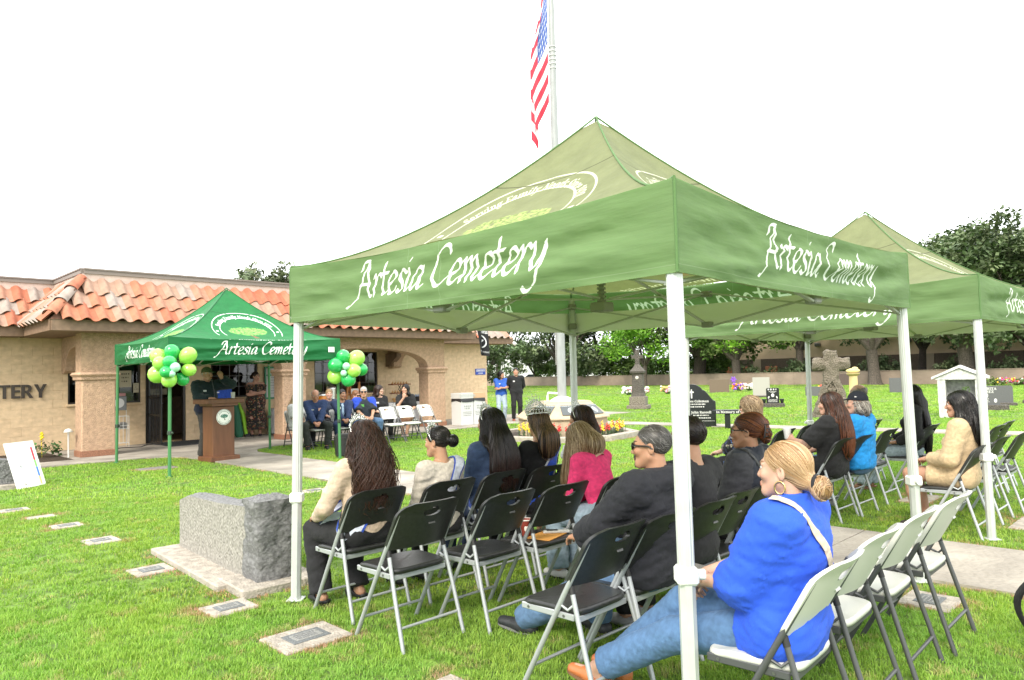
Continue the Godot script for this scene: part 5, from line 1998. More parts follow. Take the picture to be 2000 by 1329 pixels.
var CHAIRS := [
	[-1.08, -5.05, 0.0, "black folding chair under the guest with long wavy brown hair"],
	[-0.62, -5.38, 0.0, "black folding chair under the guest with the hair bun and cream top"],
	[-0.24, -5.78, 0.0, "black folding chair under the guest in the navy top"],
	[0.13, -6.06, 0.0, "black folding chair under the guest wearing the tallest crown"],
	[0.51, -6.45, 0.0, "black folding chair under the guest in the white off shoulder top"],
	[0.66, -5.42, -0.08, "black folding chair under the guest in the bright pink top"],
	[-0.68, -4.53, 0.0, "empty black folding chair, leftmost of the second row by the tent leg"],
	[-0.20, -4.79, 0.02, "empty black folding chair between the leftmost one and the one holding a cup"],
	[0.18, -5.08, 0.0, "black folding chair holding a red paper cup and an orange envelope"],
	[0.98, -5.75, 0.0, "black folding chair mostly hidden behind the man in sunglasses"],
	[1.30, -6.07, 0.0, "black folding chair showing one corner right of the near tent pole"],
	[0.33, -3.74, 0.02, "scuffed empty black folding chair nearest the camera, beside the orange shoes"],
	[0.65, -4.02, 0.0, "black folding chair under the man in the dark hooded jacket"],
	[0.97, -4.34, 0.0, "black folding chair hidden behind the near tent pole"],
	[1.20, -4.63, 0.0, "empty black folding chair behind the clasped hands of the guest in blue"],
	[1.50, -4.93, 0.0, "black folding chair under the woman with auburn hair and glasses"],
	[2.50, -8.10, 0.0, "black folding chair under the curly haired guest in the flowered top"],
	[3.09, -8.88, 0.0, "empty black folding chair right of the curly haired guest"],
	[3.63, -9.48, 0.0, "empty black folding chair behind the guest holding a white cup"],
	[4.72, -10.0, 0.0, "black folding chair under the bald guest in the far row"],
	[3.23, -7.65, 0.0, "black folding chair under the brown haired guest holding a cup"],
	[3.57, -7.92, 0.0, "black folding chair under the man in the turquoise shirt"],
	[4.15, -8.53, 0.0, "empty black folding chair right of the man in the turquoise shirt"],
	[4.92, -9.02, 0.0, "black folding chair under the guest with very long black hair"],
	[4.07, -6.77, 0.0, "black folding chair under the woman in the beige trench coat"],
	[4.68, -7.41, 0.0, "empty black folding chair behind the second canopy's near leg"],
	[5.19, -7.83, 0.0, "empty black folding chair at the right edge of the picture"],
	[5.55, -8.75, 0.0, "empty black folding chair in the row behind at the right edge"],
	[6.0, -9.25, 0.0, "black folding chair farthest right, cut by the edge of the picture"],
]

func build_chairs() -> void:
	var blackp := mat(0.030, 0.031, 0.031, 0.36, {"norm": bumptex(81, 0.3, 2.0), "ns": 0.25, "tri": 5.0, "tex": ntex(82, 0.02, 0.7, 1.0)})
	var silver := mat(0.40, 0.42, 0.43, 0.4, {"metal": 0.35})
	var whitep := mat(0.53, 0.53, 0.49, 0.4, {"norm": bumptex(81, 0.3, 2.0), "ns": 0.25, "tri": 5.0})
	var grey := mat(0.075, 0.078, 0.08, 0.45, {"metal": 0.2})
	var g := "black folding chairs set out for the guests"
	var c0: Node3D = null
	for c in CHAIRS:
		if c0 == null:
			c0 = make_chair("black_folding_chair", c[3], blackp, silver, false)
			c0.set_meta("group", g)
			c0.position = V(c[0], 0, c[1])
			c0.rotation.y = PI / 4 + c[2]
		else:
			dup(c0, "black_folding_chair", V(c[0], 0, c[1]), PI / 4 + c[2], c[3])
	var w0 := make_chair("white_folding_chair", "white folding chair under the woman in the bright blue blouse", whitep, grey, true)
	w0.set_meta("group", "white folding chairs")
	w0.position = V(1.08, 0, -3.03)
	w0.rotation.y = PI / 4 + 0.06
	for c in [[1.48, -3.49, 0.05, "empty white folding chair beside the woman in the bright blue blouse"], [1.89, -3.90, 0.04, "empty white folding chair, third from the woman in blue along the row"], [2.32, -4.31, 0.02, "empty white folding chair at the right end of the near row"]]:
		dup(w0, "white_folding_chair", V(c[0], 0, c[1]), PI / 4 + c[2], c[3])
	for c in [[-2.93, -17.45, 0.0, "empty white folding chair next to the man in sunglasses and blue polo"], [-2.58, -17.9, -0.05, "empty white folding chair in front of the woman resting her chin"], [-2.12, -18.3, 0.06, "empty white folding chair nearest the stucco column"], [-4.45, -16.45, 0.0, "white folding chair under the man in the navy windbreaker"], [-3.97, -16.85, 0.0, "white folding chair under the man in the navy suit"], [-3.55, -17.2, 0.0, "white folding chair under the man in the blue panelled polo"], [-5.0, -16.8, 0.0, "white folding chair under the guest in the white shirt by the tent pole"], [-4.43, -17.6, 0.0, "white folding chair under the fair haired guest in the second row"], [-3.9, -18.0, 0.0, "white folding chair under the guest in pink in the second row"], [-3.4, -18.55, 0.0, "white folding chair under the long haired guest in the second row"], [-2.85, -19.15, 0.0, "white folding chair under the woman resting her chin on her hand"]]:
		dup(w0, "white_folding_chair", V(c[0], 0, c[1]), PI / 4 + PI + c[2], c[3])
# ---------------------------------------------------------------- distance field on a grid, meshed as surface nets
class SDF:
	var o: Vector3
	var h: float
	var nx: int
	var ny: int
	var nz: int
	var d := PackedFloat32Array()
	func _init(lo: Vector3, hi: Vector3, cell: float) -> void:
		h = cell
		o = lo
		nx = int(ceil((hi.x - lo.x) / h)) + 2
		ny = int(ceil((hi.y - lo.y) / h)) + 2
		nz = int(ceil((hi.z - lo.z) / h)) + 2
		d.resize(nx * ny * nz)
		d.fill(0.2)
	func lo_i(v: float, c: float, n: int) -> int:
		return clampi(int(floor((v - c) / h)), 0, n - 1)
	# tapered capsule; s stretches it along the axes; flat: 1 cuts end a, 2 cuts end b
	func cap(a: Vector3, b: Vector3, ra: float, rb: float, k := 0.02, s := Vector3.ONE, flat := 0, minus := false) -> void:
		var m := maxf(ra, rb) + k + 2.5 * h / minf(s.x, minf(s.y, s.z))
		var lo := a.min(b) - s * m
		var hi := a.max(b) + s * m
		var i0 := lo_i(lo.x, o.x, nx)
		var i1 := lo_i(hi.x, o.x, nx)
		var j0 := lo_i(lo.y, o.y, ny)
		var j1 := lo_i(hi.y, o.y, ny)
		var k0 := lo_i(lo.z, o.z, nz)
		var k1 := lo_i(hi.z, o.z, nz)
		var iv := Vector3.ONE / s
		var aa := a * iv
		var ba := b * iv - aa
		var bb := maxf(ba.length_squared(), 1e-9)
		var ln := sqrt(bb)
		var ms := minf(s.x, minf(s.y, s.z))
		var dr := rb - ra
		var ik := 0.25 / maxf(k, 1e-5)
		for kz in range(k0, k1 + 1):
			for jy in range(j0, j1 + 1):
				var at := i0 + nx * (jy + ny * kz)
				var p := Vector3(o.x + i0 * h, o.y + jy * h, o.z + kz * h) * iv - aa
				for ix in range(i0, i1 + 1):
					var t := p.dot(ba) / bb
					var tc := clampf(t, 0.0, 1.0)
					var q := ((p - ba * tc).length() - ra - dr * tc) * ms
					if flat > 0:
						if flat & 1:
							q = maxf(q, -t * ln * ms)
						if flat & 2:
							q = maxf(q, (t - 1.0) * ln * ms)
					var e := d[at]
					if minus:
						d[at] = maxf(e, -q)
					else:
						var w := k - absf(e - q)
						d[at] = minf(e, q) - (w * w * ik if w > 0.0 else 0.0)
					at += 1
					p.x += h * iv.x
	func ell(c: Vector3, r: Vector3, bs := Basis(), k := 0.02, minus := false) -> void:
		var m := maxf(r.x, maxf(r.y, r.z)) + k + 2.5 * h
		var i0 := lo_i(c.x - m, o.x, nx)
		var i1 := lo_i(c.x + m, o.x, nx)
		var j0 := lo_i(c.y - m, o.y, ny)
		var j1 := lo_i(c.y + m, o.y, ny)
		var k0 := lo_i(c.z - m, o.z, nz)
		var k1 := lo_i(c.z + m, o.z, nz)
		var iv := Vector3.ONE / r
		var inv := bs.transposed()
		var ik := 0.25 / maxf(k, 1e-5)
		for kz in range(k0, k1 + 1):
			for jy in range(j0, j1 + 1):
				var at := i0 + nx * (jy + ny * kz)
				for ix in range(i0, i1 + 1):
					var p := inv * (Vector3(o.x + ix * h, o.y + jy * h, o.z + kz * h) - c) * iv
					var l := p.length()
					var g := (p * iv).length()
					var q := l * (l - 1.0) / maxf(g, 1e-6)
					var e := d[at]
					if minus:
						var w2 := k - absf(e + q)
						d[at] = maxf(e, -q) + (w2 * w2 * ik if w2 > 0.0 else 0.0)
					else:
						var w := k - absf(e - q)
						d[at] = minf(e, q) - (w * w * ik if w > 0.0 else 0.0)
					at += 1
	func cut(p0: Vector3, n: Vector3) -> void:   # keeps the side the normal points away from
		var at := 0
		for kz in nz:
			for jy in ny:
				var base := (Vector3(o.x, o.y + jy * h, o.z + kz * h) - p0).dot(n)
				for ix in nx:
					var q := base + ix * h * n.x
					if q > d[at]:
						d[at] = q
					at += 1
	func val(p: Vector3) -> float:
		var g := (p - o) / h
		var i := int(g.x)
		var j := int(g.y)
		var k := int(g.z)
		if g.x < 0 or g.y < 0 or g.z < 0 or i >= nx - 1 or j >= ny - 1 or k >= nz - 1:
			return 0.2
		var fx := g.x - i
		var fy := g.y - j
		var fz := g.z - k
		var a := i + nx * (j + ny * k)
		var b := a + nx * ny
		return lerpf(lerpf(lerpf(d[a], d[a + 1], fx), lerpf(d[a + nx], d[a + nx + 1], fx), fy), lerpf(lerpf(d[b], d[b + 1], fx), lerpf(d[b + nx], d[b + nx + 1], fx), fy), fz)
	func grad(p: Vector3) -> Vector3:
		var e := h * 0.9
		var v := Vector3(val(p + Vector3(e, 0, 0)) - val(p - Vector3(e, 0, 0)), val(p + Vector3(0, e, 0)) - val(p - Vector3(0, e, 0)), val(p + Vector3(0, 0, e)) - val(p - Vector3(0, 0, e)))
		return v.normalized()
	func net(mb: MB) -> void:
		var vert := {}
		var sy := nx
		var sz := nx * ny
		var lim := 2.0 * h
		var cells := PackedInt32Array()
		var off := [0, 1, sy, sy + 1, sz, sz + 1, sz + sy, sz + sy + 1]
		for kz in nz - 1:
			for jy in ny - 1:
				var at := sy * jy + sz * kz
				for ix in nx - 1:
					var d0 := d[at]
					if d0 < lim and d0 > -lim:
						var neg := 0
						for q in 8:
							if d[at + off[q]] < 0.0:
								neg += 1
						if neg > 0 and neg < 8:
							var s := Vector3.ZERO
							var n := 0
							for q in 8:
								var va := d[at + off[q]]
								for ax in 3:
									var bit := 1 << ax
									if q & bit == 0:
										var vb := d[at + off[q | bit]]
										if (va < 0.0) != (vb < 0.0):
											var t := va / (va - vb)
											var pt := Vector3(q & 1, (q >> 1) & 1, q >> 2)
											pt[ax] += t
											s += pt
											n += 1
							vert[at] = mb.p(o + (Vector3(ix, jy, kz) + s / n) * h)
							cells.append(at)
					at += 1
		for at in cells:
			var neg0 := d[at] < 0.0
			for ax in 3:
				var step := 1 if ax == 0 else (sy if ax == 1 else sz)
				if (d[at + step] < 0.0) == neg0:
					continue
				var u := sy if ax == 0 else (sz if ax == 1 else 1)
				var w := sz if ax == 0 else (1 if ax == 1 else sy)
				if not (vert.has(at - u) and vert.has(at - w) and vert.has(at - u - w)):
					continue
				var a: int = vert[at]
				var b: int = vert[at - u]
				var c: int = vert[at - u - w]
				var e: int = vert[at - w]
				if neg0:
					mb.tri(a, c, b)
					mb.tri(a, e, c)
				else:
					mb.tri(a, b, c)
					mb.tri(a, c, e)
# ---------------------------------------------------------------- people
var wrinkle: FastNoiseLite
var heads := {}
var hands := {}

func head_template(male: bool, cell: float) -> MB:
	var key := "%s%f" % [male, cell]
	if heads.has(key):
		return heads[key]
	var f := SDF.new(V(-0.11, -0.23, -0.15), V(0.11, 0.14, 0.14), cell)
	var j := 1.06 if male else 1.0
	f.ell(V(0, 0.035, 0.018), V(0.073, 0.085, 0.096))
	f.ell(V(0, -0.015, -0.032), V(0.061, 0.085, 0.062), Basis(), 0.03)
	f.cap(V(-0.016 * j, -0.094, -0.066), V(0.016 * j, -0.094, -0.066), 0.021 * j, 0.021 * j, 0.03)
	for s in [-1.0, 1.0]:
		f.cap(V(s * 0.052 * j, -0.05, 0.0), V(s * 0.022, -0.092, -0.055), 0.02, 0.018, 0.03)
		f.ell(V(s * 0.036, -0.022, -0.064), V(0.026, 0.022, 0.024), Basis(), 0.02)
		f.ell(V(s * 0.031, 0.008, -0.098), V(0.019, 0.012, 0.014), Basis(), 0.012, true)
		f.cap(V(s * 0.008, -0.035, -0.096), V(s * 0.011, -0.033, -0.091), 0.0078, 0.0075, 0.008)
		f.ell(V(s * 0.074, -0.004, 0.014), V(0.009, 0.032, 0.019), rot(0, s * 0.35, 0) * rot(-0.2, 0, 0), 0.006)
		f.ell(V(s * 0.081, 0.0, 0.010), V(0.006, 0.016, 0.009), rot(0, s * 0.35, 0), 0.004, true)
		f.cap(V(s * 0.018, 0.026, -0.087), V(s * 0.044, 0.024, -0.076), 0.009, 0.007, 0.014)
	f.cap(V(0, 0.012, -0.088), V(0, -0.029, -0.106), 0.0065, 0.0092, 0.014)
	f.cap(V(-0.017, -0.0605, -0.089), V(0.017, -0.0605, -0.089), 0.0075, 0.0075, 0.008)
	f.cap(V(-0.014, -0.071, -0.088), V(0.014, -0.071, -0.088), 0.008, 0.008, 0.006)
	f.cap(V(0, -0.08, 0.022), V(0, -0.24, 0.045), 0.052 * j, 0.056 * j, 0.03)
	var mb := MB.new()
	f.net(mb)
	heads[key] = mb
	return mb

func hand_template(curl: float, cell: float) -> MB:
	var key := "%f %f" % [curl, cell]
	if hands.has(key):
		return hands[key]
	var f := SDF.new(V(-0.085, -0.1, -0.2), V(0.06, 0.04, 0.04), cell)
	f.cap(V(0, 0, 0.03), V(0, 0, -0.01), 0.024, 0.026, 0.02, V(1, 0.75, 1))
	var xs := [-0.030, -0.010, 0.010, 0.028]
	var ls := [[0.042, 0.026, 0.02], [0.046, 0.029, 0.021], [0.043, 0.027, 0.02], [0.033, 0.020, 0.018]]
	for i in 4:
		var a := V(xs[i], 0.0, -0.083 + absf(i - 1.3) * 0.006)
		f.cap(V(xs[i] * 0.55, 0, -0.01), a, 0.017, 0.0125, 0.016, V(1, 0.85, 1))
	for i in 4:
		var a := V(xs[i], 0.0, -0.083 + absf(i - 1.3) * 0.006)
		var ang := curl * (0.9 + 0.12 * i)
		for k in 3:
			var b: Vector3 = a + V(xs[i] * 0.06, -sin(ang), -cos(ang)) * ls[i][k]
			f.cap(a, b, 0.0094 - k * 0.0008, 0.0086 - k * 0.0010, 0.0035)
			a = b
			ang += curl * 1.1
	f.cap(V(-0.016, -0.006, -0.02), V(-0.046, -0.018, -0.052), 0.014, 0.0115, 0.016)
	f.cap(V(-0.046, -0.018, -0.052), V(-0.050, -0.030 - curl * 0.01, -0.078), 0.0105, 0.0098, 0.004)
	f.cap(V(-0.050, -0.030 - curl * 0.01, -0.078), V(-0.044, -0.040 - curl * 0.016, -0.099), 0.0098, 0.008, 0.004)
	var mb := MB.new()
	f.net(mb)
	hands[key] = mb
	return mb

func flipped(mb: MB) -> MB:
	var r := MB.new()
	r.add(mb, Transform3D(Basis(Vector3.LEFT, Vector3.UP, Vector3.BACK), Vector3.ZERO))
	for k in range(0, r.idx.size(), 3):
		var t := r.idx[k]
		r.idx[k] = r.idx[k + 1]
		r.idx[k + 1] = t
	return r

func ik(a: Vector3, b: Vector3, l1: float, l2: float, pole: Vector3) -> Vector3:
	var v := b - a
	var l := minf(v.length(), (l1 + l2) * 0.999)
	var u := v.normalized()
	var x := (l1 * l1 - l2 * l2 + l * l) / (2.0 * l)
	var hh := sqrt(maxf(0.0, l1 * l1 - x * x))
	var n := (pole - u * pole.dot(u)).normalized()
	return a + u * x + n * hh

func tint_head(mb: MB, from: int, X: Transform3D, skin: Color, brow: Color, lip: Color, detail: bool) -> void:
	var inv := X.affine_inverse()
	for i in range(from, mb.v.size()):
		var q := inv * mb.v[i]
		var c := skin
		var n := wrinkle.get_noise_3dv(q * 3.0) * 0.06 + 1.0
		c = Color(c.r * n, c.g * n, c.b * n)
		if q.z < -0.045:
			if q.y < -0.053 and q.y > -0.079 and absf(q.x) < 0.024 and q.z < -0.085:
				c = c.lerp(lip, 0.75)
			elif q.y > 0.024 and q.y < 0.036 and absf(q.x) > 0.013 and absf(q.x) < 0.049 and q.z < -0.06:
				c = c.lerp(brow, 0.85)
			elif absf(absf(q.x) - 0.04) < 0.02 and absf(q.y + 0.022) < 0.016:
				c = c.lerp(Color(c.r, c.g * 0.78, c.b * 0.74), 0.5)
		mb.c[i] = c

# spec keys are explained where PEOPLE is filled
func make_person(p: Dictionary) -> Node3D:
	var s: float = p.get("s", 1.0)
	var near: bool = p.get("near", false)
	var cell: float = p.get("cell", 0.016 if near else 0.024)
	var male: bool = p.get("m", false)
	var g: float = p.get("g", 1.0)
	var sit: bool = p.get("sit", true)
	var lean: float = p.get("lean", 0.0)
	var skin: Color = p.get("skin", Color(0.42, 0.245, 0.16))
	var hc: Dictionary = p.get("hair", {})
	var base: Color = hc.get("c", Color(0.02, 0.014, 0.01))
	var root := thing("person", p.label, "person", V(p.x, 0, p.z), p.get("yaw", PI / 4))
	root.scale = Vector3.ONE * s
	var R := rot(-lean, 0, 0) * rot(0, p.get("twist", 0.0), 0)
	var P := V(0, 0.545, 0.02) if sit else V(0, 0.93, 0.0)
	if p.has("P"):
		P = p.P
	var C: Vector3 = P + R * V(0, 0.33, 0.025)
	var N: Vector3 = P + R * V(0, 0.495, 0.02)
	var HB: Basis = rot(0, p.get("hy", 0.0), 0) * rot(-p.get("hp", 0.0) - lean * 0.4, 0, p.get("hr", 0.0))
	var HC: Vector3 = N + R * V(0, 0.055, -0.005) + HB * V(0, 0.092, -0.022)
	var X := Transform3D(HB, HC)
	var sw := 0.19 if male else 0.168
	sw *= 0.85 + 0.15 * g
	var S := [N + R * V(-sw, -0.055, 0.0), N + R * V(sw, -0.055, 0.0)]
	var hip := [P + V(-0.085, -0.015, 0), P + V(0.085, -0.015, 0)]
	var ank: Array = p.get("ank", [V(-0.11, 0.085, -0.40), V(0.11, 0.085, -0.40)] if sit else [V(-0.10, 0.085, 0.03), V(0.10, 0.085, 0.01)])
	var wri: Array = p.get("wri", [V(-0.05, 0.64, -0.25), V(0.05, 0.64, -0.25)] if sit else [V(-0.25, 0.85, -0.06), V(0.25, 0.85, -0.06)])
	var E := []
	var K := []
	var lg: float = p.get("legs", 1.0)
	var ep: Array = p.get("elb", [V(-0.6, -0.4, 0.7), V(0.6, -0.4, 0.7)])
	for i in 2:
		E.append(ik(S[i], wri[i], 0.29, 0.25, ep[i]))
		K.append(ik(hip[i], ank[i], 0.43 * lg, 0.435 * lg, V((i * 2 - 1) * p.get("splay", 0.1), 0.6, -1)))
	var lo := V(-0.3, -0.02, -0.35)
	var hi := V(0.3, HC.y + 0.2, 0.3)
	for q in ank + wri + E + K + [N, HC]:
		lo = lo.min(q - V(0.16, 0.12, 0.2))
		hi = hi.max(q + V(0.16, 0.16, 0.16))
	lo.y = -0.02
	# ---- body: one skin
	var f := SDF.new(lo, hi, cell)
	var torso := func(F: SDF, e: float, kk: float):
		var zs := V(1, 1, 0.86)
		F.cap(P + V(-0.075 * g, 0, 0.0), P + V(0.075 * g, 0, 0.0), 0.108 * g + e, 0.108 * g + e, kk, zs)
		F.cap(P + R * V(0, 0.05, 0), P + R * V(0, 0.2, 0.01), 0.118 * g + e, 0.112 * g + e, kk, V(1.16, 1, 0.86))
		F.cap(P + R * V(0, 0.2, 0.01), C, 0.112 * g + e, 0.122 * g + e, kk, V(1.2, 1, 0.84))
		if p.get("belly", 0.0) > 0.0:
			F.ell(P + R * V(0, 0.13, -0.08), V(0.13, 0.12, 0.06 + 0.07 * p.belly), Basis(), 0.05)
		if not male:
			for i in 2:
				F.ell(C + R * V(0.068 * (i * 2 - 1) * g, -0.04, -0.088 * g), V(0.062, 0.058, 0.056) * (0.9 + 0.2 * (g - 1.0)) + Vector3.ONE * e, Basis(), 0.035)
		F.cap(N + R * V(-sw * 0.72, -0.058, 0.004), N + R * V(sw * 0.72, -0.058, 0.004), 0.06 + e, 0.06 + e, kk * 1.3, V(1, 1, 0.95))
	var gg := sqrt(g)
	torso.call(f, 0.0, 0.04)
	f.cap(N + R * V(0, -0.03, 0.005), HC + HB * V(0, -0.1, 0.025), 0.062 if male else 0.054, 0.053 if male else 0.046, 0.03)
	for i in 2:
		f.cap(S[i], E[i], 0.050 * gg, 0.040 * gg, 0.03)
		f.cap(E[i], wri[i], 0.040 * gg, 0.027, 0.015)
		f.cap(hip[i], K[i], 0.084 * gg, 0.058 * gg, 0.04)
		f.cap(K[i], ank[i].lerp(K[i], 0.6), 0.056, 0.056 * gg, 0.02)
		f.cap(ank[i].lerp(K[i], 0.6), ank[i], 0.054 * gg, 0.037, 0.02)
		var tw: Vector3 = p.get("toe", V(0, 0, -1)) if not p.has("toes") else p.toes[i]
		f.cap(ank[i] + V(0, -0.035, 0) - tw * 0.03, ank[i] + tw * 0.12 + V(0, -0.053, 0), 0.036, 0.028, 0.02)
	f.cut(V(0, 0.004, 0), V(0, -1, 0))
	var body := MB.new()
	f.net(body)
	for i in body.v.size():
		var n := 1.0 + wrinkle.get_noise_3dv(body.v[i] * 2.0) * 0.05
		body.c[i] = Color(skin.r * n, skin.g * n, skin.b * n)
	var from := body.v.size()
	body.add(head_template(male, 0.0042 if near else 0.0065), X)
	tint_head(body, from, X, skin, hc.get("brow", base), p.get("lip", Color(skin.r * 0.85, skin.g * 0.5, skin.b * 0.5)), near)
	# eyes
	for i in [-1.0, 1.0]:
		body.col = Color(0.6, 0.58, 0.55)
		body.ball(X * V(i * 0.031, 0.0075, -0.0795), Vector3.ONE * 0.0106, 10, 8, HB)
		body.col = Color(0.02, 0.012, 0.008)
		body.ball(X * V(i * 0.031, 0.0075, -0.0875), V(0.0054, 0.0054, 0.0038), 8, 6, HB)
		body.ball(X * V(i * 0.031, 0.0165, -0.086), V(0.0125, 0.002, 0.004), 8, 4, HB)
	body.col = Color.WHITE
	# hands
	var hdir: Array = p.get("hand", [[V(0.35, -0.1, -1), V(0.2, -1, 0)], [V(-0.35, -0.1, -1), V(-0.2, -1, 0)]])
	if not sit and not p.has("hand"):
		hdir = [[V(0, -1, -0.1), V(1, 0, 0)], [V(0, -1, -0.1), V(-1, 0, 0)]]
	var curls: Array = p.get("curl", [0.35, 0.35])
	for i in 2:
		var z: Vector3 = -hdir[i][0].normalized()
		var y: Vector3 = -hdir[i][1]
		y = (y - z * y.dot(z)).normalized()
		var hb := Basis(y.cross(z), y, z)
		var t := hand_template(curls[i], 0.0035 if near else 0.0055)
		if i == 0:
			t = flipped(t)
		from = body.v.size()
		var hs: float = 1.04 if male else 0.94
		body.add(t, Transform3D(hb.scaled(Vector3.ONE * hs), wri[i]))
		for k in range(from, body.v.size()):
			var q := body.v[k]
			var n := 1.0 + wrinkle.get_noise_3dv(q * 6.0) * 0.08
			body.c[k] = Color(skin.r * n, skin.g * n * 0.97, skin.b * n * 0.96)
	var skinm := mat(1, 1, 1, 0.5, {"vc": true, "sss": 0.12, "norm": bumptex(91, 0.25, 2.0), "ns": 0.2, "tri": 14.0, "spec": 0.4})
	obj("body", body, skinm, root, true)
	# ---- clothes
	var cg: float = cell * (0.9 if near else 1.0)
	var topf: SDF = null
	if p.has("top"):
		var t: Dictionary = p.top
		var e: float = t.get("e", 0.016)
		var T := SDF.new(lo, hi, cg)
		topf = T
		torso.call(T, e, 0.045)
		var sl: float = t.get("sl", 2.0)
		for i in 2:
			if sl <= 0.0:
				continue
			var ae: float = e + t.get("se", 0.004)
			if sl < 1.0:
				T.cap(S[i], S[i].lerp(E[i], sl), 0.052 * gg + ae, 0.047 * gg + ae * 1.3, 0.035, Vector3.ONE, 2)
			else:
				T.cap(S[i], E[i], 0.052 * gg + ae, 0.044 * gg + ae, 0.035)
				if sl > 1.0:
					T.cap(E[i], E[i].lerp(wri[i], sl - 1.0), 0.044 * gg + ae, 0.031 + ae * 0.9, 0.02, Vector3.ONE, 2)
		var lap: float = t.get("lap", 0.0)
		if lap > 0.0:
			for i in 2:
				T.cap(hip[i] + V(0, 0.0, 0), hip[i].lerp(K[i], lap), 0.085 * gg + e, 0.078 * gg + e, 0.05, V(1, 1, 1), 2)
			T.cap(hip[0].lerp(hip[1], 0.5), hip[0].lerp(K[0], lap).lerp(hip[1].lerp(K[1], lap), 0.5), 0.075 + e, 0.07 + e, 0.06, Vector3.ONE, 2)
		if t.has("dress"):
			# skirt of a dress that hangs free
			T.cap(P + V(0, 0.08, 0), V(0, t.dress, 0.0), 0.128 * g + e, t.get("flare", 0.19), 0.06, V(1.1, 1, 0.85), 2)
		if t.has("collar"):
			T.cap(N + R * V(0, -0.015, 0.012), N + R * V(0, t.collar, 0.004), 0.078, 0.072, 0.02, V(1, 1, 1), 2)
		if t.has("hood"):
			T.ell(N + R * V(0, -0.02, 0.085), V(0.13, 0.07, 0.075), rot(0.5, 0, 0), 0.04)
			T.cap(N + R * V(-0.09, 0.0, 0.03), N + R * V(0.09, 0.0, 0.03), 0.045, 0.045, 0.03)
		if t.has("neck"):
			T.ell(N + R * V(0, 0.03, -0.02) + V(0, t.get("nd", 0.0), 0), V(t.neck, 0.075 + t.get("nv", 0.0), t.neck), R, 0.008, true)
		else:
			T.cap(N + R * V(0, -0.01, 0.0), HC, 0.062, 0.064, 0.01, Vector3.ONE, 0, true)
		if t.has("off"):
			T.cut(N + V(0, -t.off, 0), V(0, 1, 0))
		if t.has("hem"):
			T.cut(P + V(0, -t.hem, 0), V(0, -1, 0))
		elif not t.has("dress"):
			T.cut(V(0, 0.447 if sit else P.y - 0.16, 0), V(0, -1, 0))
		add_cloth(T, "blouse" if not male else "shirt", t, root, p, cell)
	if p.has("bot"):
		var b: Dictionary = p.bot
		var e: float = b.get("e", 0.014)
		var B := SDF.new(lo, hi, cg)
		B.cap(P + V(-0.075 * g, 0, 0), P + V(0.075 * g, 0, 0), 0.108 * g + e * 0.7, 0.108 * g + e * 0.7, 0.04, V(1, 1, 0.88))
		B.cap(P, P + R * V(0, 0.1, 0), 0.112 * g + e * 0.3, 0.108 * g + e * 0.3, 0.03, V(1.16, 1, 0.88), 2)
		var ln: float = b.get("len", 1.0)
		var w: float = b.get("w", 0.0)
		for i in 2:
			B.cap(hip[i], K[i], 0.086 * gg + e, 0.062 * gg + e, 0.035)
			if ln > 0.0:
				B.cap(K[i], K[i].lerp(ank[i], ln), 0.062 * gg + e, 0.046 + e + w, 0.02, Vector3.ONE, 2)
		if b.get("skirt", false):
			B.cap(hip[0].lerp(hip[1], 0.5), K[0].lerp(K[1], 0.5), 0.09, 0.07, 0.06, V(1.2, 1, 1))
			B.cap(K[0].lerp(K[1], 0.5) + V(0, 0, -0.03), K[0].lerp(K[1], 0.5) + V(0, -0.1, -0.01), 0.1, 0.1, 0.05, V(1.5, 1, 0.6), 2)
		B.cut(V(0, 0.02, 0), V(0, -1, 0))
		add_cloth(B, "skirt" if b.get("skirt", false) else "trousers", b, root, p, cell)
	if p.has("shoe"):
		var c: Dictionary = p.shoe
		for i in 2:
			var tw: Vector3 = p.get("toe", V(0, 0, -1)) if not p.has("toes") else p.toes[i]
			tw = tw.normalized()
			var a: Vector3 = ank[i]
			var F := SDF.new(a - V(0.22, 0.11, 0.22), a + V(0.22, 0.08, 0.22), 0.008 if near else 0.014)
			var y := V(0, -0.045, 0)
			var big := 1.08 if male else 0.95
			F.cap(a + y - tw * 0.055, a + y + tw * 0.02, 0.041 * big, 0.043 * big, 0.02)
			F.cap(a + y + tw * 0.02, a + y * 1.2 + tw * 0.135 * big, 0.043 * big, 0.034 * big, 0.03, V(1, 0.85, 1))
			if c.get("high", 0.0) > 0.0:
				F.cap(a + y, a + V(0, c.high, 0), 0.045, 0.044, 0.02, Vector3.ONE, 2)
			else:
				F.cap(a + V(0, 0.02, 0), a + V(0, 0.12, 0), 0.05, 0.05, 0.01, Vector3.ONE, 0, true)
			if c.has("low"):
				F.ell(a + V(0, c.low, 0) - tw * 0.035, V(0.07, 0.05, 0.07), Basis(), 0.006, true)
			F.cut(a + V(0, -0.082, 0), V(0, -1, 0))
			var sm := MB.new()
			F.net(sm)
			var sh := obj("shoe", sm, mat(c.c.r, c.c.g, c.c.b, 0.5, {"norm": bumptex(6, 0.02, 5.0), "ns": 0.25, "tri": 5.0}), root)
			var so := MB.new()
			var ring := PackedVector2Array()
			for k in 20:
				var an := TAU * k / 20.0
				ring.append(Vector2(cos(an) * 0.043 * big, sin(an) * 0.13 * big))
			var zz := Basis(V(0, 1, 0).cross(-tw), V(0, 1, 0), -tw)
			so.prism(ring, -0.084, -0.07, Transform3D(zz * Basis(Vector3.RIGHT, Vector3.BACK, Vector3.UP), a + tw * 0.045), true)
			if c.has("heel"):
				so.box(a - tw * 0.06 + V(0, -0.075, 0), V(0.055, 0.03, 0.05), zz, 0.004)
			var sc: Color = c.get("sole", Color(0.03, 0.03, 0.03))
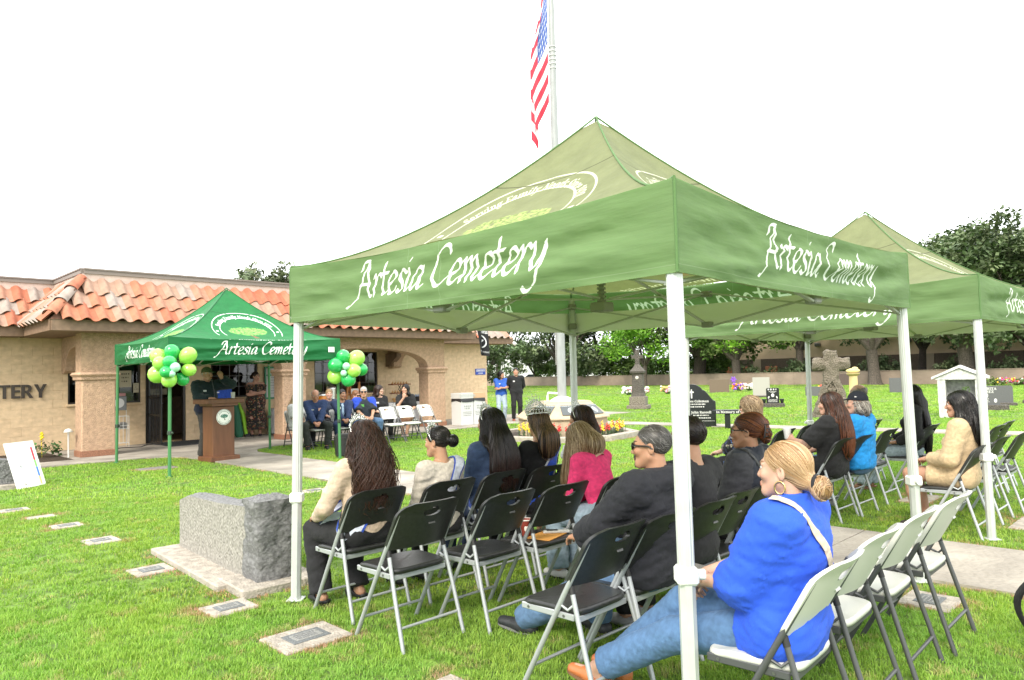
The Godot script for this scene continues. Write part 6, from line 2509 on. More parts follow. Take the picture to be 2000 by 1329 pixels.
			obj("sole", so, mat(sc.r, sc.g, sc.b, 0.7), sh)
	# ---- hair
	if hc.size():
		make_hair(p, root, X, N, R, hc, near)
	for a in p.get("acc", []):
		accessory(a, p, root, X, N, P, R, topf, wri)
	root.set_meta("head", X)
	return root

func add_cloth(F: SDF, called: String, t: Dictionary, root: Node3D, p: Dictionary, cell: float) -> void:
	var mb := MB.new()
	F.net(mb)
	var amp: float = t.get("wr", 0.006)
	var n := mb.normals()
	var sd := float(p.label.hash() % 97)
	for i in mb.v.size():
		var q := mb.v[i]
		var w := wrinkle.get_noise_3d(q.x * 0.45 + q.y * 0.3 + sd, q.y * 1.5 - q.x * 0.5, q.z * 0.5) * amp * 1.3
		var rd := 1.0 - absf(wrinkle.get_noise_3d(q.x * 0.7 + q.y * 0.5 - sd, q.y * 2.1 + q.z * 1.2 - q.x * 0.6, q.z * 0.8)) * 3.0
		w += maxf(rd, -0.3) * amp * 0.5
		mb.v[i] += n[i] * w
	var c: Color = t.c
	var m: Material = t.get("mat", null)
	if m == null:
		m = cloth_mat(c.r, c.g, c.b, t.get("rough", 0.9))
	if t.has("tint"):
		# panels of a second colour: [axis, limit, colour] tests in the person's own space
		for i in mb.v.size():
			mb.c[i] = (t.tint as Callable).call(mb.v[i])
		m = mat(1, 1, 1, 0.9, {"vc": true, "tex": ntex(5, 0.03, 0.78, 1.0), "norm": bumptex(6, 0.02, 5.0), "ns": 0.5, "tri": 3.0, "rim": 0.25})
		obj(t.get("name", called), mb, m, root, true)
		return
	obj(t.get("name", called), mb, m, root)

# ---------------------------------------------------------------- hair
func make_hair(p: Dictionary, root: Node3D, X: Transform3D, N: Vector3, R: Basis, hc: Dictionary, near: bool) -> void:
	var HB := X.basis
	var HC := X.origin
	var kind: String = hc.t
	var col: Color = hc.c
	var col2: Color = hc.get("c2", Color(col.r * 1.6, col.g * 1.5, col.b * 1.4))
	var ln: float = hc.get("len", 0.4)
	var rng := RandomNumberGenerator.new()
	rng.seed = p.label.hash() % 10007
	var cell := 0.0098 if near else 0.0135
	var f := SDF.new(HC + V(-0.24, -0.2 - (ln if kind in ["long", "bob"] else 0.05), -0.26), HC + V(0.24, 0.2, 0.3), cell)
	var fat: float = hc.get("fat", 1.0 if near else 1.06)
	var target := Vector3.INF
	match kind:
		"short":
			f.ell(X * V(0, 0.036, 0.019), V(0.0765, 0.0885, 0.100) * fat, HB)
			f.ell(X * V(0, -0.05, -0.088), V(0.068, 0.107, 0.078), HB, 0.008, true)
			f.ell(X * V(0, -0.128, 0.015), V(0.13, 0.075, 0.13), HB, 0.01, true)
			for s in [-1.0, 1.0]:
				f.ell(X * V(s * 0.08, -0.012, -0.002), V(0.016, 0.036, 0.024), HB, 0.004, true)
		"fringe":
			f.ell(X * V(0, 0.03, 0.02), V(0.080, 0.088, 0.104) * fat, HB)
			f.ell(X * V(0, 0.11, -0.03), V(0.1, 0.085, 0.14), HB, 0.01, true)
			f.ell(X * V(0, -0.05, -0.08), V(0.085, 0.13, 0.085), HB, 0.008, true)
			f.ell(X * V(0, -0.12, 0.02), V(0.13, 0.075, 0.13), HB, 0.01, true)
		"long", "bob":
			var wd: float = hc.get("w", 0.115)
			f.ell(X * V(0, 0.036, 0.02), V(0.086, 0.094, 0.108) * fat, HB)
			var nape := N + R * V(0, 0.04, 0.085)
			f.cap(X * V(0, 0.0, 0.05), nape, 0.088, 0.085, 0.03, V(1, 1, 0.8))
			var last := nape
			var n := 5
			for i in n:
				var t := (i + 1.0) / n
				var q: Vector3 = nape + R * V(hc.get("side", 0.0) * t, -(ln - 0.16) * t, 0.055 * sin(minf(t * 1.6, 1.0) * PI * 0.5))
				if hc.has("drape"):
					q = X * V(-0.03, 0.0, 0.0) + (hc.drape as Vector3) * t * ln + V(0, 0, -0.02 * t)
					if i == 0:
						last = X * V(0, 0.02, 0.03)
				f.cap(last, q, lerpf(0.085, wd, t - 1.0 / n), lerpf(0.085, wd, t) * (1.0 if i < n - 1 else 0.85), 0.03, V(1, 1, 0.36) if not hc.has("drape") else V(0.7, 1, 1))
				last = q
			if hc.get("locks", true):
				for s in [-1.0, 1.0]:
					f.cap(X * V(s * 0.07, 0.01, 0.0), X * V(s * 0.086, -0.12, 0.012), 0.03, 0.034, 0.03)
					f.cap(X * V(s * 0.086, -0.12, 0.012), N + R * V(s * 0.12, -0.02, 0.05), 0.034, 0.036, 0.03)
					if hc.get("front", 0.0) > 0.0:
						f.cap(N + R * V(s * 0.1, 0.02, -0.02), N + R * V(s * 0.11, -hc.front, -0.12), 0.038, 0.03, 0.03)
			f.ell(X * V(0, -0.06, -0.1), V(0.066, 0.122, 0.092), HB, 0.012, true)
		"bun", "updo", "ponybun":
			f.ell(X * V(0, 0.036, 0.018), V(0.080, 0.0915, 0.103) * fat, HB)
			f.ell(X * V(0, -0.052, -0.085), V(0.077, 0.112, 0.088), HB, 0.008, true)
			f.ell(X * V(0, -0.128, 0.0), V(0.13, 0.075, 0.10), HB, 0.01, true)
			for s in [-1.0, 1.0]:
				f.ell(X * V(s * 0.08, -0.012, 0.004), V(0.016, 0.036, 0.024), HB, 0.004, true)
			if kind == "bun":
				target = X * V(0.0, 0.005, 0.13)
				f.ell(target + HB * V(0, 0, 0.018), V(0.05, 0.05, 0.042), HB, 0.012)
			elif kind == "updo":
				target = X * V(0, 0.01, 0.118)
				f.ell(X * V(0, 0.055, 0.06), V(0.085, 0.075, 0.075), HB, 0.03)
				for i in 7:
					f.ell(X * V(rng.randf_range(-0.035, 0.035), -0.055 + i * 0.019, 0.125 + rng.randf_range(-0.01, 0.015)), Vector3.ONE * rng.randf_range(0.024, 0.034), HB, 0.008)
			else:
				target = X * V(0.0, -0.045, 0.125)
				f.cap(X * V(0, -0.03, 0.085), target, 0.045, 0.03, 0.03)
				f.ell(target + HB * V(0.0, -0.014, 0.030), V(0.042, 0.05, 0.042), HB, 0.01)
				f.ell(target + HB * V(0.012, -0.035, 0.026), V(0.03, 0.035, 0.03), HB, 0.008)
		"curly":
			f.ell(X * V(0, 0.03, 0.022), V(0.098, 0.104, 0.118) * fat, HB)
			f.ell(X * V(0, -0.06, 0.05), V(0.1, 0.1, 0.09), HB, 0.03)
			f.ell(X * V(0, -0.055, -0.095), V(0.07, 0.112, 0.088), HB, 0.01, true)
	if p.has("hat"):
		f.cut(X * V(0, 0.028, 0.02), HB * V(0, 1, 0.06))
	var mb := MB.new()
	mb.col = col
	f.net(mb)
	for i in mb.v.size():
		var k := 0.8 + 0.35 * wrinkle.get_noise_3d(mb.v[i].x * 9.0, mb.v[i].y * 1.5, mb.v[i].z * 9.0)
		mb.c[i] = Color(col.r * k, col.g * k, col.b * k)
		if kind == "curly":
			mb.v[i] += Vector3(wrinkle.get_noise_3dv(mb.v[i] * 9.0), wrinkle.get_noise_3dv(mb.v[i] * 9.0 + Vector3.ONE * 9.0), wrinkle.get_noise_3dv(mb.v[i] * 9.0 + Vector3.ONE * 19.0)) * 0.02
	# strands follow the hair's own surface
	var count := int(hc.get("n", 170 if near else 70) * (1.2 if near else 1.0))
	var wave: float = hc.get("wave", 0.0)
	var base_r := (0.0019 if near else 0.0038) * (0.62 if kind == "short" else 1.0)
	for i in count:
		var dl := V(rng.randfn(), rng.randfn() * 0.7 + 0.55, rng.randfn() + 0.25).normalized()
		if kind in ["fringe", "short"]:
			dl = V(rng.randfn(), rng.randfn() * 0.8 + 0.3, rng.randfn() + 0.2).normalized()
		var q: Vector3 = X * (V(0, 0.036, 0.02) + dl * V(0.086, 0.095, 0.108))
		for it in 3:
			q -= f.grad(q) * (f.val(q) - 0.001)
		if absf(f.val(q)) > 0.02:
			continue
		var pts := []
		var steps := 9
		var step := 0.016
		match kind:
			"long", "bob":
				steps = int((ln + 0.12) / 0.022 * rng.randf_range(0.75, 1.0))
				step = 0.024
			"short", "fringe":
				steps = 4
				step = 0.013
			"curly":
				steps = 9
				step = 0.02
			_:
				steps = 14
				step = 0.016
		var ph := rng.randf() * TAU
		var lift := 0.0015 + rng.randf() * wave * 0.9
		var dirv := Vector3.DOWN
		for k in steps:
			pts.append(q)
			var g := f.grad(q)
			var want := Vector3.DOWN + HB * V(0, 0, 0.5)
			if kind == "short":
				want = HB * (V(0, -0.5, 0.9) + V(rng.randfn(), rng.randfn(), rng.randfn()) * 0.45)
			if target != Vector3.INF:
				want = (target - q)
				if want.length() < 0.045:
					# wind round the bun
					want = want.cross(HB * V(0, 0, 1)).normalized() * 0.4 + want * 0.2
			elif k > 4 and kind in ["long", "bob"]:
				want = Vector3.DOWN
			var t := want - g * want.dot(g)
			if t.length() < 0.02:
				t = want
			dirv = dirv.lerp(t.normalized(), 0.7).normalized()
			q += dirv * step
			if wave > 0.0:
				q += g.cross(dirv) * sin(k * 0.8 + ph + q.x * 9.0) * wave
			var vv := f.val(q)
			if vv < 0.1:
				q -= f.grad(q) * clampf(vv - lift * minf(1.0, k * 0.25), -0.02, 0.02)
			elif k > 3 and not kind in ["long", "bob"]:
				break
		if pts.size() < 3:
			continue
		var radii := []
		for k in pts.size():
			radii.append(base_r * (0.55 + 0.6 * sin(PI * (k + 0.6) / pts.size())) * rng.randf_range(0.9, 1.1))
		radii[pts.size() - 1] = 0.0006
		var mixv := pow(rng.randf(), 1.6)
		var kk := rng.randf_range(0.75, 1.25)
		var c := col.lerp(col2, mixv)
		mb.col = Color(c.r * kk, c.g * kk, c.b * kk)
		var b0 := mb.v.size()
		mb.tube(pts, radii, 4, false)
		if hc.has("tip"):
			var m := pts.size()
			for vi in range(b0, mb.v.size()):
				var t := float((vi - b0) / 4) / m
				mb.c[vi] = mb.c[vi].lerp(hc.tip, smoothstep(0.3, 1.0, t) * 0.8)
	if target != Vector3.INF:
		# locks wound round the bun
		for i in (70 if near else 26):
			var q: Vector3 = target + V(rng.randfn(), rng.randfn(), rng.randfn()).normalized() * 0.05 + HB * V(0, -0.01, 0.03)
			var ax := (HB * V(rng.randfn() * 0.35, rng.randfn() * 0.35, 1)).normalized()
			var ctr: Vector3 = target + HB * V(0, -0.008, 0.022)
			var pts := []
			for k in 10:
				q -= f.grad(q) * clampf(f.val(q) - 0.0018, -0.02, 0.03)
				if f.val(q) > 0.02:
					break
				pts.append(q)
				q += ax.cross(q - ctr).normalized() * 0.012
			if pts.size() > 4:
				var c := col.lerp(col2, pow(rng.randf(), 1.6))
				mb.col = c * rng.randf_range(0.7, 1.15)
				mb.tube(pts, base_r * 1.2, 4, false)
	var hm := mat(1, 1, 1, hc.get("rough", 0.42), {"vc": true, "spec": 0.45})
	obj("hair", mb, hm, root, true)

# ---------------------------------------------------------------- worn things
func on_head(called: String, mb: MB, m: Material, root: Node3D, X: Transform3D) -> void:
	var w := MB.new()
	w.add(mb, X)
	obj(called, w, m, root)

func accessory(a, p: Dictionary, root: Node3D, X: Transform3D, N: Vector3, P: Vector3, R: Basis, T: SDF, wri: Array) -> void:
	var kind: String = a if a is String else a[0]
	match kind:
		"sunglasses", "glasses":
			var lens := MB.new()
			var fr := MB.new()
			for s in [-1.0, 1.0]:
				lens.ball(V(s * 0.032, 0.006, -0.098), V(0.028, 0.021, 0.007), 14, 8, rot(0, s * -0.15, 0))
				fr.tube([V(s * 0.056, 0.012, -0.094), V(s * 0.074, 0.012, -0.05), V(s * 0.083, 0.012, 0.0), V(s * 0.082, -0.005, 0.028)], 0.0046 if kind == "sunglasses" else 0.0034, 6)
				var ring := []
				for i in 15:
					var t := TAU * i / 14.0
					ring.append(V(s * 0.032 + cos(t) * 0.0255, 0.006 + sin(t) * 0.0195, -0.098 - s * cos(t) * -0.004))
				fr.tube(ring, 0.0028, 5, false)
			fr.tube([V(-0.008, 0.01, -0.101), V(0.008, 0.01, -0.101)], 0.003, 5)
			var dark := mat(0.012, 0.012, 0.013, 0.12)
			on_head("glasses_frame", fr, mat(0.015, 0.015, 0.016, 0.35), root, X)
			if kind == "sunglasses":
				on_head("lens", lens, dark, root, X)
		"goatee":
			var f := SDF.new(V(-0.05, -0.13, -0.13), V(0.05, -0.03, -0.03), 0.004)
			f.cap(V(-0.014, -0.098, -0.076), V(0.014, -0.098, -0.076), 0.018, 0.018, 0.01)
			f.cap(V(-0.022, -0.05, -0.09), V(0.022, -0.05, -0.09), 0.005, 0.005, 0.004)
			for s in [-1.0, 1.0]:
				f.cap(V(s * 0.024, -0.052, -0.088), V(s * 0.02, -0.095, -0.078), 0.005, 0.006, 0.006)
			var mb := MB.new()
			f.net(mb)
			mb.wobble(wrinkle, 0.003, 20.0)
			on_head("beard", mb, mat(0.03, 0.025, 0.022, 0.8), root, X)
		"cap":
			var c: Color = a[1]
			var f := SDF.new(V(-0.13, -0.02, -0.24), V(0.13, 0.18, 0.16), 0.006)
			f.ell(V(0, 0.045, 0.017), V(0.087, 0.095, 0.108))
			f.cut(V(0, 0.036, 0), V(0, -1, -0.08))
			f.ell(V(0, 0.042, -0.115), V(0.075, 0.007, 0.082), rot(-0.16, 0, 0), 0.006)
			var mb := MB.new()
			f.net(mb)
			if a.size() > 2:
				var w := MB.new()
				w.add(mb, X)
				for i in w.v.size():
					var q := mb.v[i]
					var k := wrinkle.get_noise_3dv(q * 5.0)
					w.c[i] = c if k < -0.08 else (Color(0.16, 0.15, 0.08) if k < 0.12 else Color(0.05, 0.08, 0.035))
				obj("cap", w, mat(1, 1, 1, 0.9, {"vc": true}), root, true)
			else:
				on_head("cap", mb, cloth_mat(c.r, c.g, c.b), root, X)
				var lg := MB.new()
				lg.prism(PackedVector2Array([Vector2(-0.012, -0.006), Vector2(0.014, 0.0), Vector2(-0.012, 0.009)]), 0, 0.003, Transform3D(rot(0, -PI / 2, 0), V(-0.0885, 0.075, 0.0)))
				on_head("badge", lg, mat(0.6, 0.6, 0.6, 0.6), root, X)
		"earring":
			var mb := MB.new()
			for s in [-1.0, 1.0]:
				var ring := []
				for i in 19:
					var t := TAU * i / 18.0
					ring.append(V(s * 0.078, -0.064 + cos(t) * 0.026, 0.012 + sin(t) * 0.022))
				mb.tube(ring, 0.0035, 6, false)
			on_head("earring", mb, mat(0.7, 0.5, 0.22, 0.25, {"metal": 1.0}), root, X)
		"hairclip":
			var mb := MB.new()
			for s in [-1.0, 1.0]:
				mb.tube([V(s * 0.03, 0.075, 0.125), V(s * 0.045, 0.02, 0.135), V(s * 0.04, -0.04, 0.125)], 0.005, 6)
				for i in 4:
					mb.tube([V(s * 0.042, 0.055 - i * 0.028, 0.132), V(s * 0.012, 0.05 - i * 0.028, 0.155)], 0.003, 5)
			on_head("hair_clip", mb, mat(0.02, 0.02, 0.025, 0.3), root, X)
		"scrunchie":
			var mb := MB.new()
			var ring := []
			for i in 17:
				var t := TAU * i / 16.0
				ring.append(V(cos(t) * 0.033, -0.042 + sin(t) * 0.033, 0.132))
			mb.tube(ring, 0.009, 7, false)
			on_head("hair_tie", mb, mat(0.015, 0.015, 0.018, 0.9), root, X)
		"sash", "strap":
			# a band across the torso, laid on the clothes
			var c: Color = a[1]
			var edge: Color = a[2]
			var half: float = a[3]
			var flip: float = a[4]
			var mid := P.lerp(N, 0.52) + R * V(0, 0, 0.01)
			var up := (V(flip * 0.55, 0.84, 0)).normalized()
			up = R * up
			var axis := R * V(0.84, -flip * 0.55, 0).normalized()
			var bands := []
			var cols := [-half, -half * 0.74, 0.0, half * 0.74, half]
			for w in cols:
				var r := PackedVector3Array()
				var nrm := axis
				for i in 61:
					var t := TAU * i / 60.0 if kind == "sash" else -0.05 + 1.7 * i / 60.0
					var dirv: Vector3 = up * cos(t) + (R * V(0, 0, 1)) * sin(t)
					var q: Vector3 = mid + nrm * w
					var dist := 0.5
					var guard := 0
					while dist > 0.04 and guard < 60:
						var vv := T.val(q + dirv * dist)
						if vv < 0.007:
							break
						dist -= clampf(vv * 0.5, 0.003, 0.03)
						guard += 1
					r.append(q + dirv * (dist + 0.003))
				bands.append(r)
			for j in 2:
				var e1 := MB.new()
				var k := 0 if j == 0 else 3
				e1.grid([bands[k], bands[k + 1]])
				obj("sash_border" if kind == "sash" else "strap_border", e1, cloth_mat(edge.r, edge.g, edge.b, 0.6), root)
			var m1 := MB.new()
			m1.grid([bands[1], bands[2], bands[3]])
			obj("sash" if kind == "sash" else "strap", m1, cloth_mat(c.r, c.g, c.b, 0.55), root)
			if kind == "sash" and a.size() > 5:
				# loose end that hangs over the hip
				var e := MB.new()
				var rows := []
				for j in 5:
					var r := PackedVector3Array()
					for i in 4:
						var w := (i / 3.0 - 0.5) * half * 2.0
						r.append(P + V(-0.165 - 0.012 * j + 0.02 * i, 0.13 - 0.05 * j, -0.12 - 0.06 * j + w * 0.6))
					rows.append(r)
				e.grid(rows)
				obj("sash_end", e, cloth_mat(c.r, c.g, c.b, 0.55), root)
		"badge":
			var mb := MB.new()
			var q: Vector3 = P.lerp(N, 0.68) + R * V(a[1], 0.0, -0.3)
			var n := 0
			while T.val(q) > 0.006 and n < 80:
				q += R * V(0, 0, 0.005)
				n += 1
			mb.box(q + R * V(0, 0, -0.002), V(a[2], a[3], 0.003), R * rot(0, -a[1] * 3.0, 0))
			var c: Color = a[4]
			obj("badge", mb, mat(c.r, c.g, c.b, 0.7), root)
		"tie":
			var mb := MB.new()
			var rows := []
			for j in 9:
				var t := j / 8.0
				var c: Vector3 = N.lerp(P, t * 0.72) + R * V(0, -0.02, -0.3)
				var n := 0
				while T.val(c) > 0.006 and n < 80:
					c += R * V(0, 0, 0.005)
					n += 1
				var w := 0.016 + 0.02 * t
				rows.append(PackedVector3Array([c + V(-w, 0, 0.004), c + V(0, 0, -0.006), c + V(w, 0, 0.004)]))
			mb.grid(rows)
			obj("tie", mb, mat(0.3, 0.42, 0.55, 0.6), root)
			var sh := MB.new()
			rows = []
			for j in 6:
				var t := j / 5.0
				var c: Vector3 = N.lerp(P, t * 0.5) + R * V(0, -0.01, -0.3)
				var n := 0
				while T.val(c) > 0.005 and n < 80:
					c += R * V(0, 0, 0.005)
					n += 1
				var w := 0.06 * (1.0 - t) + 0.004
				rows.append(PackedVector3Array([c + V(-w, 0.01, 0.012), c + V(0, 0, 0.0), c + V(w, 0.01, 0.012)]))
			sh.grid(rows)
			obj("shirt_front", sh, mat(0.5, 0.6, 0.72, 0.8), root)
# ---------------------------------------------------------------- who is there
func flower_mat(base: Color, cols: Array, sd: int) -> StandardMaterial3D:
	var im := Image.create(256, 256, false, Image.FORMAT_RGB8)
	im.fill(base.linear_to_srgb())
	var rng := RandomNumberGenerator.new()
	rng.seed = sd
	for i in 70:
		var c: Color = cols[rng.randi() % cols.size()]
		var at := Vector2(rng.randi_range(8, 247), rng.randi_range(8, 247))
		for k in 5:
			var a := k * TAU / 5 + rng.randf()
			var s := rng.randi_range(4, 8)
			im.fill_rect(Rect2i(int(at.x + cos(a) * s), int(at.y + sin(a) * s), s, s), c.linear_to_srgb())
		im.fill_rect(Rect2i(int(at.x), int(at.y), 3, 3), Color(0.6, 0.5, 0.2))
	var m := StandardMaterial3D.new()
	m.albedo_texture = ImageTexture.create_from_image(im)
	m.uv1_triplanar = true
	m.uv1_scale = Vector3.ONE * 2.4
	m.roughness = 0.9
	return m

func tiara(root: Node3D, label: String, tall: float, full: bool) -> void:
	var X: Transform3D = root.transform * (root.get_meta("head") as Transform3D)
	var o := thing("tiara", label, "tiara", Vector3.ZERO, 0.0, "silver tiaras worn by the guests in sashes")
	o.transform = X
	var silver := mat(0.62, 0.62, 0.60, 0.18, {"metal": 0.9})
	var band := MB.new()
	# headband from behind one ear over the crown to the other
	var tilt := 0.42
	var arc := func(t: float, r: float) -> Vector3:
		var q := V(sin(t) * r * 0.93, cos(t) * r * 1.03, 0.0)
		return V(0, 0.035, 0.01) + rot(-tilt, 0, 0) * q + V(0, 0, -0.012)
	var pts := []
	for i in 33:
		pts.append(arc.call((i / 32.0 - 0.5) * 3.5, 0.0985))
	band.tube(pts, 0.0042, 6)
	if full:
		pts = []
		var links := MB.new()
		for i in 41:
			var t := TAU * i / 40.0
			pts.append(V(sin(t) * 0.098, 0.072 - 0.03 * cos(t) * -1.0 * 0.6, 0.02 + cos(t) * 0.118))
		band.tube(pts, 0.0045, 6, false)
		for i in 26:
			var t := TAU * i / 26.0
			var c := V(sin(t) * 0.099, 0.092 - 0.03 * cos(t) * -1.0 * 0.6, 0.02 + cos(t) * 0.119)
			var e1 := V(cos(t), 0, -sin(t))
			var ring := []
			for k in 11:
				var a := TAU * k / 10.0
				ring.append(c + e1 * cos(a) * 0.0135 + V(0, sin(a) * 0.017, 0))
			links.tube(ring, 0.0032, 5, false)
		obj("crown_link", links, silver, o)
	obj("band", band, silver, o)
	var lat := MB.new()
	var n := 19 if full else 15
	var prev := Vector3.ZERO
	for i in n:
		var u := float(i) / (n - 1) * 2.0 - 1.0
		var t := u * 1.15
		var hh := tall * (1.0 - 0.62 * absf(u)) * (1.0 if i % 2 == 0 else 0.66)
		var b: Vector3 = arc.call(t, 0.099)
		var outw := (b - V(0, 0.035, 0.0)).normalized().lerp(Vector3.UP, 0.55).normalized()
		var tip := b + outw * hh + V(0, 0, -0.1) * hh
		lat.tube([b, b.lerp(tip, 0.5) + V(0.004, 0, -0.004), tip], [0.0032, 0.0026, 0.0016], 5)
		lat.ball(tip, Vector3.ONE * 0.0048, 6, 4)
		lat.ball(b.lerp(tip, 0.5), Vector3.ONE * 0.0044, 6, 4)
		var side := V(cos(t), -sin(t) * 0.8, 0).normalized()
		for lv in ([0.3, 0.62] if not full else [0.2, 0.42, 0.66]):
			var ring := []
			var rr: float = hh * 0.17 + 0.004
			for k in 9:
				var a := TAU * k / 8.0
				ring.append(b.lerp(tip, lv) + side * cos(a) * rr * 0.7 + outw * sin(a) * rr)
			lat.tube(ring, 0.002, 4, false)
		if i > 0:
			lat.tube([prev, b.lerp(tip, 0.55)], 0.0019, 4)
		prev = b.lerp(tip, 0.8)
	obj("filigree", lat, silver, o)
	var gem := MB.new()
	for i in n:
		var t := (float(i) / (n - 1) * 2.0 - 1.0) * 1.15
		gem.ball(arc.call(t, 0.108), Vector3.ONE * 0.0055, 6, 4)
	obj("stone", gem, mat(0.75, 0.77, 0.8, 0.08, {"metal": 0.6}), o)

func build_people() -> void:
	wrinkle = fnoise(3, 7.0, FastNoiseLite.TYPE_SIMPLEX, 2)
	var fair := Color(0.52, 0.325, 0.24)
	var tan := Color(0.40, 0.225, 0.14)
	var brown := Color(0.27, 0.14, 0.085)
	var olive := Color(0.36, 0.20, 0.125)
	var jet := Color(0.006, 0.005, 0.005)
	var dkbrown := Color(0.018, 0.010, 0.007)
	var jeans := {"c": Color(0.09, 0.17, 0.30), "wr": 0.006}
	var lightjeans := {"c": Color(0.36, 0.47, 0.58), "wr": 0.008, "w": 0.02, "e": 0.022}
	var black := Color(0.011, 0.011, 0.013)
	var shoe_black := {"c": Color(0.012, 0.012, 0.013)}
	var lap := [V(-0.05, 0.64, -0.22), V(0.05, 0.64, -0.22)]
	var q := []
	# --- the row with tiaras, seen from behind
	var p14 := make_person({"label": "guest with long wavy brown hair, tiara, beige top and white sash, seated leftmost", "x": -1.06, "z": -5.04, "near": true, "s": 0.98, "g": 1.08, "skin": olive, "ank": [V(-0.16, 0.085, -0.30), V(0.1, 0.085, -0.22)], "hy": 0.05,
		"hair": {"t": "long", "c": Color(0.016, 0.009, 0.006), "c2": Color(0.055, 0.022, 0.012), "len": 0.44, "wave": 0.020, "w": 0.12, "n": 520, "tip": Color(0.06, 0.024, 0.013), "fat": 0.98}, "top": {"c": Color(0.60, 0.46, 0.345), "sl": 1.95, "e": 0.008, "wr": 0.005, "hem": 0.04, "neck": 0.085}, "bot": {"c": black, "w": 0.02}, "shoe": {"c": black, "low": 0.0}, "wri": [V(-0.2, 0.62, -0.28), V(0.16, 0.63, -0.26)],
		"acc": [["sash", Color(0.62, 0.66, 0.78), Color(0.02, 0.07, 0.45), 0.06, 1.0, true]]})
	var p15 := make_person({"label": "guest with a sleek black bun, tiara and cream long sleeved top", "x": -0.57, "z": -5.37, "near": true, "s": 0.92, "g": 0.95, "skin": tan, "hy": 0.3, "hp": 0.05,
		"hair": {"t": "bun", "c": jet, "c2": Color(0.02, 0.016, 0.014), "n": 240, "rough": 0.3}, "top": {"c": Color(0.60, 0.545, 0.47), "sl": 2.0, "e": 0.012, "neck": 0.115, "nv": -0.02}, "bot": {"c": black}, "shoe": shoe_black,
		"acc": [["sash", Color(0.62, 0.66, 0.78), Color(0.02, 0.07, 0.45), 0.055, 1.0]]})
	var p16 := make_person({"label": "guest with long straight black hair, tiara and navy blue top", "x": -0.20, "z": -5.79, "near": true, "s": 1.0, "g": 1.1, "skin": tan, "hy": 0.12,
		"hair": {"t": "long", "c": jet, "c2": Color(0.022, 0.016, 0.013), "len": 0.47, "wave": 0.0015, "w": 0.14, "n": 320, "tip": Color(0.035, 0.015, 0.01), "rough": 0.32}, "top": {"c": Color(0.028, 0.055, 0.125), "sl": 1.9, "e": 0.012, "neck": 0.09}, "bot": {"c": Color(0.03, 0.05, 0.11)}, "shoe": shoe_black,
		"acc": [["sash", Color(0.62, 0.66, 0.78), Color(0.02, 0.07, 0.45), 0.06, 1.0, true]]})
	var p17 := make_person({"label": "guest with highlighted shoulder length hair and the tallest crown, in black", "x": 0.18, "z": -6.06, "near": true, "s": 0.98, "g": 0.98, "skin": tan, "hy": -0.45,
		"hair": {"t": "bob", "c": Color(0.02, 0.012, 0.008), "c2": Color(0.26, 0.16, 0.085), "len": 0.25, "w": 0.075, "side": -0.05, "n": 260, "locks": false, "rough": 0.34}, "top": {"c": black, "sl": 1.3, "e": 0.01, "neck": 0.13, "nv": -0.015}, "bot": {"c": black}, "shoe": shoe_black,
		"acc": [["sash", Color(0.02, 0.09, 0.62), Color(0.66, 0.67, 0.70), 0.075, 1.0]]})
	var p18 := make_person({"label": "guest in a white off shoulder top with long dark hair and a tiara", "x": 0.58, "z": -6.44, "near": true, "s": 0.98, "skin": Color(0.38, 0.20, 0.12), "hy": 0.1,
		"hair": {"t": "long", "c": Color(0.017, 0.009, 0.006), "c2": Color(0.075, 0.032, 0.018), "len": 0.42, "wave": 0.003, "side": -0.16, "w": 0.08, "n": 230, "locks": false}, "top": {"c": Color(0.84, 0.84, 0.83), "sl": 0.5, "e": 0.01, "off": 0.07}, "bot": {"c": black, "skirt": true, "len": 0.0}, "shoe": shoe_black})
	make_person({"label": "guest in a bright pink top bending forward, long blonde hair, light jeans", "x": 0.66, "z": -5.46, "near": true, "s": 0.95, "g": 0.95, "skin": fair, "lean": 0.36, "hp": 0.55, "hy": 0.12,
		"hair": {"t": "long", "c": Color(0.17, 0.105, 0.05), "c2": Color(0.52, 0.40, 0.25), "len": 0.40, "wave": 0.004, "w": 0.075, "drape": Vector3(-0.12, -1.0, -0.1), "n": 300, "locks": false, "brow": Color(0.12, 0.07, 0.04)}, "top": {"c": Color(0.88, 0.05, 0.2), "sl": 2.0, "e": 0.007, "wr": 0.004, "neck": 0.11, "hem": 0.0}, "bot": lightjeans, "shoe": {"c": Color(0.6, 0.6, 0.58)}, "wri": [V(-0.06, 0.58, -0.36), V(0.04, 0.58, -0.38)]})
	# --- the man in the hood, those around him
	make_person({"label": "man in a dark hooded jacket and sunglasses with grey flecked hair and goatee", "x": 0.72, "z": -4.00, "near": true, "m": true, "s": 0.98, "g": 1.14, "skin": Color(0.36, 0.195, 0.12), "lean": -0.05, "hy": 0.38, "hp": 0.02, "ank": [V(-0.14, 0.085, -0.86), V(0.16, 0.085, -0.50)], "toes": [V(-0.3, 0.15, -1), V(0.2, 0, -1)], "wri": [V(-0.16, 0.66, -0.36), V(0.16, 0.66, -0.34)],
		"hair": {"t": "short", "c": Color(0.055, 0.050, 0.047), "c2": Color(0.25, 0.24, 0.23), "n": 330, "brow": Color(0.03, 0.025, 0.02)}, "top": {"name": "jacket", "c": Color(0.012, 0.013, 0.019), "sl": 1.95, "e": 0.032, "se": 0.012, "wr": 0.009, "hood": true, "lap": 0.25, "hem": 0.10}, "bot": {"c": Color(0.10, 0.185, 0.32), "wr": 0.005, "w": 0.015, "e": 0.018}, "shoe": {"c": Color(0.025, 0.027, 0.03), "sole": Color(0.16, 0.16, 0.16), "high": 0.03}, "acc": ["sunglasses", "goatee"]})
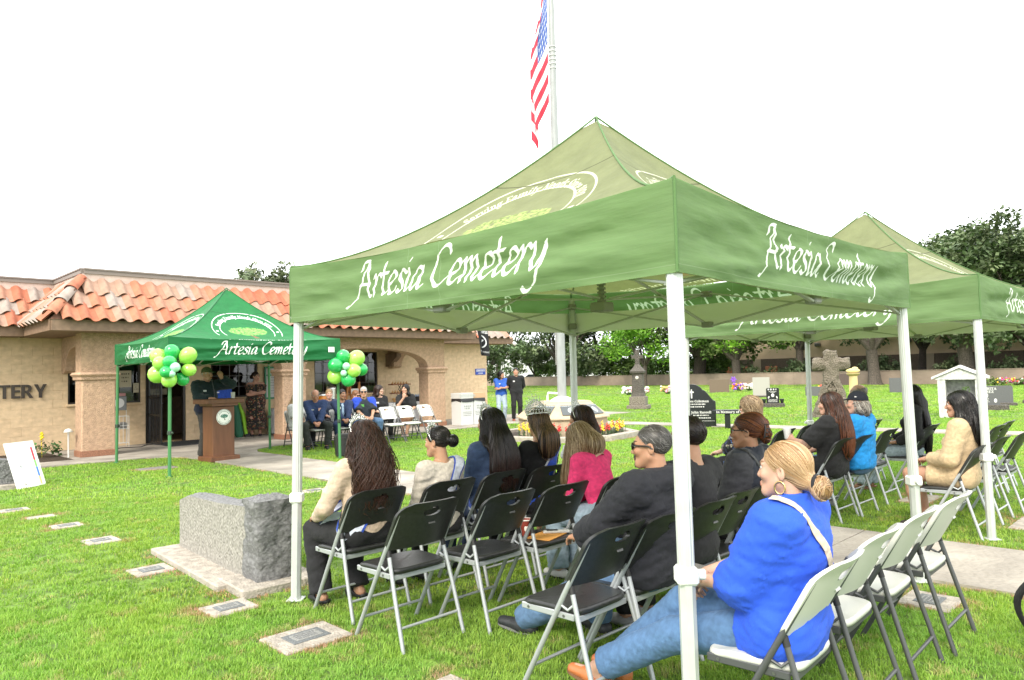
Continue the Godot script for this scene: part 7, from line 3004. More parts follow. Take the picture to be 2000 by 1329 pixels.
	make_person({"label": "dark haired man hidden behind the near tent pole beside the man in sunglasses", "x": 1.02, "z": -4.34, "near": false, "cell": 0.02, "m": true, "s": 0.99, "skin": olive, "hair": {"t": "short", "c": Color(0.015, 0.009, 0.007), "n": 120}, "top": {"name": "jacket", "c": black, "sl": 2.0, "e": 0.025}, "bot": {"c": black}, "shoe": {"c": Color(0.3, 0.3, 0.3)}})
	make_person({"label": "woman with auburn hair clipped up, dark glasses and a charcoal sleeved navy jacket", "x": 1.56, "z": -4.92, "near": true, "s": 0.97, "g": 1.12, "skin": Color(0.33, 0.17, 0.10), "hy": 0.30,
		"hair": {"t": "updo", "c": Color(0.045, 0.014, 0.007), "c2": Color(0.24, 0.075, 0.025), "n": 320, "brow": Color(0.03, 0.015, 0.01)}, "top": {"name": "jacket", "c": Color(0.013, 0.017, 0.028), "sl": 2.0, "e": 0.028, "se": 0.012, "wr": 0.008, "collar": 0.05, "tint": func(v: Vector3) -> Color: return Color(0.045, 0.047, 0.052) if absf(v.x) > 0.165 and v.y < 1.06 else Color(0.013, 0.017, 0.028)}, "bot": {"c": black}, "shoe": shoe_black, "acc": ["glasses", "hairclip", ["strap", Color(0.02, 0.02, 0.02), Color(0.02, 0.02, 0.02), 0.012, -1.0]]})
	make_person({"label": "woman with curly ash blonde hair and sunglasses in a dark flowered top", "x": 2.60, "z": -8.05, "cell": 0.019, "s": 0.96, "g": 1.08, "skin": fair, "hy": 0.28, "ank": [V(-0.11, 0.085, -0.34), V(0.11, 0.085, -0.34)], "wri": [V(-0.1, 0.66, -0.34), V(0.02, 0.66, -0.36)],
		"hair": {"t": "curly", "c": Color(0.20, 0.135, 0.075), "c2": Color(0.48, 0.36, 0.23), "wave": 0.009, "n": 230}, "top": {"c": black, "mat": flower_mat(Color(0.012, 0.012, 0.016), [Color(0.07, 0.14, 0.38), Color(0.5, 0.45, 0.33), Color(0.35, 0.3, 0.25), Color(0.06, 0.09, 0.05)], 3), "sl": 1.5, "e": 0.035, "lap": 0.6, "hem": 0.06}, "bot": {"c": black, "w": 0.05}, "shoe": shoe_black, "acc": ["sunglasses"]})
	# --- woman in the blue blouse, nearest of all
	make_person({"label": "woman in a bright blue blouse with blonde hair in a low bun, nearest the camera", "x": 1.09, "z": -3.05, "near": true, "cell": 0.0125, "s": 0.97, "lean": -0.03, "g": 1.3, "legs": 1.2, "yaw": PI / 4 + 0.12, "skin": Color(0.50, 0.30, 0.22), "hy": -0.04, "hp": -0.03, "ank": [V(-0.02, 0.145, -0.93), V(0.10, 0.155, -0.88)], "toes": [V(-0.1, 0.22, -1), V(0.12, 0.22, -1)], "wri": [V(-0.09, 0.69, -0.32), V(0.03, 0.69, -0.35)], "elb": [V(-0.35, -1, 0.25), V(0.35, -1, 0.25)], "hand": [[V(0.75, -0.45, -0.7), V(0.35, -0.75, 0.3)], [V(-0.8, -0.4, -0.5), V(-0.3, -0.8, 0.2)]], "curl": [0.55, 0.6], "splay": 0.0,
		"hair": {"t": "ponybun", "c": Color(0.27, 0.155, 0.07), "c2": Color(0.56, 0.39, 0.23), "n": 560, "brow": Color(0.16, 0.09, 0.05), "rough": 0.36}, "top": {"c": Color(0.014, 0.075, 0.60), "mat": mat(0.014, 0.075, 0.55, 0.85, {"norm": bumptex(92, 0.2, 5.0), "ns": 0.45, "tri": V(3, 10, 3), "rim": 0.3}), "sl": 1.42, "e": 0.028, "se": 0.026, "wr": 0.008, "collar": 0.055, "hem": 0.095, "lap": 0.28}, "bot": {"c": Color(0.085, 0.175, 0.33), "len": 0.86, "w": 0.026, "e": 0.008, "wr": 0.003}, "shoe": {"c": Color(0.42, 0.135, 0.045), "sole": Color(0.16, 0.075, 0.035), "heel": true, "low": 0.01},
		"acc": ["earring", "scrunchie", ["strap", Color(0.62, 0.52, 0.40), Color(0.58, 0.48, 0.37), 0.022, -1.0]]})
	# --- under the second canopy
	make_person({"label": "woman with long brown waves in a black short sleeved top holding a white cup", "x": 3.30, "z": -7.62, "cell": 0.017, "s": 0.99, "g": 1.18, "skin": Color(0.46, 0.265, 0.19), "hy": 0.22, "ank": [V(-0.12, 0.085, -0.36), V(0.12, 0.085, -0.36)], "wri": [V(-0.08, 0.80, -0.36), V(0.12, 0.66, -0.30)], "hand": [[V(0.3, 0.35, -1), V(1, -0.2, -0.2)], [V(-0.4, -0.1, -1), V(-0.2, -1, 0)]], "curl": [0.8, 0.3],
		"hair": {"t": "long", "c": Color(0.022, 0.010, 0.006), "c2": Color(0.10, 0.035, 0.016), "len": 0.52, "wave": 0.0045, "w": 0.11, "n": 260, "side": 0.03, "tip": Color(0.16, 0.05, 0.02)}, "top": {"c": Color(0.013, 0.013, 0.014), "sl": 0.9, "e": 0.022, "se": 0.02, "wr": 0.008, "hem": 0.09}, "bot": {"c": black}, "shoe": shoe_black})
	make_person({"label": "man in a bright turquoise t-shirt and navy cap with curly grey hair", "x": 3.72, "z": -7.88, "cell": 0.017, "m": true, "s": 0.98, "g": 1.15, "skin": Color(0.45, 0.26, 0.19), "lean": 0.02, "hy": 0.32, "hat": true,
		"hair": {"t": "curly", "c": Color(0.17, 0.15, 0.13), "c2": Color(0.42, 0.39, 0.35), "wave": 0.006, "n": 150, "fat": 0.82}, "top": {"name": "t-shirt", "c": Color(0.012, 0.28, 0.72), "sl": 0.8, "e": 0.022, "se": 0.016, "wr": 0.008, "hem": 0.07}, "bot": jeans, "shoe": {"c": Color(0.3, 0.3, 0.3)}, "acc": [["cap", Color(0.008, 0.011, 0.022)]]})
	make_person({"label": "bald guest in a plaid shirt in the far row behind the man in the cap", "x": 4.74, "z": -10.02, "cell": 0.022, "m": true, "s": 1.0, "g": 1.1, "skin": Color(0.5, 0.3, 0.22), "hy": 0.1, "hair": {"t": "fringe", "c": Color(0.2, 0.17, 0.15), "c2": Color(0.4, 0.37, 0.34), "n": 60}, "top": {"name": "shirt", "c": Color(0.14, 0.125, 0.115), "sl": 2.0, "e": 0.025}, "bot": {"c": Color(0.05, 0.05, 0.05)}, "shoe": shoe_black})
	make_person({"label": "guest with very long black hair, black jacket, pale jeans and sandals", "x": 4.93, "z": -9.04, "cell": 0.019, "s": 1.0, "g": 0.98, "yaw": PI / 4 + 0.30, "skin": Color(0.34, 0.185, 0.12), "hy": -0.75, "ank": [V(-0.06, 0.085, -0.58), V(0.12, 0.085, -0.5)], "wri": [V(-0.2, 0.62, -0.16), V(0.18, 0.6, -0.2)],
		"hair": {"t": "long", "c": Color(0.008, 0.007, 0.007), "c2": Color(0.035, 0.03, 0.028), "len": 0.70, "w": 0.115, "n": 240, "wave": 0.001, "rough": 0.3}, "top": {"name": "jacket", "c": Color(0.010, 0.010, 0.011), "sl": 1.95, "e": 0.024, "wr": 0.008}, "bot": {"c": Color(0.34, 0.42, 0.47), "w": 0.035, "e": 0.02, "wr": 0.009}, "shoe": {"c": Color(0.25, 0.13, 0.07), "low": -0.01, "sole": Color(0.12, 0.07, 0.04)}})
	make_person({"label": "woman in a beige trench coat with wavy black shoulder length hair", "x": 4.12, "z": -6.75, "cell": 0.015, "near": true, "s": 1.0, "g": 1.08, "skin": Color(0.40, 0.22, 0.145), "hy": 0.18, "ank": [V(-0.06, 0.10, -0.36), V(0.08, 0.10, -0.32)], "splay": 0.0, "wri": [V(-0.1, 0.68, -0.24), V(0.08, 0.68, -0.24)], "curl": [0.5, 0.5],
		"hair": {"t": "bob", "c": Color(0.008, 0.007, 0.007), "c2": Color(0.03, 0.026, 0.025), "len": 0.34, "w": 0.10, "wave": 0.005, "n": 260, "fat": 1.06, "rough": 0.34}, "top": {"name": "trench_coat", "c": Color(0.60, 0.445, 0.265), "sl": 1.85, "e": 0.022, "se": 0.012, "wr": 0.003, "collar": 0.05, "lap": 0.62, "hem": 0.20}, "shoe": {"c": Color(0.03, 0.02, 0.018), "low": 0.0}})
	# --- facing us, in front of the porch
	var face := PI / 4 + PI
	make_person({"label": "bald man in a navy windbreaker looking down, hands clasped, seated by the porch", "x": -4.50, "z": -16.45, "m": true, "s": 1.02, "g": 1.12, "yaw": face - 0.42, "skin": Color(0.36, 0.185, 0.12), "lean": 0.12, "hp": 0.32, "hy": -0.05, "ank": [V(-0.2, 0.085, -0.36), V(0.2, 0.085, -0.36)], "splay": 0.5, "wri": [V(-0.05, 0.58, -0.36), V(0.05, 0.58, -0.36)], "curl": [0.7, 0.7],
		"hair": {"t": "fringe", "c": Color(0.25, 0.2, 0.17), "c2": Color(0.35, 0.3, 0.27), "n": 50}, "top": {"name": "windbreaker", "c": Color(0.014, 0.035, 0.105), "sl": 1.95, "e": 0.022, "se": 0.006, "wr": 0.007, "collar": 0.03}, "bot": {"c": Color(0.02, 0.024, 0.02)}, "shoe": shoe_black, "acc": [["badge", -0.08, 0.06, 0.06, Color(0.5, 0.3, 0.25)], ["badge", 0.09, 0.09, 0.015, Color(0.6, 0.6, 0.6)]]})
	make_person({"label": "man in a navy suit with tie and name badge beside the balloon covered leg", "x": -3.99, "z": -16.88, "m": true, "s": 1.0, "g": 1.02, "yaw": face - 0.36, "skin": brown, "hy": 0.42, "ank": [V(-0.14, 0.085, -0.34), V(0.14, 0.085, -0.34)], "splay": 0.4, "wri": [V(-0.05, 0.62, -0.36), V(0.05, 0.62, -0.36)], "curl": [0.7, 0.7],
		"hair": {"t": "short", "c": jet, "n": 90}, "top": {"name": "suit_jacket", "c": Color(0.018, 0.035, 0.095), "sl": 1.95, "e": 0.018, "se": 0.004, "wr": 0.006, "neck": 0.075, "nv": 0.05}, "bot": {"c": Color(0.018, 0.035, 0.095)}, "shoe": shoe_black, "acc": ["tie", ["badge", 0.1, 0.075, 0.05, Color(0.7, 0.7, 0.7)]]})
	make_person({"label": "grey haired man in sunglasses and a black polo with blue panels", "x": -3.54, "z": -17.2, "m": true, "s": 1.03, "g": 1.12, "yaw": face - 0.30, "skin": Color(0.44, 0.255, 0.165), "hy": -0.28, "ank": [V(-0.22, 0.085, -0.34), V(0.18, 0.085, -0.42)], "splay": 0.4, "wri": [V(-0.08, 0.63, -0.32), V(0.08, 0.63, -0.32)], "curl": [0.6, 0.6],
		"hair": {"t": "short", "c": Color(0.42, 0.40, 0.38), "c2": Color(0.6, 0.58, 0.55), "n": 140, "brow": Color(0.2, 0.18, 0.17)}, "top": {"name": "polo_shirt", "c": Color(0.02, 0.03, 0.045), "sl": 0.9, "e": 0.024, "se": 0.014, "collar": 0.02, "tint": func(v: Vector3) -> Color: return Color(0.012, 0.06, 0.5) if absf(v.x) > 0.07 and v.y > 1.0 - (absf(v.x) - 0.07) * 0.9 else Color(0.016, 0.024, 0.036)}, "bot": jeans, "shoe": {"c": Color(0.4, 0.4, 0.42)}, "acc": ["sunglasses", ["badge", 0.07, 0.08, 0.06, Color(0.08, 0.3, 0.06)]]})
	make_person({"label": "fair haired guest in a white t-shirt, half hidden by the left tent pole", "x": -5.02, "z": -16.82, "s": 0.93, "g": 1.1, "yaw": face + 0.3, "skin": fair, "hair": {"t": "long", "c": Color(0.4, 0.28, 0.16), "len": 0.36, "n": 80}, "top": {"name": "t-shirt", "c": Color(0.62, 0.62, 0.60), "sl": 0.9, "e": 0.03, "hem": 0.06}, "bot": {"c": Color(0.02, 0.02, 0.03)}, "shoe": shoe_black})
	make_person({"label": "fair short haired guest in navy, second row between two men", "x": -4.47, "z": -17.62, "s": 1.0, "yaw": face - 0.3, "skin": Color(0.52, 0.31, 0.23), "hy": -0.1, "hair": {"t": "short", "c": Color(0.28, 0.18, 0.09), "c2": Color(0.45, 0.33, 0.2), "n": 100, "fat": 1.08}, "top": {"c": Color(0.03, 0.045, 0.09), "sl": 1.5, "e": 0.02}, "bot": {"c": black}, "shoe": shoe_black})
	make_person({"label": "guest in pink with short auburn hair and sunglasses, second row", "x": -3.94, "z": -18.02, "s": 0.96, "yaw": face - 0.3, "skin": Color(0.5, 0.29, 0.21), "hy": 0.55, "hp": 0.12, "lean": 0.1, "hair": {"t": "short", "c": Color(0.20, 0.085, 0.035), "c2": Color(0.36, 0.19, 0.09), "n": 110, "fat": 1.1}, "top": {"c": Color(0.62, 0.33, 0.34), "sl": 1.5, "e": 0.022}, "bot": {"c": black}, "shoe": shoe_black, "acc": ["sunglasses"]})
	make_person({"label": "guest in black with long dark hair and name badge, second row", "x": -3.44, "z": -18.58, "s": 1.04, "yaw": face - 0.2, "skin": fair, "hy": 0.75, "hair": {"t": "long", "c": Color(0.02, 0.011, 0.009), "c2": Color(0.06, 0.03, 0.025), "len": 0.42, "n": 110}, "top": {"c": Color(0.012, 0.012, 0.013), "sl": 1.2, "e": 0.014, "neck": 0.11}, "bot": {"c": black}, "shoe": shoe_black, "acc": [["badge", 0.09, 0.08, 0.04, Color(0.7, 0.7, 0.7)]]})
	make_person({"label": "woman in black with dark fringe resting her chin on her hand", "x": -2.85, "z": -19.17, "s": 1.04, "yaw": face - 0.55, "skin": Color(0.46, 0.27, 0.19), "hy": -0.55, "hp": -0.1, "lean": 0.15, "wri": [V(-0.06, 0.63, -0.32), V(0.07, 0.98, -0.26)], "hand": [[V(0.35, -0.1, -1), V(0.2, -1, 0)], [V(-0.3, 1, -0.1), V(-0.2, 0, 1)]], "elb": [V(-0.6, -0.4, 0.4), V(0.5, -1, -0.3)], "ank": [V(0.02, 0.085, -0.36), V(0.12, 0.085, -0.36)], "curl": [0.4, 0.9],
		"hair": {"t": "bob", "c": jet, "c2": Color(0.03, 0.025, 0.022), "len": 0.30, "n": 110}, "top": {"c": Color(0.012, 0.012, 0.013), "sl": 0.9, "e": 0.018, "neck": 0.09}, "bot": {"c": black, "mat": flower_mat(Color(0.28, 0.14, 0.09), [Color(0.5, 0.3, 0.2), Color(0.2, 0.09, 0.06), Color(0.4, 0.25, 0.15)], 5), "skirt": true, "len": 0.0}, "shoe": {"c": Color(0.4, 0.3, 0.25), "low": 0.0}})
	# --- standing
	make_person({"label": "speaker in a camouflage cap and dark green blazer behind the lectern", "x": -6.22, "z": -14.72, "cell": 0.019, "m": true, "sit": false, "s": 1.09, "g": 1.12, "yaw": face + 0.1, "skin": Color(0.45, 0.25, 0.17), "hy": 0.25, "hat": true, "wri": [V(-0.16, 1.50, -0.24), V(0.14, 1.13, -0.36)], "hand": [[V(0.5, 0.9, -0.1), V(-0.1, 0.3, 1)], [V(-0.3, 0.1, -1), V(0, -1, 0)]], "elb": [V(-1.0, -0.5, 0.0), V(0.5, -0.9, 0.4)], "curl": [0.7, 0.5], "hair": {"t": "short", "c": Color(0.4, 0.37, 0.33), "n": 60}, "top": {"name": "blazer", "c": Color(0.008, 0.024, 0.028), "sl": 1.95, "e": 0.032, "se": 0.012, "wr": 0.008, "hem": 0.22, "tint": func(v: Vector3) -> Color: return Color(0.012, 0.017, 0.045) if v.y < 1.02 else Color(0.007, 0.023, 0.024)}, "bot": {"c": Color(0.045, 0.04, 0.036), "w": 0.02}, "shoe": {"c": Color(0.02, 0.02, 0.02), "high": 0.02}, "acc": [["cap", Color(0.09, 0.1, 0.05), "camo"], ["badge", 0.1, 0.06, 0.03, Color(0.7, 0.7, 0.7)]]})
	make_person({"label": "man in a bright blue shirt and dark cap, head bowed, behind the lectern", "x": -7.80, "z": -19.35, "m": true, "sit": false, "s": 1.0, "yaw": face - 0.3, "skin": Color(0.45, 0.25, 0.17), "hp": 0.3, "hat": true, "wri": [V(-0.1, 0.95, -0.22), V(0.1, 0.95, -0.22)], "hair": {"t": "short", "c": dkbrown, "n": 50}, "top": {"name": "shirt", "c": Color(0.02, 0.075, 0.42), "sl": 1.9, "e": 0.026, "collar": 0.02}, "bot": {"c": black}, "shoe": shoe_black, "acc": [["cap", Color(0.01, 0.012, 0.02)], ["badge", 0.09, 0.07, 0.03, Color(0.7, 0.7, 0.7)]]})
	make_person({"label": "woman in a black flowered dress standing with arms crossed under the porch", "x": -7.16, "z": -20.15, "sit": false, "s": 1.06, "g": 1.2, "cell": 0.021, "yaw": face - 0.35, "skin": Color(0.46, 0.26, 0.19), "hy": 0.75, "hp": -0.1, "wri": [V(0.12, 1.10, -0.25), V(-0.10, 1.14, -0.27)], "hand": [[V(1, 0.1, 0.1), V(0, 0, 1)], [V(-1, 0.2, 0.1), V(0, 0, 1)]], "elb": [V(-1, -0.8, -0.2), V(1, -0.8, -0.2)], "hair": {"t": "bun", "c": dkbrown, "n": 80}, "top": {"name": "dress", "c": black, "mat": flower_mat(Color(0.012, 0.011, 0.011), [Color(0.35, 0.08, 0.05), Color(0.36, 0.22, 0.07), Color(0.06, 0.10, 0.04), Color(0.45, 0.35, 0.25)], 8), "sl": 0.8, "e": 0.032, "se": 0.02, "off": 0.06, "dress": 0.2, "flare": 0.25}, "shoe": {"c": black, "low": -0.02}})
	make_person({"label": "woman in a blue short sleeved shirt and pale jeans standing with arms crossed", "x": -0.40, "z": -24.1, "sit": false, "s": 0.98, "g": 0.98, "yaw": PI + 0.15, "skin": Color(0.42, 0.235, 0.155), "hy": 0.7, "wri": [V(0.12, 1.10, -0.24), V(-0.10, 1.13, -0.26)], "hand": [[V(1, 0.1, 0.1), V(0, 0, 1)], [V(-1, 0.2, 0.1), V(0, 0, 1)]], "elb": [V(-1, -0.8, -0.2), V(1, -0.8, -0.2)], "hair": {"t": "long", "c": jet, "len": 0.42, "n": 80}, "top": {"name": "shirt", "c": Color(0.035, 0.13, 0.55), "sl": 1.0, "e": 0.024, "se": 0.012, "hem": 0.16, "collar": 0.02}, "bot": {"c": Color(0.45, 0.56, 0.66)}, "shoe": {"c": Color(0.3, 0.3, 0.3)}, "acc": [["badge", 0.08, 0.08, 0.03, Color(0.7, 0.7, 0.7)]]})
	make_person({"label": "man in black zip top and trousers standing with hands behind his back", "x": 0.10, "z": -23.9, "m": true, "sit": false, "s": 1.04, "g": 1.08, "yaw": PI + 0.1, "skin": Color(0.44, 0.25, 0.17), "hy": -0.1, "wri": [V(-0.1, 0.92, 0.2), V(0.1, 0.92, 0.2)], "elb": [V(-1, -0.2, 0.5), V(1, -0.2, 0.5)], "hair": {"t": "short", "c": Color(0.012, 0.009, 0.008), "n": 80}, "top": {"name": "zip_top", "c": Color(0.011, 0.012, 0.014), "sl": 2.0, "e": 0.022, "hem": 0.10, "collar": 0.03}, "bot": {"c": Color(0.012, 0.012, 0.014)}, "shoe": {"c": Color(0.25, 0.07, 0.04)}, "acc": [["badge", 0.08, 0.06, 0.04, Color(0.6, 0.6, 0.6)]]})
	tiara(p14, "silver tiara on the guest with long wavy brown hair", 0.05, false)
	tiara(p15, "silver tiara on the guest with the black bun", 0.045, false)
	tiara(p16, "silver tiara on the guest with long straight black hair", 0.045, false)
	tiara(p17, "tall silver lattice crown with a ring of loops around the head", 0.125, true)
	tiara(p18, "silver tiara on the guest in the white off shoulder top", 0.045, false)
func build_porch_things() -> void:
	# lectern
	var wood := mat(0.155, 0.062, 0.026, 0.5, {"tex": ntex(101, 0.01, 0.84, 1.0), "tri": V(3.0, 0.6, 3.0)})
	var lt := thing("lectern", "brown wooden lectern with a round tree emblem under the green canopy", "lectern", V(-5.86, 0, -14.42), PI / 4 + 0.12)
	var b1 := MB.new()
	b1.box(V(0, 0.05, 0), V(0.62, 0.1, 0.5), Basis(), 0.012)
	obj("foot", b1, wood, lt)
	var b2 := MB.new()
	b2.box(V(0, 0.58, -0.01), V(0.46, 0.98, 0.38), Basis(), 0.008)
	obj("cabinet", b2, wood, lt)
	var b3 := MB.new()
	b3.prism(PackedVector2Array([Vector2(-0.26, 1.08), Vector2(0.26, 1.08), Vector2(0.29, 1.13), Vector2(-0.29, 1.13)]), -0.24, 0.24)
	b3.box(V(0, 1.175, 0), V(0.78, 0.09, 0.56), Basis(), 0.01)
	obj("top", b3, wood, lt)
	var em := MB.new()
	em.lathe([Vector2(0.155, 0), Vector2(0.155, 0.012), Vector2(0.001, 0.0125)], 32, Transform3D(Basis(Vector3.RIGHT, PI / 2), V(0, 0.86, 0.181)))
	var ei := Image.create(256, 256, false, Image.FORMAT_RGB8)
	ei.fill(Color(0.93, 0.94, 0.92))
	ring(ei, Vector2(128, 128), 120, 4, Color(0.35, 0.45, 0.38))
	ring(ei, Vector2(128, 128), 92, 2, Color(0.5, 0.58, 0.52))
	tree_seal(ei, Vector2(128, 128), 82, lin(0.015, 0.16, 0.10), lin(0.05, 0.03, 0.02))
	arc_text(ei, "SERVING FAMILY NEEDS", Vector2(128, 128), 98, 16, PI * 1.15, PI * 1.85, Color(0.25, 0.33, 0.28))
	arc_text(ei, "ARTESIA CEMETERY", Vector2(128, 128), 110, 16, PI * 0.85, PI * 0.15, Color(0.25, 0.33, 0.28), false)
	for i in em.v.size():
		em.u[i] = Vector2(0.5 + em.v[i].x / 0.31, 0.5 - (em.v[i].y - 0.86) / 0.31)
	var emm := StandardMaterial3D.new()
	emm.albedo_texture = ImageTexture.create_from_image(ei)
	emm.roughness = 0.4
	obj("emblem", em, emm, lt)
	var cup := thing("cup", "small pale cup standing on the lectern top", "cup", V(-5.86, 1.22, -14.42) + rot(0, PI / 4, 0) * V(0.31, 0, -0.05))
	var cm := MB.new()
	cm.lathe([Vector2(0.001, 0), Vector2(0.035, 0), Vector2(0.042, 0.12), Vector2(0.038, 0.12), Vector2(0.033, 0.01), Vector2(0.001, 0.01)], 16)
	obj("cup", cm, mat(0.5, 0.5, 0.44, 0.5), cup)
	var mic := thing("microphone", "black microphone on a thin stand at the lectern", "microphone", V(-6.0, 1.22, -14.55))
	var mm := MB.new()
	mm.tube([V(0, 0, 0), V(0, 0.14, 0), V(-0.05, 0.34, -0.02)], 0.008, 6)
	mm.ball(V(-0.06, 0.37, -0.025), V(0.025, 0.035, 0.025), 10, 7)
	obj("microphone", mm, mat(0.02, 0.02, 0.02, 0.4), mic)
	# balloons
	var cols := {"l": mat(0.34, 0.72, 0.10, 0.22, {"back": Color(0.35, 0.5, 0.2), "coat": 0.6}), "g": mat(0.015, 0.40, 0.085, 0.22, {"back": Color(0.1, 0.4, 0.15), "coat": 0.6}), "m": mat(0.42, 0.82, 0.58, 0.2, {"back": Color(0.4, 0.55, 0.45), "coat": 0.6})}
	var names := {"l": "lime green balloon", "g": "deep green balloon", "m": "small mint balloon"}
	var where := ["upper left", "top centre", "upper right", "middle left", "centre", "lower left", "lower centre", "bottom", "middle right", "right of centre", "lower right of centre", "back lower right"]
	for cl in 2:
		var c := V(-5.66, 1.80, -12.05) if cl == 0 else V(-3.32, 1.78, -14.15)
		var px := 1.0 / 142.0 if cl == 0 else 1.0 / 122.0
		var list := [[-32, 28, 0, 20, "l"], [3, 38, 10, 18, "g"], [36, 30, 0, 20, "l"], [-14, 12, 30, 17, "l"], [10, 14, 36, 16, "g"], [-28, -12, 12, 22, "l"], [6, -8, 44, 15, "g"], [2, -26, 22, 18, "l"], [38, -4, 0, 16, "l"], [24, 2, 40, 12, "m"], [18, -12, 44, 9, "m"], [20, -26, -6, 15, "g"]]
		if cl == 1:
			list = [[4, 24, 12, 17, "g"], [32, 20, 0, 20, "l"], [-18, 12, -6, 14, "g"], [-10, 4, 28, 18, "g"], [16, 2, 34, 9, "m"], [30, -8, 22, 17, "l"], [40, -6, -10, 16, "g"], [-14, -20, 14, 19, "l"], [16, -28, 16, 18, "g"], [10, -14, 34, 8, "m"], [0, 10, -20, 16, "l"]]
		for k in list.size():
			var e: Array = list[k]
			var r: float = e[3] * px
			var o := thing("balloon", "%s, %s of the cluster on the podium canopy's %s leg" % [names[e[4]], where[k], "front" if cl == 0 else "right"], "balloon", c + V(e[0], e[1], e[2]) * px, 0.0, "green balloon clusters on the canopy legs")
			var bm := MB.new()
			var away := V(e[0], e[1], e[2] + 2.0).normalized()
			var y := away
			var x := y.cross(V(0, 0.3, 1)).normalized()
			var bs := Basis(x, y, x.cross(y))
			bm.lathe([Vector2(0.001, r * 1.08), Vector2(r * 0.4, r), Vector2(r * 0.75, r * 0.74), Vector2(r * 0.95, r * 0.3), Vector2(r * 0.96, -r * 0.15), Vector2(r * 0.8, -r * 0.6), Vector2(r * 0.45, -r * 0.98), Vector2(r * 0.12, -r * 1.16), Vector2(r * 0.05, -r * 1.2), Vector2(r * 0.1, -r * 1.28), Vector2(0.001, -r * 1.26)], 24, Transform3D(bs, Vector3.ZERO))
			obj("balloon", bm, cols[e[4]], o)
	# loudspeaker
	var sp := thing("loudspeaker", "black floor loudspeaker on the grass at the foot of the right green leg", "loudspeaker", V(-3.36, 0, -14.62), 0.35)
	var s1 := MB.new()
	s1.prism(PackedVector2Array([Vector2(-0.22, 0.0), Vector2(0.22, 0.0), Vector2(0.25, 0.40), Vector2(0.18, 0.45), Vector2(-0.18, 0.45), Vector2(-0.25, 0.40)]), -0.17, 0.15)
	obj("cabinet", s1, mat(0.014, 0.014, 0.015, 0.6), sp)
	var s2 := MB.new()
	s2.box(V(0, 0.21, 0.155), V(0.36, 0.36, 0.02), Basis(), 0.008)
	obj("grille", s2, mat(0.02, 0.02, 0.02, 0.5, {"norm": bumptex(102, 0.4, 6.0), "tri": 8.0}), sp)
	# doormat, cables
	var dm := thing("doormat", "dark ribbed doormat in front of the open office door", "mat", bw(2.5, 0.03, -1.45), PI / 4 + 0.05)
	var d1 := MB.new()
	d1.box(Vector3.ZERO, V(1.5, 0.016, 1.25), Basis(), 0.004)
	for i in 24:
		d1.box(V(-0.7 + i * 0.06, 0.01, 0), V(0.03, 0.008, 1.2))
	obj("mat", d1, mat(0.03, 0.032, 0.035, 0.95), dm)
	var cbl := MB.new()
	cbl.tube([bw(0.5, 0.03, -1.3), bw(0.9, 0.03, -1.55), bw(1.3, 0.03, -1.4), bw(1.6, 0.03, -1.9), bw(1.9, 0.03, -1.8), bw(2.0, 0.03, -2.2)], 0.012, 6)
	tag(obj("cable", cbl, mat(0.015, 0.015, 0.015, 0.6)), "black cable snaking over the concrete below the office window", "cable")
	# leaflet rack and papers by the door
	var rk := thing("leaflet_rack", "white wire leaflet rack standing against the office wall", "rack", bw(0.95, 0.02, -1.95), PI / 4)
	var wire := MB.new()
	for x in [-0.22, 0.22]:
		for z in [-0.1, 0.1]:
			wire.tube([V(x, 0, z), V(x, 1.05 if z < 0 else 0.75, z)], 0.007, 5)
	for y in [0.1, 0.45, 0.52, 0.75]:
		wire.tube([V(-0.22, y, -0.1), V(0.22, y, -0.1), V(0.22, y, 0.1), V(-0.22, y, 0.1), V(-0.22, y, -0.1)], 0.006, 5)
	for i in 5:
		wire.tube([V(-0.18 + i * 0.09, 0.1, 0.1), V(-0.18 + i * 0.09, 0.75, 0.1)], 0.005, 5)
	obj("frame", wire, mat(0.65, 0.65, 0.63, 0.4), rk)
	var nb := thing("newspapers", "stack of newspapers in the white wire rack", "newspapers", bw(0.95, 0.48, -1.95), PI / 4)
	for k in 3:
		var n1 := MB.new()
		n1.box(V(-0.13 + k * 0.13, 0.06, 0), V(0.12, 0.14, 0.14), rot(0.25, 0.1 * k, 0), 0.004)
		obj("bundle", n1, mat(0.5, 0.5, 0.48, 0.8, {"tex": ntex(103, 0.2, 0.4, 1.0), "tri": 6.0}), nb)
	var lb := thing("display_box", "grey and white printed box standing above the wire rack", "box", bw(1.0, 0.92, -2.1), PI / 4)
	var l1 := MB.new()
	l1.box(V(0, 0.16, 0), V(0.34, 0.34, 0.16), Basis(), 0.008)
	obj("box", l1, mat(0.17, 0.18, 0.19, 0.6), lb)
	var l2 := MB.new()
	l2.lathe([Vector2(0.115, 0), Vector2(0.115, 0.004), Vector2(0.001, 0.0045)], 20, Transform3D(Basis(Vector3.RIGHT, PI / 2), V(0, 0.17, 0.08)))
	obj("emblem", l2, mat(0.6, 0.6, 0.6, 0.6), lb)
	var l3 := MB.new()
	l3.box(V(0, 0.375, 0.0), V(0.3, 0.07, 0.15), Basis(), 0.006)
	obj("red_topped_box", l3, mat(0.42, 0.2, 0.2, 0.6), lb)
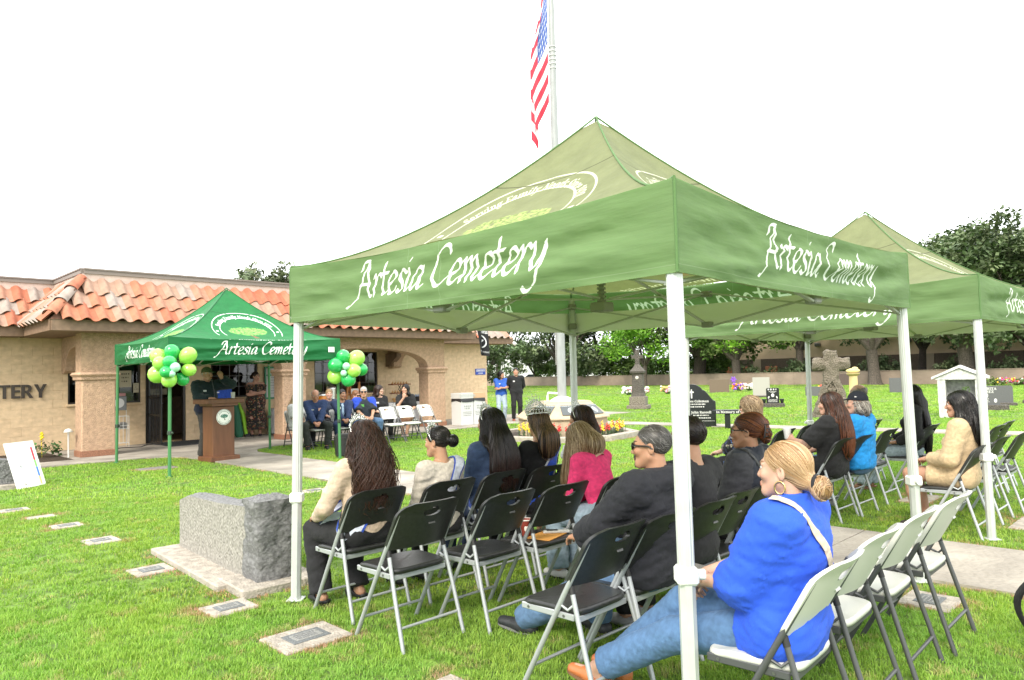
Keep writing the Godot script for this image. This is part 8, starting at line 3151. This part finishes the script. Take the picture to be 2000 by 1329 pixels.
	for k in 3:
		var e: Array = [[1.24, 1.68, 0.3, 0.42, "cream notice with printed squares taped inside the office side window"], [1.5, 1.45, 0.13, 0.24, "small framed notice in the corner of the office side window"], [2.32, 1.32, 0.44, 0.16, "pale printed panel seen inside the open office door"]][k]
		var nt := thing("notice", e[4], "notice", bw(e[0], e[1], -2.39 if k < 2 else -3.2), PI / 4)
		var n1 := MB.new()
		n1.box(Vector3.ZERO, V(e[2], e[3], 0.008), Basis(), 0.002)
		obj("sheet", n1, mat(0.45, 0.40, 0.29, 0.8), nt)
		lines(nt, V(0, e[3] * 0.3, 0.006), e[2] * 0.7, 3, e[3] * 0.22, e[3] * 0.08, mat(0.07, 0.07, 0.07, 0.8), 40 + k, "print")
	# notice board with green frame beside the column
	var bd := thing("notice_board", "green framed glass notice board on the porch wall left of the column", "notice board", bw(5.25, 1.48, -2.3), PI / 4)
	var f1 := MB.new()
	for s in [-1, 1]:
		f1.box(V(s * 0.33, 0, 0), V(0.05, 0.84, 0.05), Basis(), 0.006)
		f1.box(V(0, s * 0.44, 0), V(0.72, 0.05, 0.05), Basis(), 0.006)
	f1.box(V(0.0, 0.0, 0.002), V(0.035, 0.82, 0.04))
	f1.box(V(0, 0.22, 0.003), V(0.6, 0.03, 0.03))
	obj("frame", f1, mat(0.03, 0.19, 0.10, 0.5), bd)
	var f2 := MB.new()
	f2.box(V(0, 0, -0.015), V(0.62, 0.84, 0.01))
	obj("backing", f2, mat(0.5, 0.5, 0.49, 0.8), bd)
	lines(bd, V(0, 0.3, -0.008), 0.5, 9, 0.075, 0.018, mat(0.2, 0.2, 0.2, 0.8), 50, "print")
	# folded canopy bags leaning on the wall
	for k in 2:
		var gb := thing("carry_bag", ["dark green tall carry bag leaning on the porch wall", "bright lime carry bag leaning beside the dark green one"][k], "bag", bw(3.95 + k * 0.2, 0.02, -2.0), PI / 4)
		var g1 := MB.new()
		g1.tube([V(0.03, 0.0, 0.08), V(0.02, 0.08, 0.07), V(-0.02, 0.6, -0.02), V(-0.06 - k * 0.05, 1.02 - k * 0.12, -0.12), V(-0.07 - k * 0.05, 1.08 - k * 0.12, -0.13)], [0.08, 0.115, 0.125, 0.11, 0.03] if k == 0 else [0.03, 0.05, 0.06, 0.05, 0.02], 14)
		g1.wobble(fnoise(4, 5.0), 0.02)
		obj("bag", g1, mat(0.01, 0.10, 0.05, 0.7) if k == 0 else mat(0.24, 0.5, 0.02, 0.6), gb)
		if k == 1:
			var g2 := MB.new()
			g2.box(V(0.05, 0.04, 0.09), V(0.14, 0.09, 0.14), Basis(), 0.02)
			obj("foot", g2, mat(0.02, 0.02, 0.02, 0.6), gb)
	# cloth covered tables
	var cloth := mat(0.66, 0.66, 0.67, 0.85, {"norm": bumptex(6, 0.02, 5.0), "ns": 0.6, "tri": 1.5})
	var tbs := [[8.35, -1.55, 2.6, "long table under a white cloth behind the white folding chairs"], [5.42, -1.75, 1.0, "small table under a grey white cloth at the porch column"], [6.6, -1.75, 1.2, "table under a white cloth behind the front row carrying drinks"]]
	for t in tbs:
		var tb := thing("cloth_covered_table", t[3], "table", bw(t[0], 0.0, t[1]), PI / 4)
		var top := MB.new()
		top.box(V(0, 0.74, 0), V(t[2], 0.025, 0.72), Basis(), 0.004)
		obj("tabletop", top, cloth, tb)
		var dr := MB.new()
		var rows := []
		var m := 96
		for j in 7:
			var y := 0.752 - 0.69 * j / 6.0
			var r := PackedVector3Array()
			for i in m:
				var a := TAU * i / m
				var cx := signf(cos(a)) * pow(absf(cos(a)), 0.12)
				var cz := signf(sin(a)) * pow(absf(sin(a)), 0.12)
				var wv := 0.02 * sin(a * 26.0) * j / 6.0 + 0.012 * j / 6.0
				r.append(V(cx * (t[2] * 0.5 + 0.006 + wv), y, cz * (0.366 + wv)))
			rows.append(r)
		dr.grid(rows, true)
		tag(obj("tablecloth", dr, cloth), t[3].replace("long table under a", "folds of the long").replace("small table under a grey", "folds of the small").replace("table under a", "folds of the"), "tablecloth").transform = tb.transform
	var st := thing("tiered_stand", "two tier wooden stand of pastries on an iron scroll behind the guests", "stand", bw(9.15, 0.755, -1.65), PI / 4)
	var w2 := mat(0.23, 0.085, 0.04, 0.6)
	for y in [0.28, 0.56]:
		var sh := MB.new()
		sh.box(V(0, y, 0), V(0.72 - (0.1 if y < 0.4 else 0.0), 0.035, 0.26), Basis(), 0.006)
		obj("shelf", sh, w2, st)
	var ir := MB.new()
	for s in [-1, 1]:
		ir.tube([V(s * 0.1, 0, 0), V(s * 0.04, 0.14, 0), V(s * 0.12, 0.26, 0), V(-s * 0.05, 0.4, 0), V(s * 0.06, 0.55, 0)], 0.012, 6)
	obj("scroll", ir, mat(0.02, 0.02, 0.02, 0.5), st)
	var rng := RandomNumberGenerator.new()
	rng.seed = 66
	for k in 12:
		var y := 0.60 if k < 6 else 0.32
		var o := thing("pastry", "small golden pastry on the %s tier of the wooden stand" % ("upper" if k < 6 else "lower"), "pastry", bw(9.15 - 0.28 + (k % 6) * 0.11, 0.755 + y - 0.02, -1.65), 0.3 * k, "pastries on the tiered stand")
		var pm := MB.new()
		pm.ball(V(0, 0.02, 0), V(0.04, 0.03, 0.04), 8, 6)
		pm.ball(V(0.01, 0.055, 0), V(0.018, 0.02, 0.018), 7, 5)
		obj("pastry", pm, mat(0.55, 0.30, 0.12, 0.7), o)
	for k in 8:
		var o := thing("bread_roll", "round bread roll heaped at the foot of the tiered stand", "bread roll", bw(8.85 + (k % 4) * 0.12, 0.76 + (k / 4) * 0.06, -1.5 - (k / 4) * 0.05), 0.0, "bread rolls on the long table")
		var pm := MB.new()
		pm.ball(V(0, 0.03, 0), V(0.06, 0.04, 0.05), 8, 6)
		obj("bread", pm, mat(0.5, 0.27, 0.10, 0.7), o)
	var tub := thing("drinks_tub", "black tub of bottled water at the right end of the long table", "tub", bw(9.75, 0.755, -1.45), PI / 4)
	var t1 := MB.new()
	t1.lathe([Vector2(0.001, 0.01), Vector2(0.26, 0.0), Vector2(0.30, 0.16), Vector2(0.28, 0.16), Vector2(0.25, 0.05), Vector2(0.001, 0.05)], 4, Transform3D(rot(0, PI / 4, 0).scaled(V(1.2, 1, 0.8)), Vector3.ZERO), true)
	obj("tub", t1, mat(0.02, 0.02, 0.022, 0.5), tub)
	for k in 12:
		var o := thing("water_bottle", "blue labelled water bottle standing in the black tub", "bottle", bw(9.6 + (k % 6) * 0.07, 0.80, -1.52 + (k / 6) * 0.1), 0.0, "water bottles in the tub")
		var bm := MB.new()
		bm.lathe([Vector2(0.001, 0), Vector2(0.03, 0), Vector2(0.03, 0.13), Vector2(0.012, 0.17), Vector2(0.012, 0.19), Vector2(0.001, 0.19)], 10)
		obj("bottle", bm, mat(0.3, 0.38, 0.5, 0.2), o)
		var lb2 := MB.new()
		lb2.lathe([Vector2(0.031, 0.05), Vector2(0.031, 0.11)], 10)
		obj("sleeve", lb2, mat(0.03, 0.09, 0.35, 0.5), o)
	var ch := thing("drinks_dispenser", "clear dispenser of orange juice with a steel lid behind the bald man", "dispenser", bw(6.3, 0.755, -1.55), PI / 4)
	var c1 := MB.new()
	c1.lathe([Vector2(0.001, 0.1), Vector2(0.13, 0.1), Vector2(0.13, 0.30), Vector2(0.001, 0.30)], 18)
	obj("juice", c1, mat(0.75, 0.26, 0.02, 0.3), ch)
	var c2 := MB.new()
	c2.lathe([Vector2(0.14, 0.30), Vector2(0.15, 0.32), Vector2(0.14, 0.38), Vector2(0.06, 0.42), Vector2(0.001, 0.43)], 18)
	c2.lathe([Vector2(0.15, 0.0), Vector2(0.15, 0.03), Vector2(0.13, 0.1)], 18)
	var steel := mat(0.6, 0.6, 0.58, 0.25, {"metal": 0.9})
	obj("lid", c2, steel, ch)
	var ur := thing("coffee_urn", "tall steel coffee urn on the table below the dark window", "urn", bw(6.72, 0.755, -1.75), PI / 4)
	var u1 := MB.new()
	u1.lathe([Vector2(0.15, 0.0), Vector2(0.15, 0.06), Vector2(0.14, 0.08), Vector2(0.15, 0.5), Vector2(0.145, 0.56), Vector2(0.05, 0.60), Vector2(0.001, 0.60)], 20)
	obj("urn", u1, steel, ur)
	var u2 := MB.new()
	u2.tube([V(0, 0.14, 0.14), V(0, 0.14, 0.2), V(0, 0.1, 0.21)], 0.015, 8)
	obj("tap", u2, mat(0.02, 0.02, 0.02, 0.4), ur)
	var wl := thing("wooden_letter_stand", "wooden easel shaped display with a small white sign below the dark window", "display stand", bw(7.5, 0.755, -1.75), PI / 4)
	var w1 := MB.new()
	for s in [-1, 1]:
		w1.bar(V(s * 0.30, 0, 0), V(s * 0.18, 0.68, 0), 0.06, 0.05)
		w1.bar(V(s * 0.06, 0, 0), V(s * 0.18, 0.68, 0.051), 0.05, 0.05)
	w1.box(V(0, 0.3, -0.03), V(0.62, 0.05, 0.04))
	obj("frame", w1, mat(0.38, 0.15, 0.04, 0.6), wl)
	var w3 := MB.new()
	w3.box(V(0, 0.40, 0.06), V(0.26, 0.16, 0.02), Basis(), 0.004)
	obj("sign", w3, mat(0.62, 0.6, 0.55, 0.7), wl)
	for k in 2:
		var o := thing("paper_cups", ["stack of white paper cups on the small cloth covered table", "second stack of white paper cups on the small table"][k], "cups", bw(5.05 + k * 0.12, 0.755, -1.6), 0.0)
		var m1 := MB.new()
		for i in 6:
			m1.lathe([Vector2(0.028, i * 0.03), Vector2(0.04, i * 0.03 + 0.09), Vector2(0.037, i * 0.03 + 0.09)], 12)
		obj("cup", m1, mat(0.66, 0.66, 0.65, 0.7), o)
	# recycling boxes at the end of the arcade
	for k in 2:
		var o := thing("recycling_box", ["white cardboard recycling bin against the stucco column, lid printed", "white cardboard recycling bin at the right, brown lid edge"][k], "bin", bw(10.1 + k * 0.53, 0.022, 0.3 - k * 0.02), PI / 4)
		var m1 := MB.new()
		m1.box(V(0, 0.39, 0), V(0.5, 0.78, 0.46), Basis(), 0.006)
		obj("carton", m1, mat(0.52, 0.52, 0.51, 0.8), o)
		var m2 := MB.new()
		m2.box(V(0, 0.90, 0), V(0.52, 0.17, 0.48), Basis(), 0.006)
		obj("lid", m2, mat(0.5, 0.5, 0.48, 0.8) if k == 0 else mat(0.5, 0.32, 0.19, 0.8), o)
		var m3 := MB.new()
		var r0 := PackedVector3Array()
		var r1 := PackedVector3Array()
		var r2 := PackedVector3Array()
		for i in 33:
			var a := TAU * i / 32.0
			var cx := signf(cos(a)) * pow(absf(cos(a)), 0.15)
			var cz := signf(sin(a)) * pow(absf(sin(a)), 0.15)
			r0.append(V(cx * 0.25, 0.82, cz * 0.23))
			r1.append(V(cx * 0.262, 0.80, cz * 0.242))
			r2.append(V(cx * 0.265, 0.75 - 0.05 * absf(sin(a * 3.0 + k)), cz * 0.245))
		m3.grid([r0, r1, r2])
		obj("bin_liner", m3, mat(0.015, 0.015, 0.017, 0.35), o)
		lines(o, V(0.0, 0.58, 0.233), 0.36, 2, 0.07, 0.045, mat(0.28, 0.30, 0.28, 0.8), 70 + k, "print")
		lines(o, V(0.0, 0.40, 0.233), 0.4, 3, 0.05, 0.02, mat(0.28, 0.30, 0.28, 0.8), 72 + k, "print")
		if k == 0:
			var tx := text_mb("RECYCLE HERE", 0.1, "Droid Sans", 700)
			inst("lettering", tx.mesh(mat(0.4, 0.42, 0.4, 0.8)), null, o, Transform3D(Basis(), V(0.0, 0.90, 0.243)))
	# black prisoner of war flag on the eave
	var pf := thing("black_flag", "limp black flag with white emblem hanging from the eave of the office", "flag", bw(10.95, 2.95, 0.35), PI / 4)
	var stf := MB.new()
	stf.tube([V(0, -0.2, -1.0), V(0, 0.2, 0.0)], 0.016, 8)
	obj("staff", stf, mat(0.4, 0.3, 0.2, 0.6), pf)
	var fi := Image.create(256, 256, false, Image.FORMAT_RGB8)
	fi.fill(Color(0.085, 0.085, 0.1))
	ring(fi, Vector2(128, 118), 62, 8, Color(0.85, 0.85, 0.86))
	for i in 46:
		fi.fill_rect(Rect2i(96 + i, 150 - i, 30, 5), Color(0.85, 0.85, 0.86))
	raster(fi, text_mb("POW * MIA", 40.0, "Droid Sans", 700), func(v: Vector2) -> Vector2: return Vector2(128 + v.x, 30 - v.y), Color(0.85, 0.85, 0.86))
	raster(fi, text_mb("YOU ARE NOT FORGOTTEN", 19.0, "Droid Sans", 700), func(v: Vector2) -> Vector2: return Vector2(128 + v.x, 222 - v.y), Color(0.85, 0.85, 0.86))
	var fmm := StandardMaterial3D.new()
	fmm.albedo_texture = ImageTexture.create_from_image(fi)
	fmm.roughness = 0.8
	fmm.cull_mode = BaseMaterial3D.CULL_DISABLED
	var fm := MB.new()
	var rows2 := []
	for j in 17:
		var s := j / 16.0
		var r := PackedVector3Array()
		for i in 25:
			var t := i / 24.0
			r.append(V(0.42 * t - 0.2 + 0.12 * s + 0.05 * sin(t * 9.0), 0.2 - s * 0.85 - t * 0.16 - 0.1 * s * (1.0 - t), 0.07 * sin(t * 8.0 + s * 2.0) - 0.05))
		rows2.append(r)
	fm.grid(rows2)
	obj("cloth", fm, fmm, pf)
	# planting by the left wall
	var pb := thing("bedding_plant", "low green plant with a yellow bloom in the bed below the wall letters", "plant", bw(-0.75, 0.0, -1.0), 0.0)
	crown_mm("foliage", [[V(0, 0.16, 0), V(0.3, 0.16, 0.22)], [V(-0.3, 0.1, 0.1), V(0.2, 0.1, 0.15)]], 14.0, 0.3, mat(0.05, 0.12, 0.03, 0.7, {"vc": true}), "leaf_s", pb, 91)
	var yb := MB.new()
	for i in 8:
		yb.ball(V(-0.12 + 0.02 * (i % 3), 0.4 + i * 0.02, 0.01 * (i % 2)), V(0.03, 0.025, 0.03), 6, 4)
	yb.tube([V(-0.1, 0, 0), V(-0.11, 0.42, 0)], 0.008, 5)
	obj("bloom", yb, mat(0.7, 0.52, 0.02, 0.7), pb)
	# path light / spout by the first column
	var wsp := thing("garden_light", "small white garden light at the side of the left column", "lamp", bw(-0.5, 0.02, -0.3), PI / 4)
	var wm := MB.new()
	wm.lathe([Vector2(0.001, 0.62), Vector2(0.06, 0.6), Vector2(0.10, 0.54), Vector2(0.02, 0.53), Vector2(0.015, 0.0)], 14)
	obj("lamp", wm, mat(0.65, 0.65, 0.62, 0.5), wsp)

func build_small_things() -> void:
	# white board with a coloured list, leaning
	var wb := thing("white_board", "white display board with a coloured list, leaning on a stone at the left edge", "board", V(-7.51, 0.0, -11.32), 1.43)
	var bi := Image.create(384, 512, false, Image.FORMAT_RGB8)
	bi.fill(Color(0.95, 0.95, 0.95))
	var bands := [Color(0.85, 0.25, 0.32), Color(0.55, 0.78, 0.45), Color(0.3, 0.5, 0.85), Color(0.9, 0.75, 0.5)]
	var y := 70
	for k in 4:
		var hh: int = [150, 80, 105, 95][k]
		bi.fill_rect(Rect2i(318, y, 26, hh), bands[k])
		y += hh
	var r9 := RandomNumberGenerator.new()
	r9.seed = 5
	for i in 60:
		bi.fill_rect(Rect2i(r9.randi_range(60, 280), r9.randi_range(170, 240), r9.randi_range(4, 14), 2), Color(0.8, 0.82, 0.82))
	raster(bi, text_mb("ARTESIA CEMETERY DISTRICT", 22.0, "Droid Sans", 400), func(v: Vector2) -> Vector2: return Vector2(190 + v.x, 36 - v.y), Color(0.55, 0.58, 0.6))
	raster(bi, text_mb("SECTION MAP", 16.0, "Droid Sans", 400), func(v: Vector2) -> Vector2: return Vector2(120 + v.x, 270 - v.y), Color(0.65, 0.68, 0.7))
	var bm := StandardMaterial3D.new()
	bm.albedo_texture = ImageTexture.create_from_image(bi)
	bm.roughness = 0.5
	var b := MB.new()
	var tb := rot(-0.34, 0, 0)
	b.box(tb * V(0, 0.37, 0), V(0.56, 0.74, 0.012), tb, 0.002)
	obj("board", b, mat(0.78, 0.78, 0.78, 0.5), wb)
	var pr := MB.new()
	pr.quad(tb * V(-0.275, 0.735, 0.0075), tb * V(0.275, 0.735, 0.0075), tb * V(0.275, 0.005, 0.0075), tb * V(-0.275, 0.005, 0.0075))
	obj("print", pr, bm, wb)
	# cup, envelope and gadgets on a chair of the second row
	var bs := rot(0, PI / 4, 0)
	var seat := V(0.18, 0.447, -5.08)
	var cu := thing("paper_cup", "red patterned paper cup on the black chair in the second row", "cup", seat + bs * V(-0.06, 0, -0.10))
	var c1 := MB.new()
	c1.lathe([Vector2(0.001, 0), Vector2(0.030, 0), Vector2(0.043, 0.108), Vector2(0.045, 0.112), Vector2(0.042, 0.113), Vector2(0.030, 0.01), Vector2(0.001, 0.01)], 24)
	obj("cup", c1, mat(0.42, 0.07, 0.045, 0.5, {"tex": ntex(111, 0.12, 0.45, 1.0), "tri": 12.0}), cu)
	var c2 := MB.new()
	c2.ball(V(0.005, 0.055, 0.0375), V(0.02, 0.024, 0.003), 14, 8, rot(-0.12, 0.1, 0))
	obj("round_emblem", c2, mat(0.6, 0.55, 0.5, 0.6), cu)
	var c3 := MB.new()
	c3.lathe([Vector2(0.0455, 0.108), Vector2(0.047, 0.112), Vector2(0.0455, 0.116)], 24)
	obj("rim", c3, mat(0.7, 0.68, 0.64, 0.6), cu)
	var en := thing("envelope", "orange manila envelope lying on the black chair beside the red cup", "envelope", seat + bs * V(0.02, 0.003, 0.02), PI / 4 + 0.25)
	var e1 := MB.new()
	e1.box(Vector3.ZERO, V(0.26, 0.005, 0.18), Basis(), 0.001)
	e1.box(V(0, 0.004, -0.04), V(0.25, 0.002, 0.09), rot(0.02, 0, 0))
	obj("envelope", e1, mat(0.62, 0.30, 0.07, 0.8), en)
	var ph := thing("remote_control", "silver and black handheld device on the envelope on the chair", "device", seat + bs * V(0.12, 0.014, 0.02), PI / 4 + 0.9)
	var p1 := MB.new()
	p1.box(Vector3.ZERO, V(0.045, 0.02, 0.19), Basis(), 0.006)
	obj("case", p1, mat(0.55, 0.55, 0.53, 0.4), ph)
	var p2 := MB.new()
	p2.box(V(0, 0.012, -0.03), V(0.036, 0.006, 0.08), Basis(), 0.002)
	obj("screen", p2, mat(0.03, 0.03, 0.03, 0.3), ph)
	var ky := thing("key_ring", "bunch of keys beside the handheld device on the chair", "keys", seat + bs * V(0.06, 0.012, -0.03), 0.4)
	var k1 := MB.new()
	for i in 4:
		k1.box(rot(0, i * 0.8, 0) * V(0.03, 0.004 * i, 0), V(0.05, 0.003, 0.014), rot(0, i * 0.8, 0.1), 0.001)
	k1.lathe([Vector2(0.014, 0.006), Vector2(0.016, 0.008), Vector2(0.018, 0.006)], 14)
	obj("keys", k1, mat(0.2, 0.2, 0.19, 0.3, {"metal": 0.9}), ky)
	var pn := thing("phone", "blue backed phone in the hip pocket of the guest with wavy hair", "phone", V(-1.075, 0.535, -4.925), PI / 4)
	var n1 := MB.new()
	n1.box(V(0, 0, 0), V(0.15, 0.075, 0.010), rot(-0.25, 0, -0.12), 0.004)
	obj("case", n1, mat(0.04, 0.17, 0.32, 0.35), pn)
	var n2 := MB.new()
	n2.ball(V(-0.05, 0.022, 0.008), V(0.012, 0.012, 0.004), 10, 6)
	n2.ball(V(-0.03, 0.012, 0.008), V(0.012, 0.012, 0.004), 10, 6)
	obj("lens", n2, mat(0.02, 0.03, 0.05, 0.2), pn)
	var wc := thing("paper_cup", "white paper cup held by the woman with long brown waves", "cup", V(3.30, 0, -7.62) + bs * V(-0.05, 0.80, -0.43))
	var w1 := MB.new()
	w1.lathe([Vector2(0.001, 0), Vector2(0.030, 0), Vector2(0.042, 0.11), Vector2(0.044, 0.113), Vector2(0.001, 0.115)], 18)
	obj("cup", w1, mat(0.68, 0.68, 0.67, 0.6), wc)
	var bk := thing("programme", "folded grey printed programme on the lap of the woman in blue", "booklet", V(1.06, 0.655, -2.96) + bs * V(0.03, 0.012, -0.40), PI / 4 + 0.3)
	var b1 := MB.new()
	b1.box(V(0, 0.0, 0), V(0.21, 0.006, 0.15), rot(0.1, 0, 0.05), 0.001)
	b1.box(V(0.01, 0.01, -0.01), V(0.2, 0.006, 0.14), rot(0.18, 0.1, 0.05), 0.001)
	obj("pages", b1, mat(0.30, 0.28, 0.25, 0.8, {"tex": ntex(112, 0.12, 0.45, 1.0), "tri": 6.0}), bk)
	# handbag strap charm and backpack at the right edge
	var bp := thing("backpack", "black backpack standing on the grass at the right edge, straps showing", "backpack", V(2.87, 0.0, -3.82), PI / 4 + 0.6)
	var f := SDF.new(V(-0.22, -0.02, -0.18), V(0.22, 0.5, 0.18), 0.012)
	f.cap(V(-0.07, 0.12, 0), V(0.07, 0.12, 0), 0.12, 0.12, 0.05, V(1, 1, 0.8))
	f.cap(V(-0.06, 0.32, 0), V(0.06, 0.32, 0), 0.12, 0.12, 0.08, V(1, 1, 0.75))
	f.cap(V(-0.06, 0.14, 0.09), V(0.06, 0.14, 0.09), 0.07, 0.07, 0.02, V(1, 1.1, 0.6))
	f.cut(V(0, 0.005, 0), V(0, -1, 0))
	var m := MB.new()
	f.net(m)
	m.wobble(fnoise(3, 6.0), 0.012)
	obj("bag", m, cloth_mat(0.014, 0.014, 0.016), bp)
	var s1 := MB.new()
	for s in [-1.0, 1.0]:
		var rows := []
		for i in 13:
			var t := i / 12.0
			var c := V(s * (0.07 + 0.13 * sin(t * PI)), 0.44 - 0.40 * t, -0.10 - 0.06 * sin(t * PI))
			rows.append(PackedVector3Array([c + V(-0.03, 0, 0), c + V(-0.03, 0.002, -0.012), c + V(0.03, 0.002, -0.012), c + V(0.03, 0, 0)]))
		s1.grid(rows)
	s1.tube([V(-0.04, 0.43, -0.02), V(-0.03, 0.49, -0.03), V(0.03, 0.49, -0.03), V(0.04, 0.43, -0.02)], 0.01, 6)
	obj("strap", s1, cloth_mat(0.014, 0.014, 0.016), bp)
# ---------------------------------------------------------------- lawn
func tuft(sd: int, n: int, rad: float, h: float, w: float, two: bool) -> MB:
	var rng := RandomNumberGenerator.new()
	rng.seed = sd
	var mb := MB.new()
	for i in n:
		var a := rng.randf() * TAU
		var r := rad * sqrt(rng.randf())
		var b := V(cos(a) * r, -0.004, sin(a) * r)
		var dirv := V(rng.randfn(), 0, rng.randfn()).normalized()
		var hh := h * rng.randf_range(0.55, 1.15)
		var bend := hh * rng.randf_range(0.25, 0.95)
		var sd2 := V(-dirv.z, 0, dirv.x).rotated(Vector3.UP, rng.randf_range(-0.8, 0.8)) * w * rng.randf_range(0.7, 1.2)
		var k := rng.randf_range(0.82, 1.18)
		mb.col = Color(k * rng.randf_range(0.9, 1.2), k, k * rng.randf_range(0.7, 1.1))
		var m1 := b + V(0, hh * 0.6, 0) + dirv * bend * 0.3
		var m2 := b + V(0, hh * (1.0 - 0.25 * bend / hh), 0) + dirv * bend
		var p := mb.p(b - sd2)
		mb.p(b + sd2)
		mb.p(m1 + sd2 * 0.8)
		mb.p(m1 - sd2 * 0.8)
		mb.p(m2)
		mb.tri(p, p + 1, p + 2)
		mb.tri(p, p + 2, p + 3)
		mb.tri(p + 3, p + 2, p + 4)
	return mb

func build_grass() -> void:
	var rng := RandomNumberGenerator.new()
	rng.seed = 2024
	var gm := mat(0.26, 0.42, 0.068, 0.6, {"vc": true, "back": Color(0.55, 0.7, 0.2), "spec": 0.35})
	var patch := fnoise(77, 0.55)
	var fine := fnoise(78, 2.2)
	# a coarse map of bare places, so that each blade asks only a few outlines
	var boxes: Array[Rect2] = []
	for h in hole_polys:
		var r := Rect2(h[0], Vector2.ZERO)
		for q in h:
			r = r.expand(q)
		boxes.append(r)
	var bare := {}
	for k in boxes.size():
		var r := boxes[k].grow(0.25)
		if r.size.x * r.size.y > 4000.0:
			continue
		for i in range(int(floor(r.position.x)), int(floor(r.end.x)) + 1):
			for j in range(int(floor(r.position.y)), int(floor(r.end.y)) + 1):
				var key := Vector2i(i, j)
				if not bare.has(key):
					bare[key] = []
				bare[key].append(k)
	var seen := func(x: float, z: float, m: float) -> bool:
		return absf(x) < -z * 0.78 + m
	var layers := [[0.9, 5.2, 1150.0, 0.036, 0.034, 0.0019, 11], [5.2, 10.0, 380.0, 0.06, 0.036, 0.0028, 13], [10.0, 20.0, 100.0, 0.11, 0.038, 0.0050, 15], [20.0, 46.0, 14.0, 0.2, 0.05, 0.011, 16], [46.0, 95.0, 2.2, 0.42, 0.06, 0.022, 18]]
	for l in layers.size():
		var e: Array = layers[l]
		var xs: Array[Transform3D] = []
		var cs: Array[Color] = []
		var zn: float = e[0]
		var zf: float = e[1]
		var area := 0.78 * (zf * zf - zn * zn) + 2.0 * (zf - zn)
		var n := int(area * e[2])
		var wmax: float = zf * 0.78 + 1.0
		for i in n:
			# uniform in the visible wedge
			var t := rng.randf()
			var z := -sqrt(lerpf(zn * zn, zf * zf, t))
			var x := rng.randf_range(-1.0, 1.0) * (-z * 0.78 + 1.0)
			var q := Vector2(x, z)
			var ok := true
			var dry := 0.0
			var key := Vector2i(int(floor(x)), int(floor(z)))
			if bare.has(key):
				for k in bare[key]:
					if not boxes[k].grow(0.2).has_point(q):
						continue
					if Geometry2D.is_point_in_polygon(q, hole_polys[k]):
						ok = false
						break
					if l < 3:
						var hp := hole_polys[k]
						var dd := 1.0
						for v in hp.size():
							dd = minf(dd, q.distance_to(Geometry2D.get_closest_point_to_segment(q, hp[v], hp[(v + 1) % hp.size()])))
						var reach := 0.04 + 0.2 * maxf(0.0, fine.get_noise_2d(x * 0.9 + k * 5.0, z * 0.9) + 0.2)
						if dd < reach:
							dry = maxf(dry, 1.0 - dd / reach)
			if not ok:
				continue
			var s := rng.randf_range(0.75, 1.2)
			var pn := patch.get_noise_2d(x, z)
			var c := Color(1.0 + 0.22 * pn, 1.0 + 0.06 * pn, 1.0)
			var thin := fine.get_noise_2d(x, z)
			if thin > 0.42 and rng.randf() < 0.6:
				c = c.lerp(Color(1.9, 0.85, 3.0), 0.55)
			if dry > 0.0:
				c = c.lerp(Color(2.2, 0.62, 3.6), minf(1.0, dry * 1.8) * rng.randf_range(0.4, 1.0))
				s *= 1.0 - 0.35 * dry
			var kk := rng.randf_range(0.85, 1.15)
			c = Color(c.r * kk, c.g * kk, c.b * kk)
			xs.append(Transform3D(Basis(Vector3.UP, rng.randf() * TAU).scaled(V(s, s * (1.0 + 0.2 * pn), s)), V(x, 0, z)))
			cs.append(c)
		var mm := MultiMesh.new()
		mm.transform_format = MultiMesh.TRANSFORM_3D
		mm.use_colors = true
		mm.mesh = tuft(500 + l, e[6], e[3], e[4], e[5], true).mesh(gm, true)
		mm.instance_count = xs.size()
		for i in xs.size():
			mm.set_instance_transform(i, xs[i])
			mm.set_instance_color(i, cs[i])
		var o := MultiMeshInstance3D.new()
		o.multimesh = mm
		o.material_override = gm
		put(o, "grass")
		stuff(o)
		tag(o, ["short bright lawn grass around the near chairs", "lawn grass around the granite headstone and middle rows", "lawn grass in front of the podium and porch", "far lawn grass around the monuments", "distant lawn grass up to the boundary wall"][l], "grass")
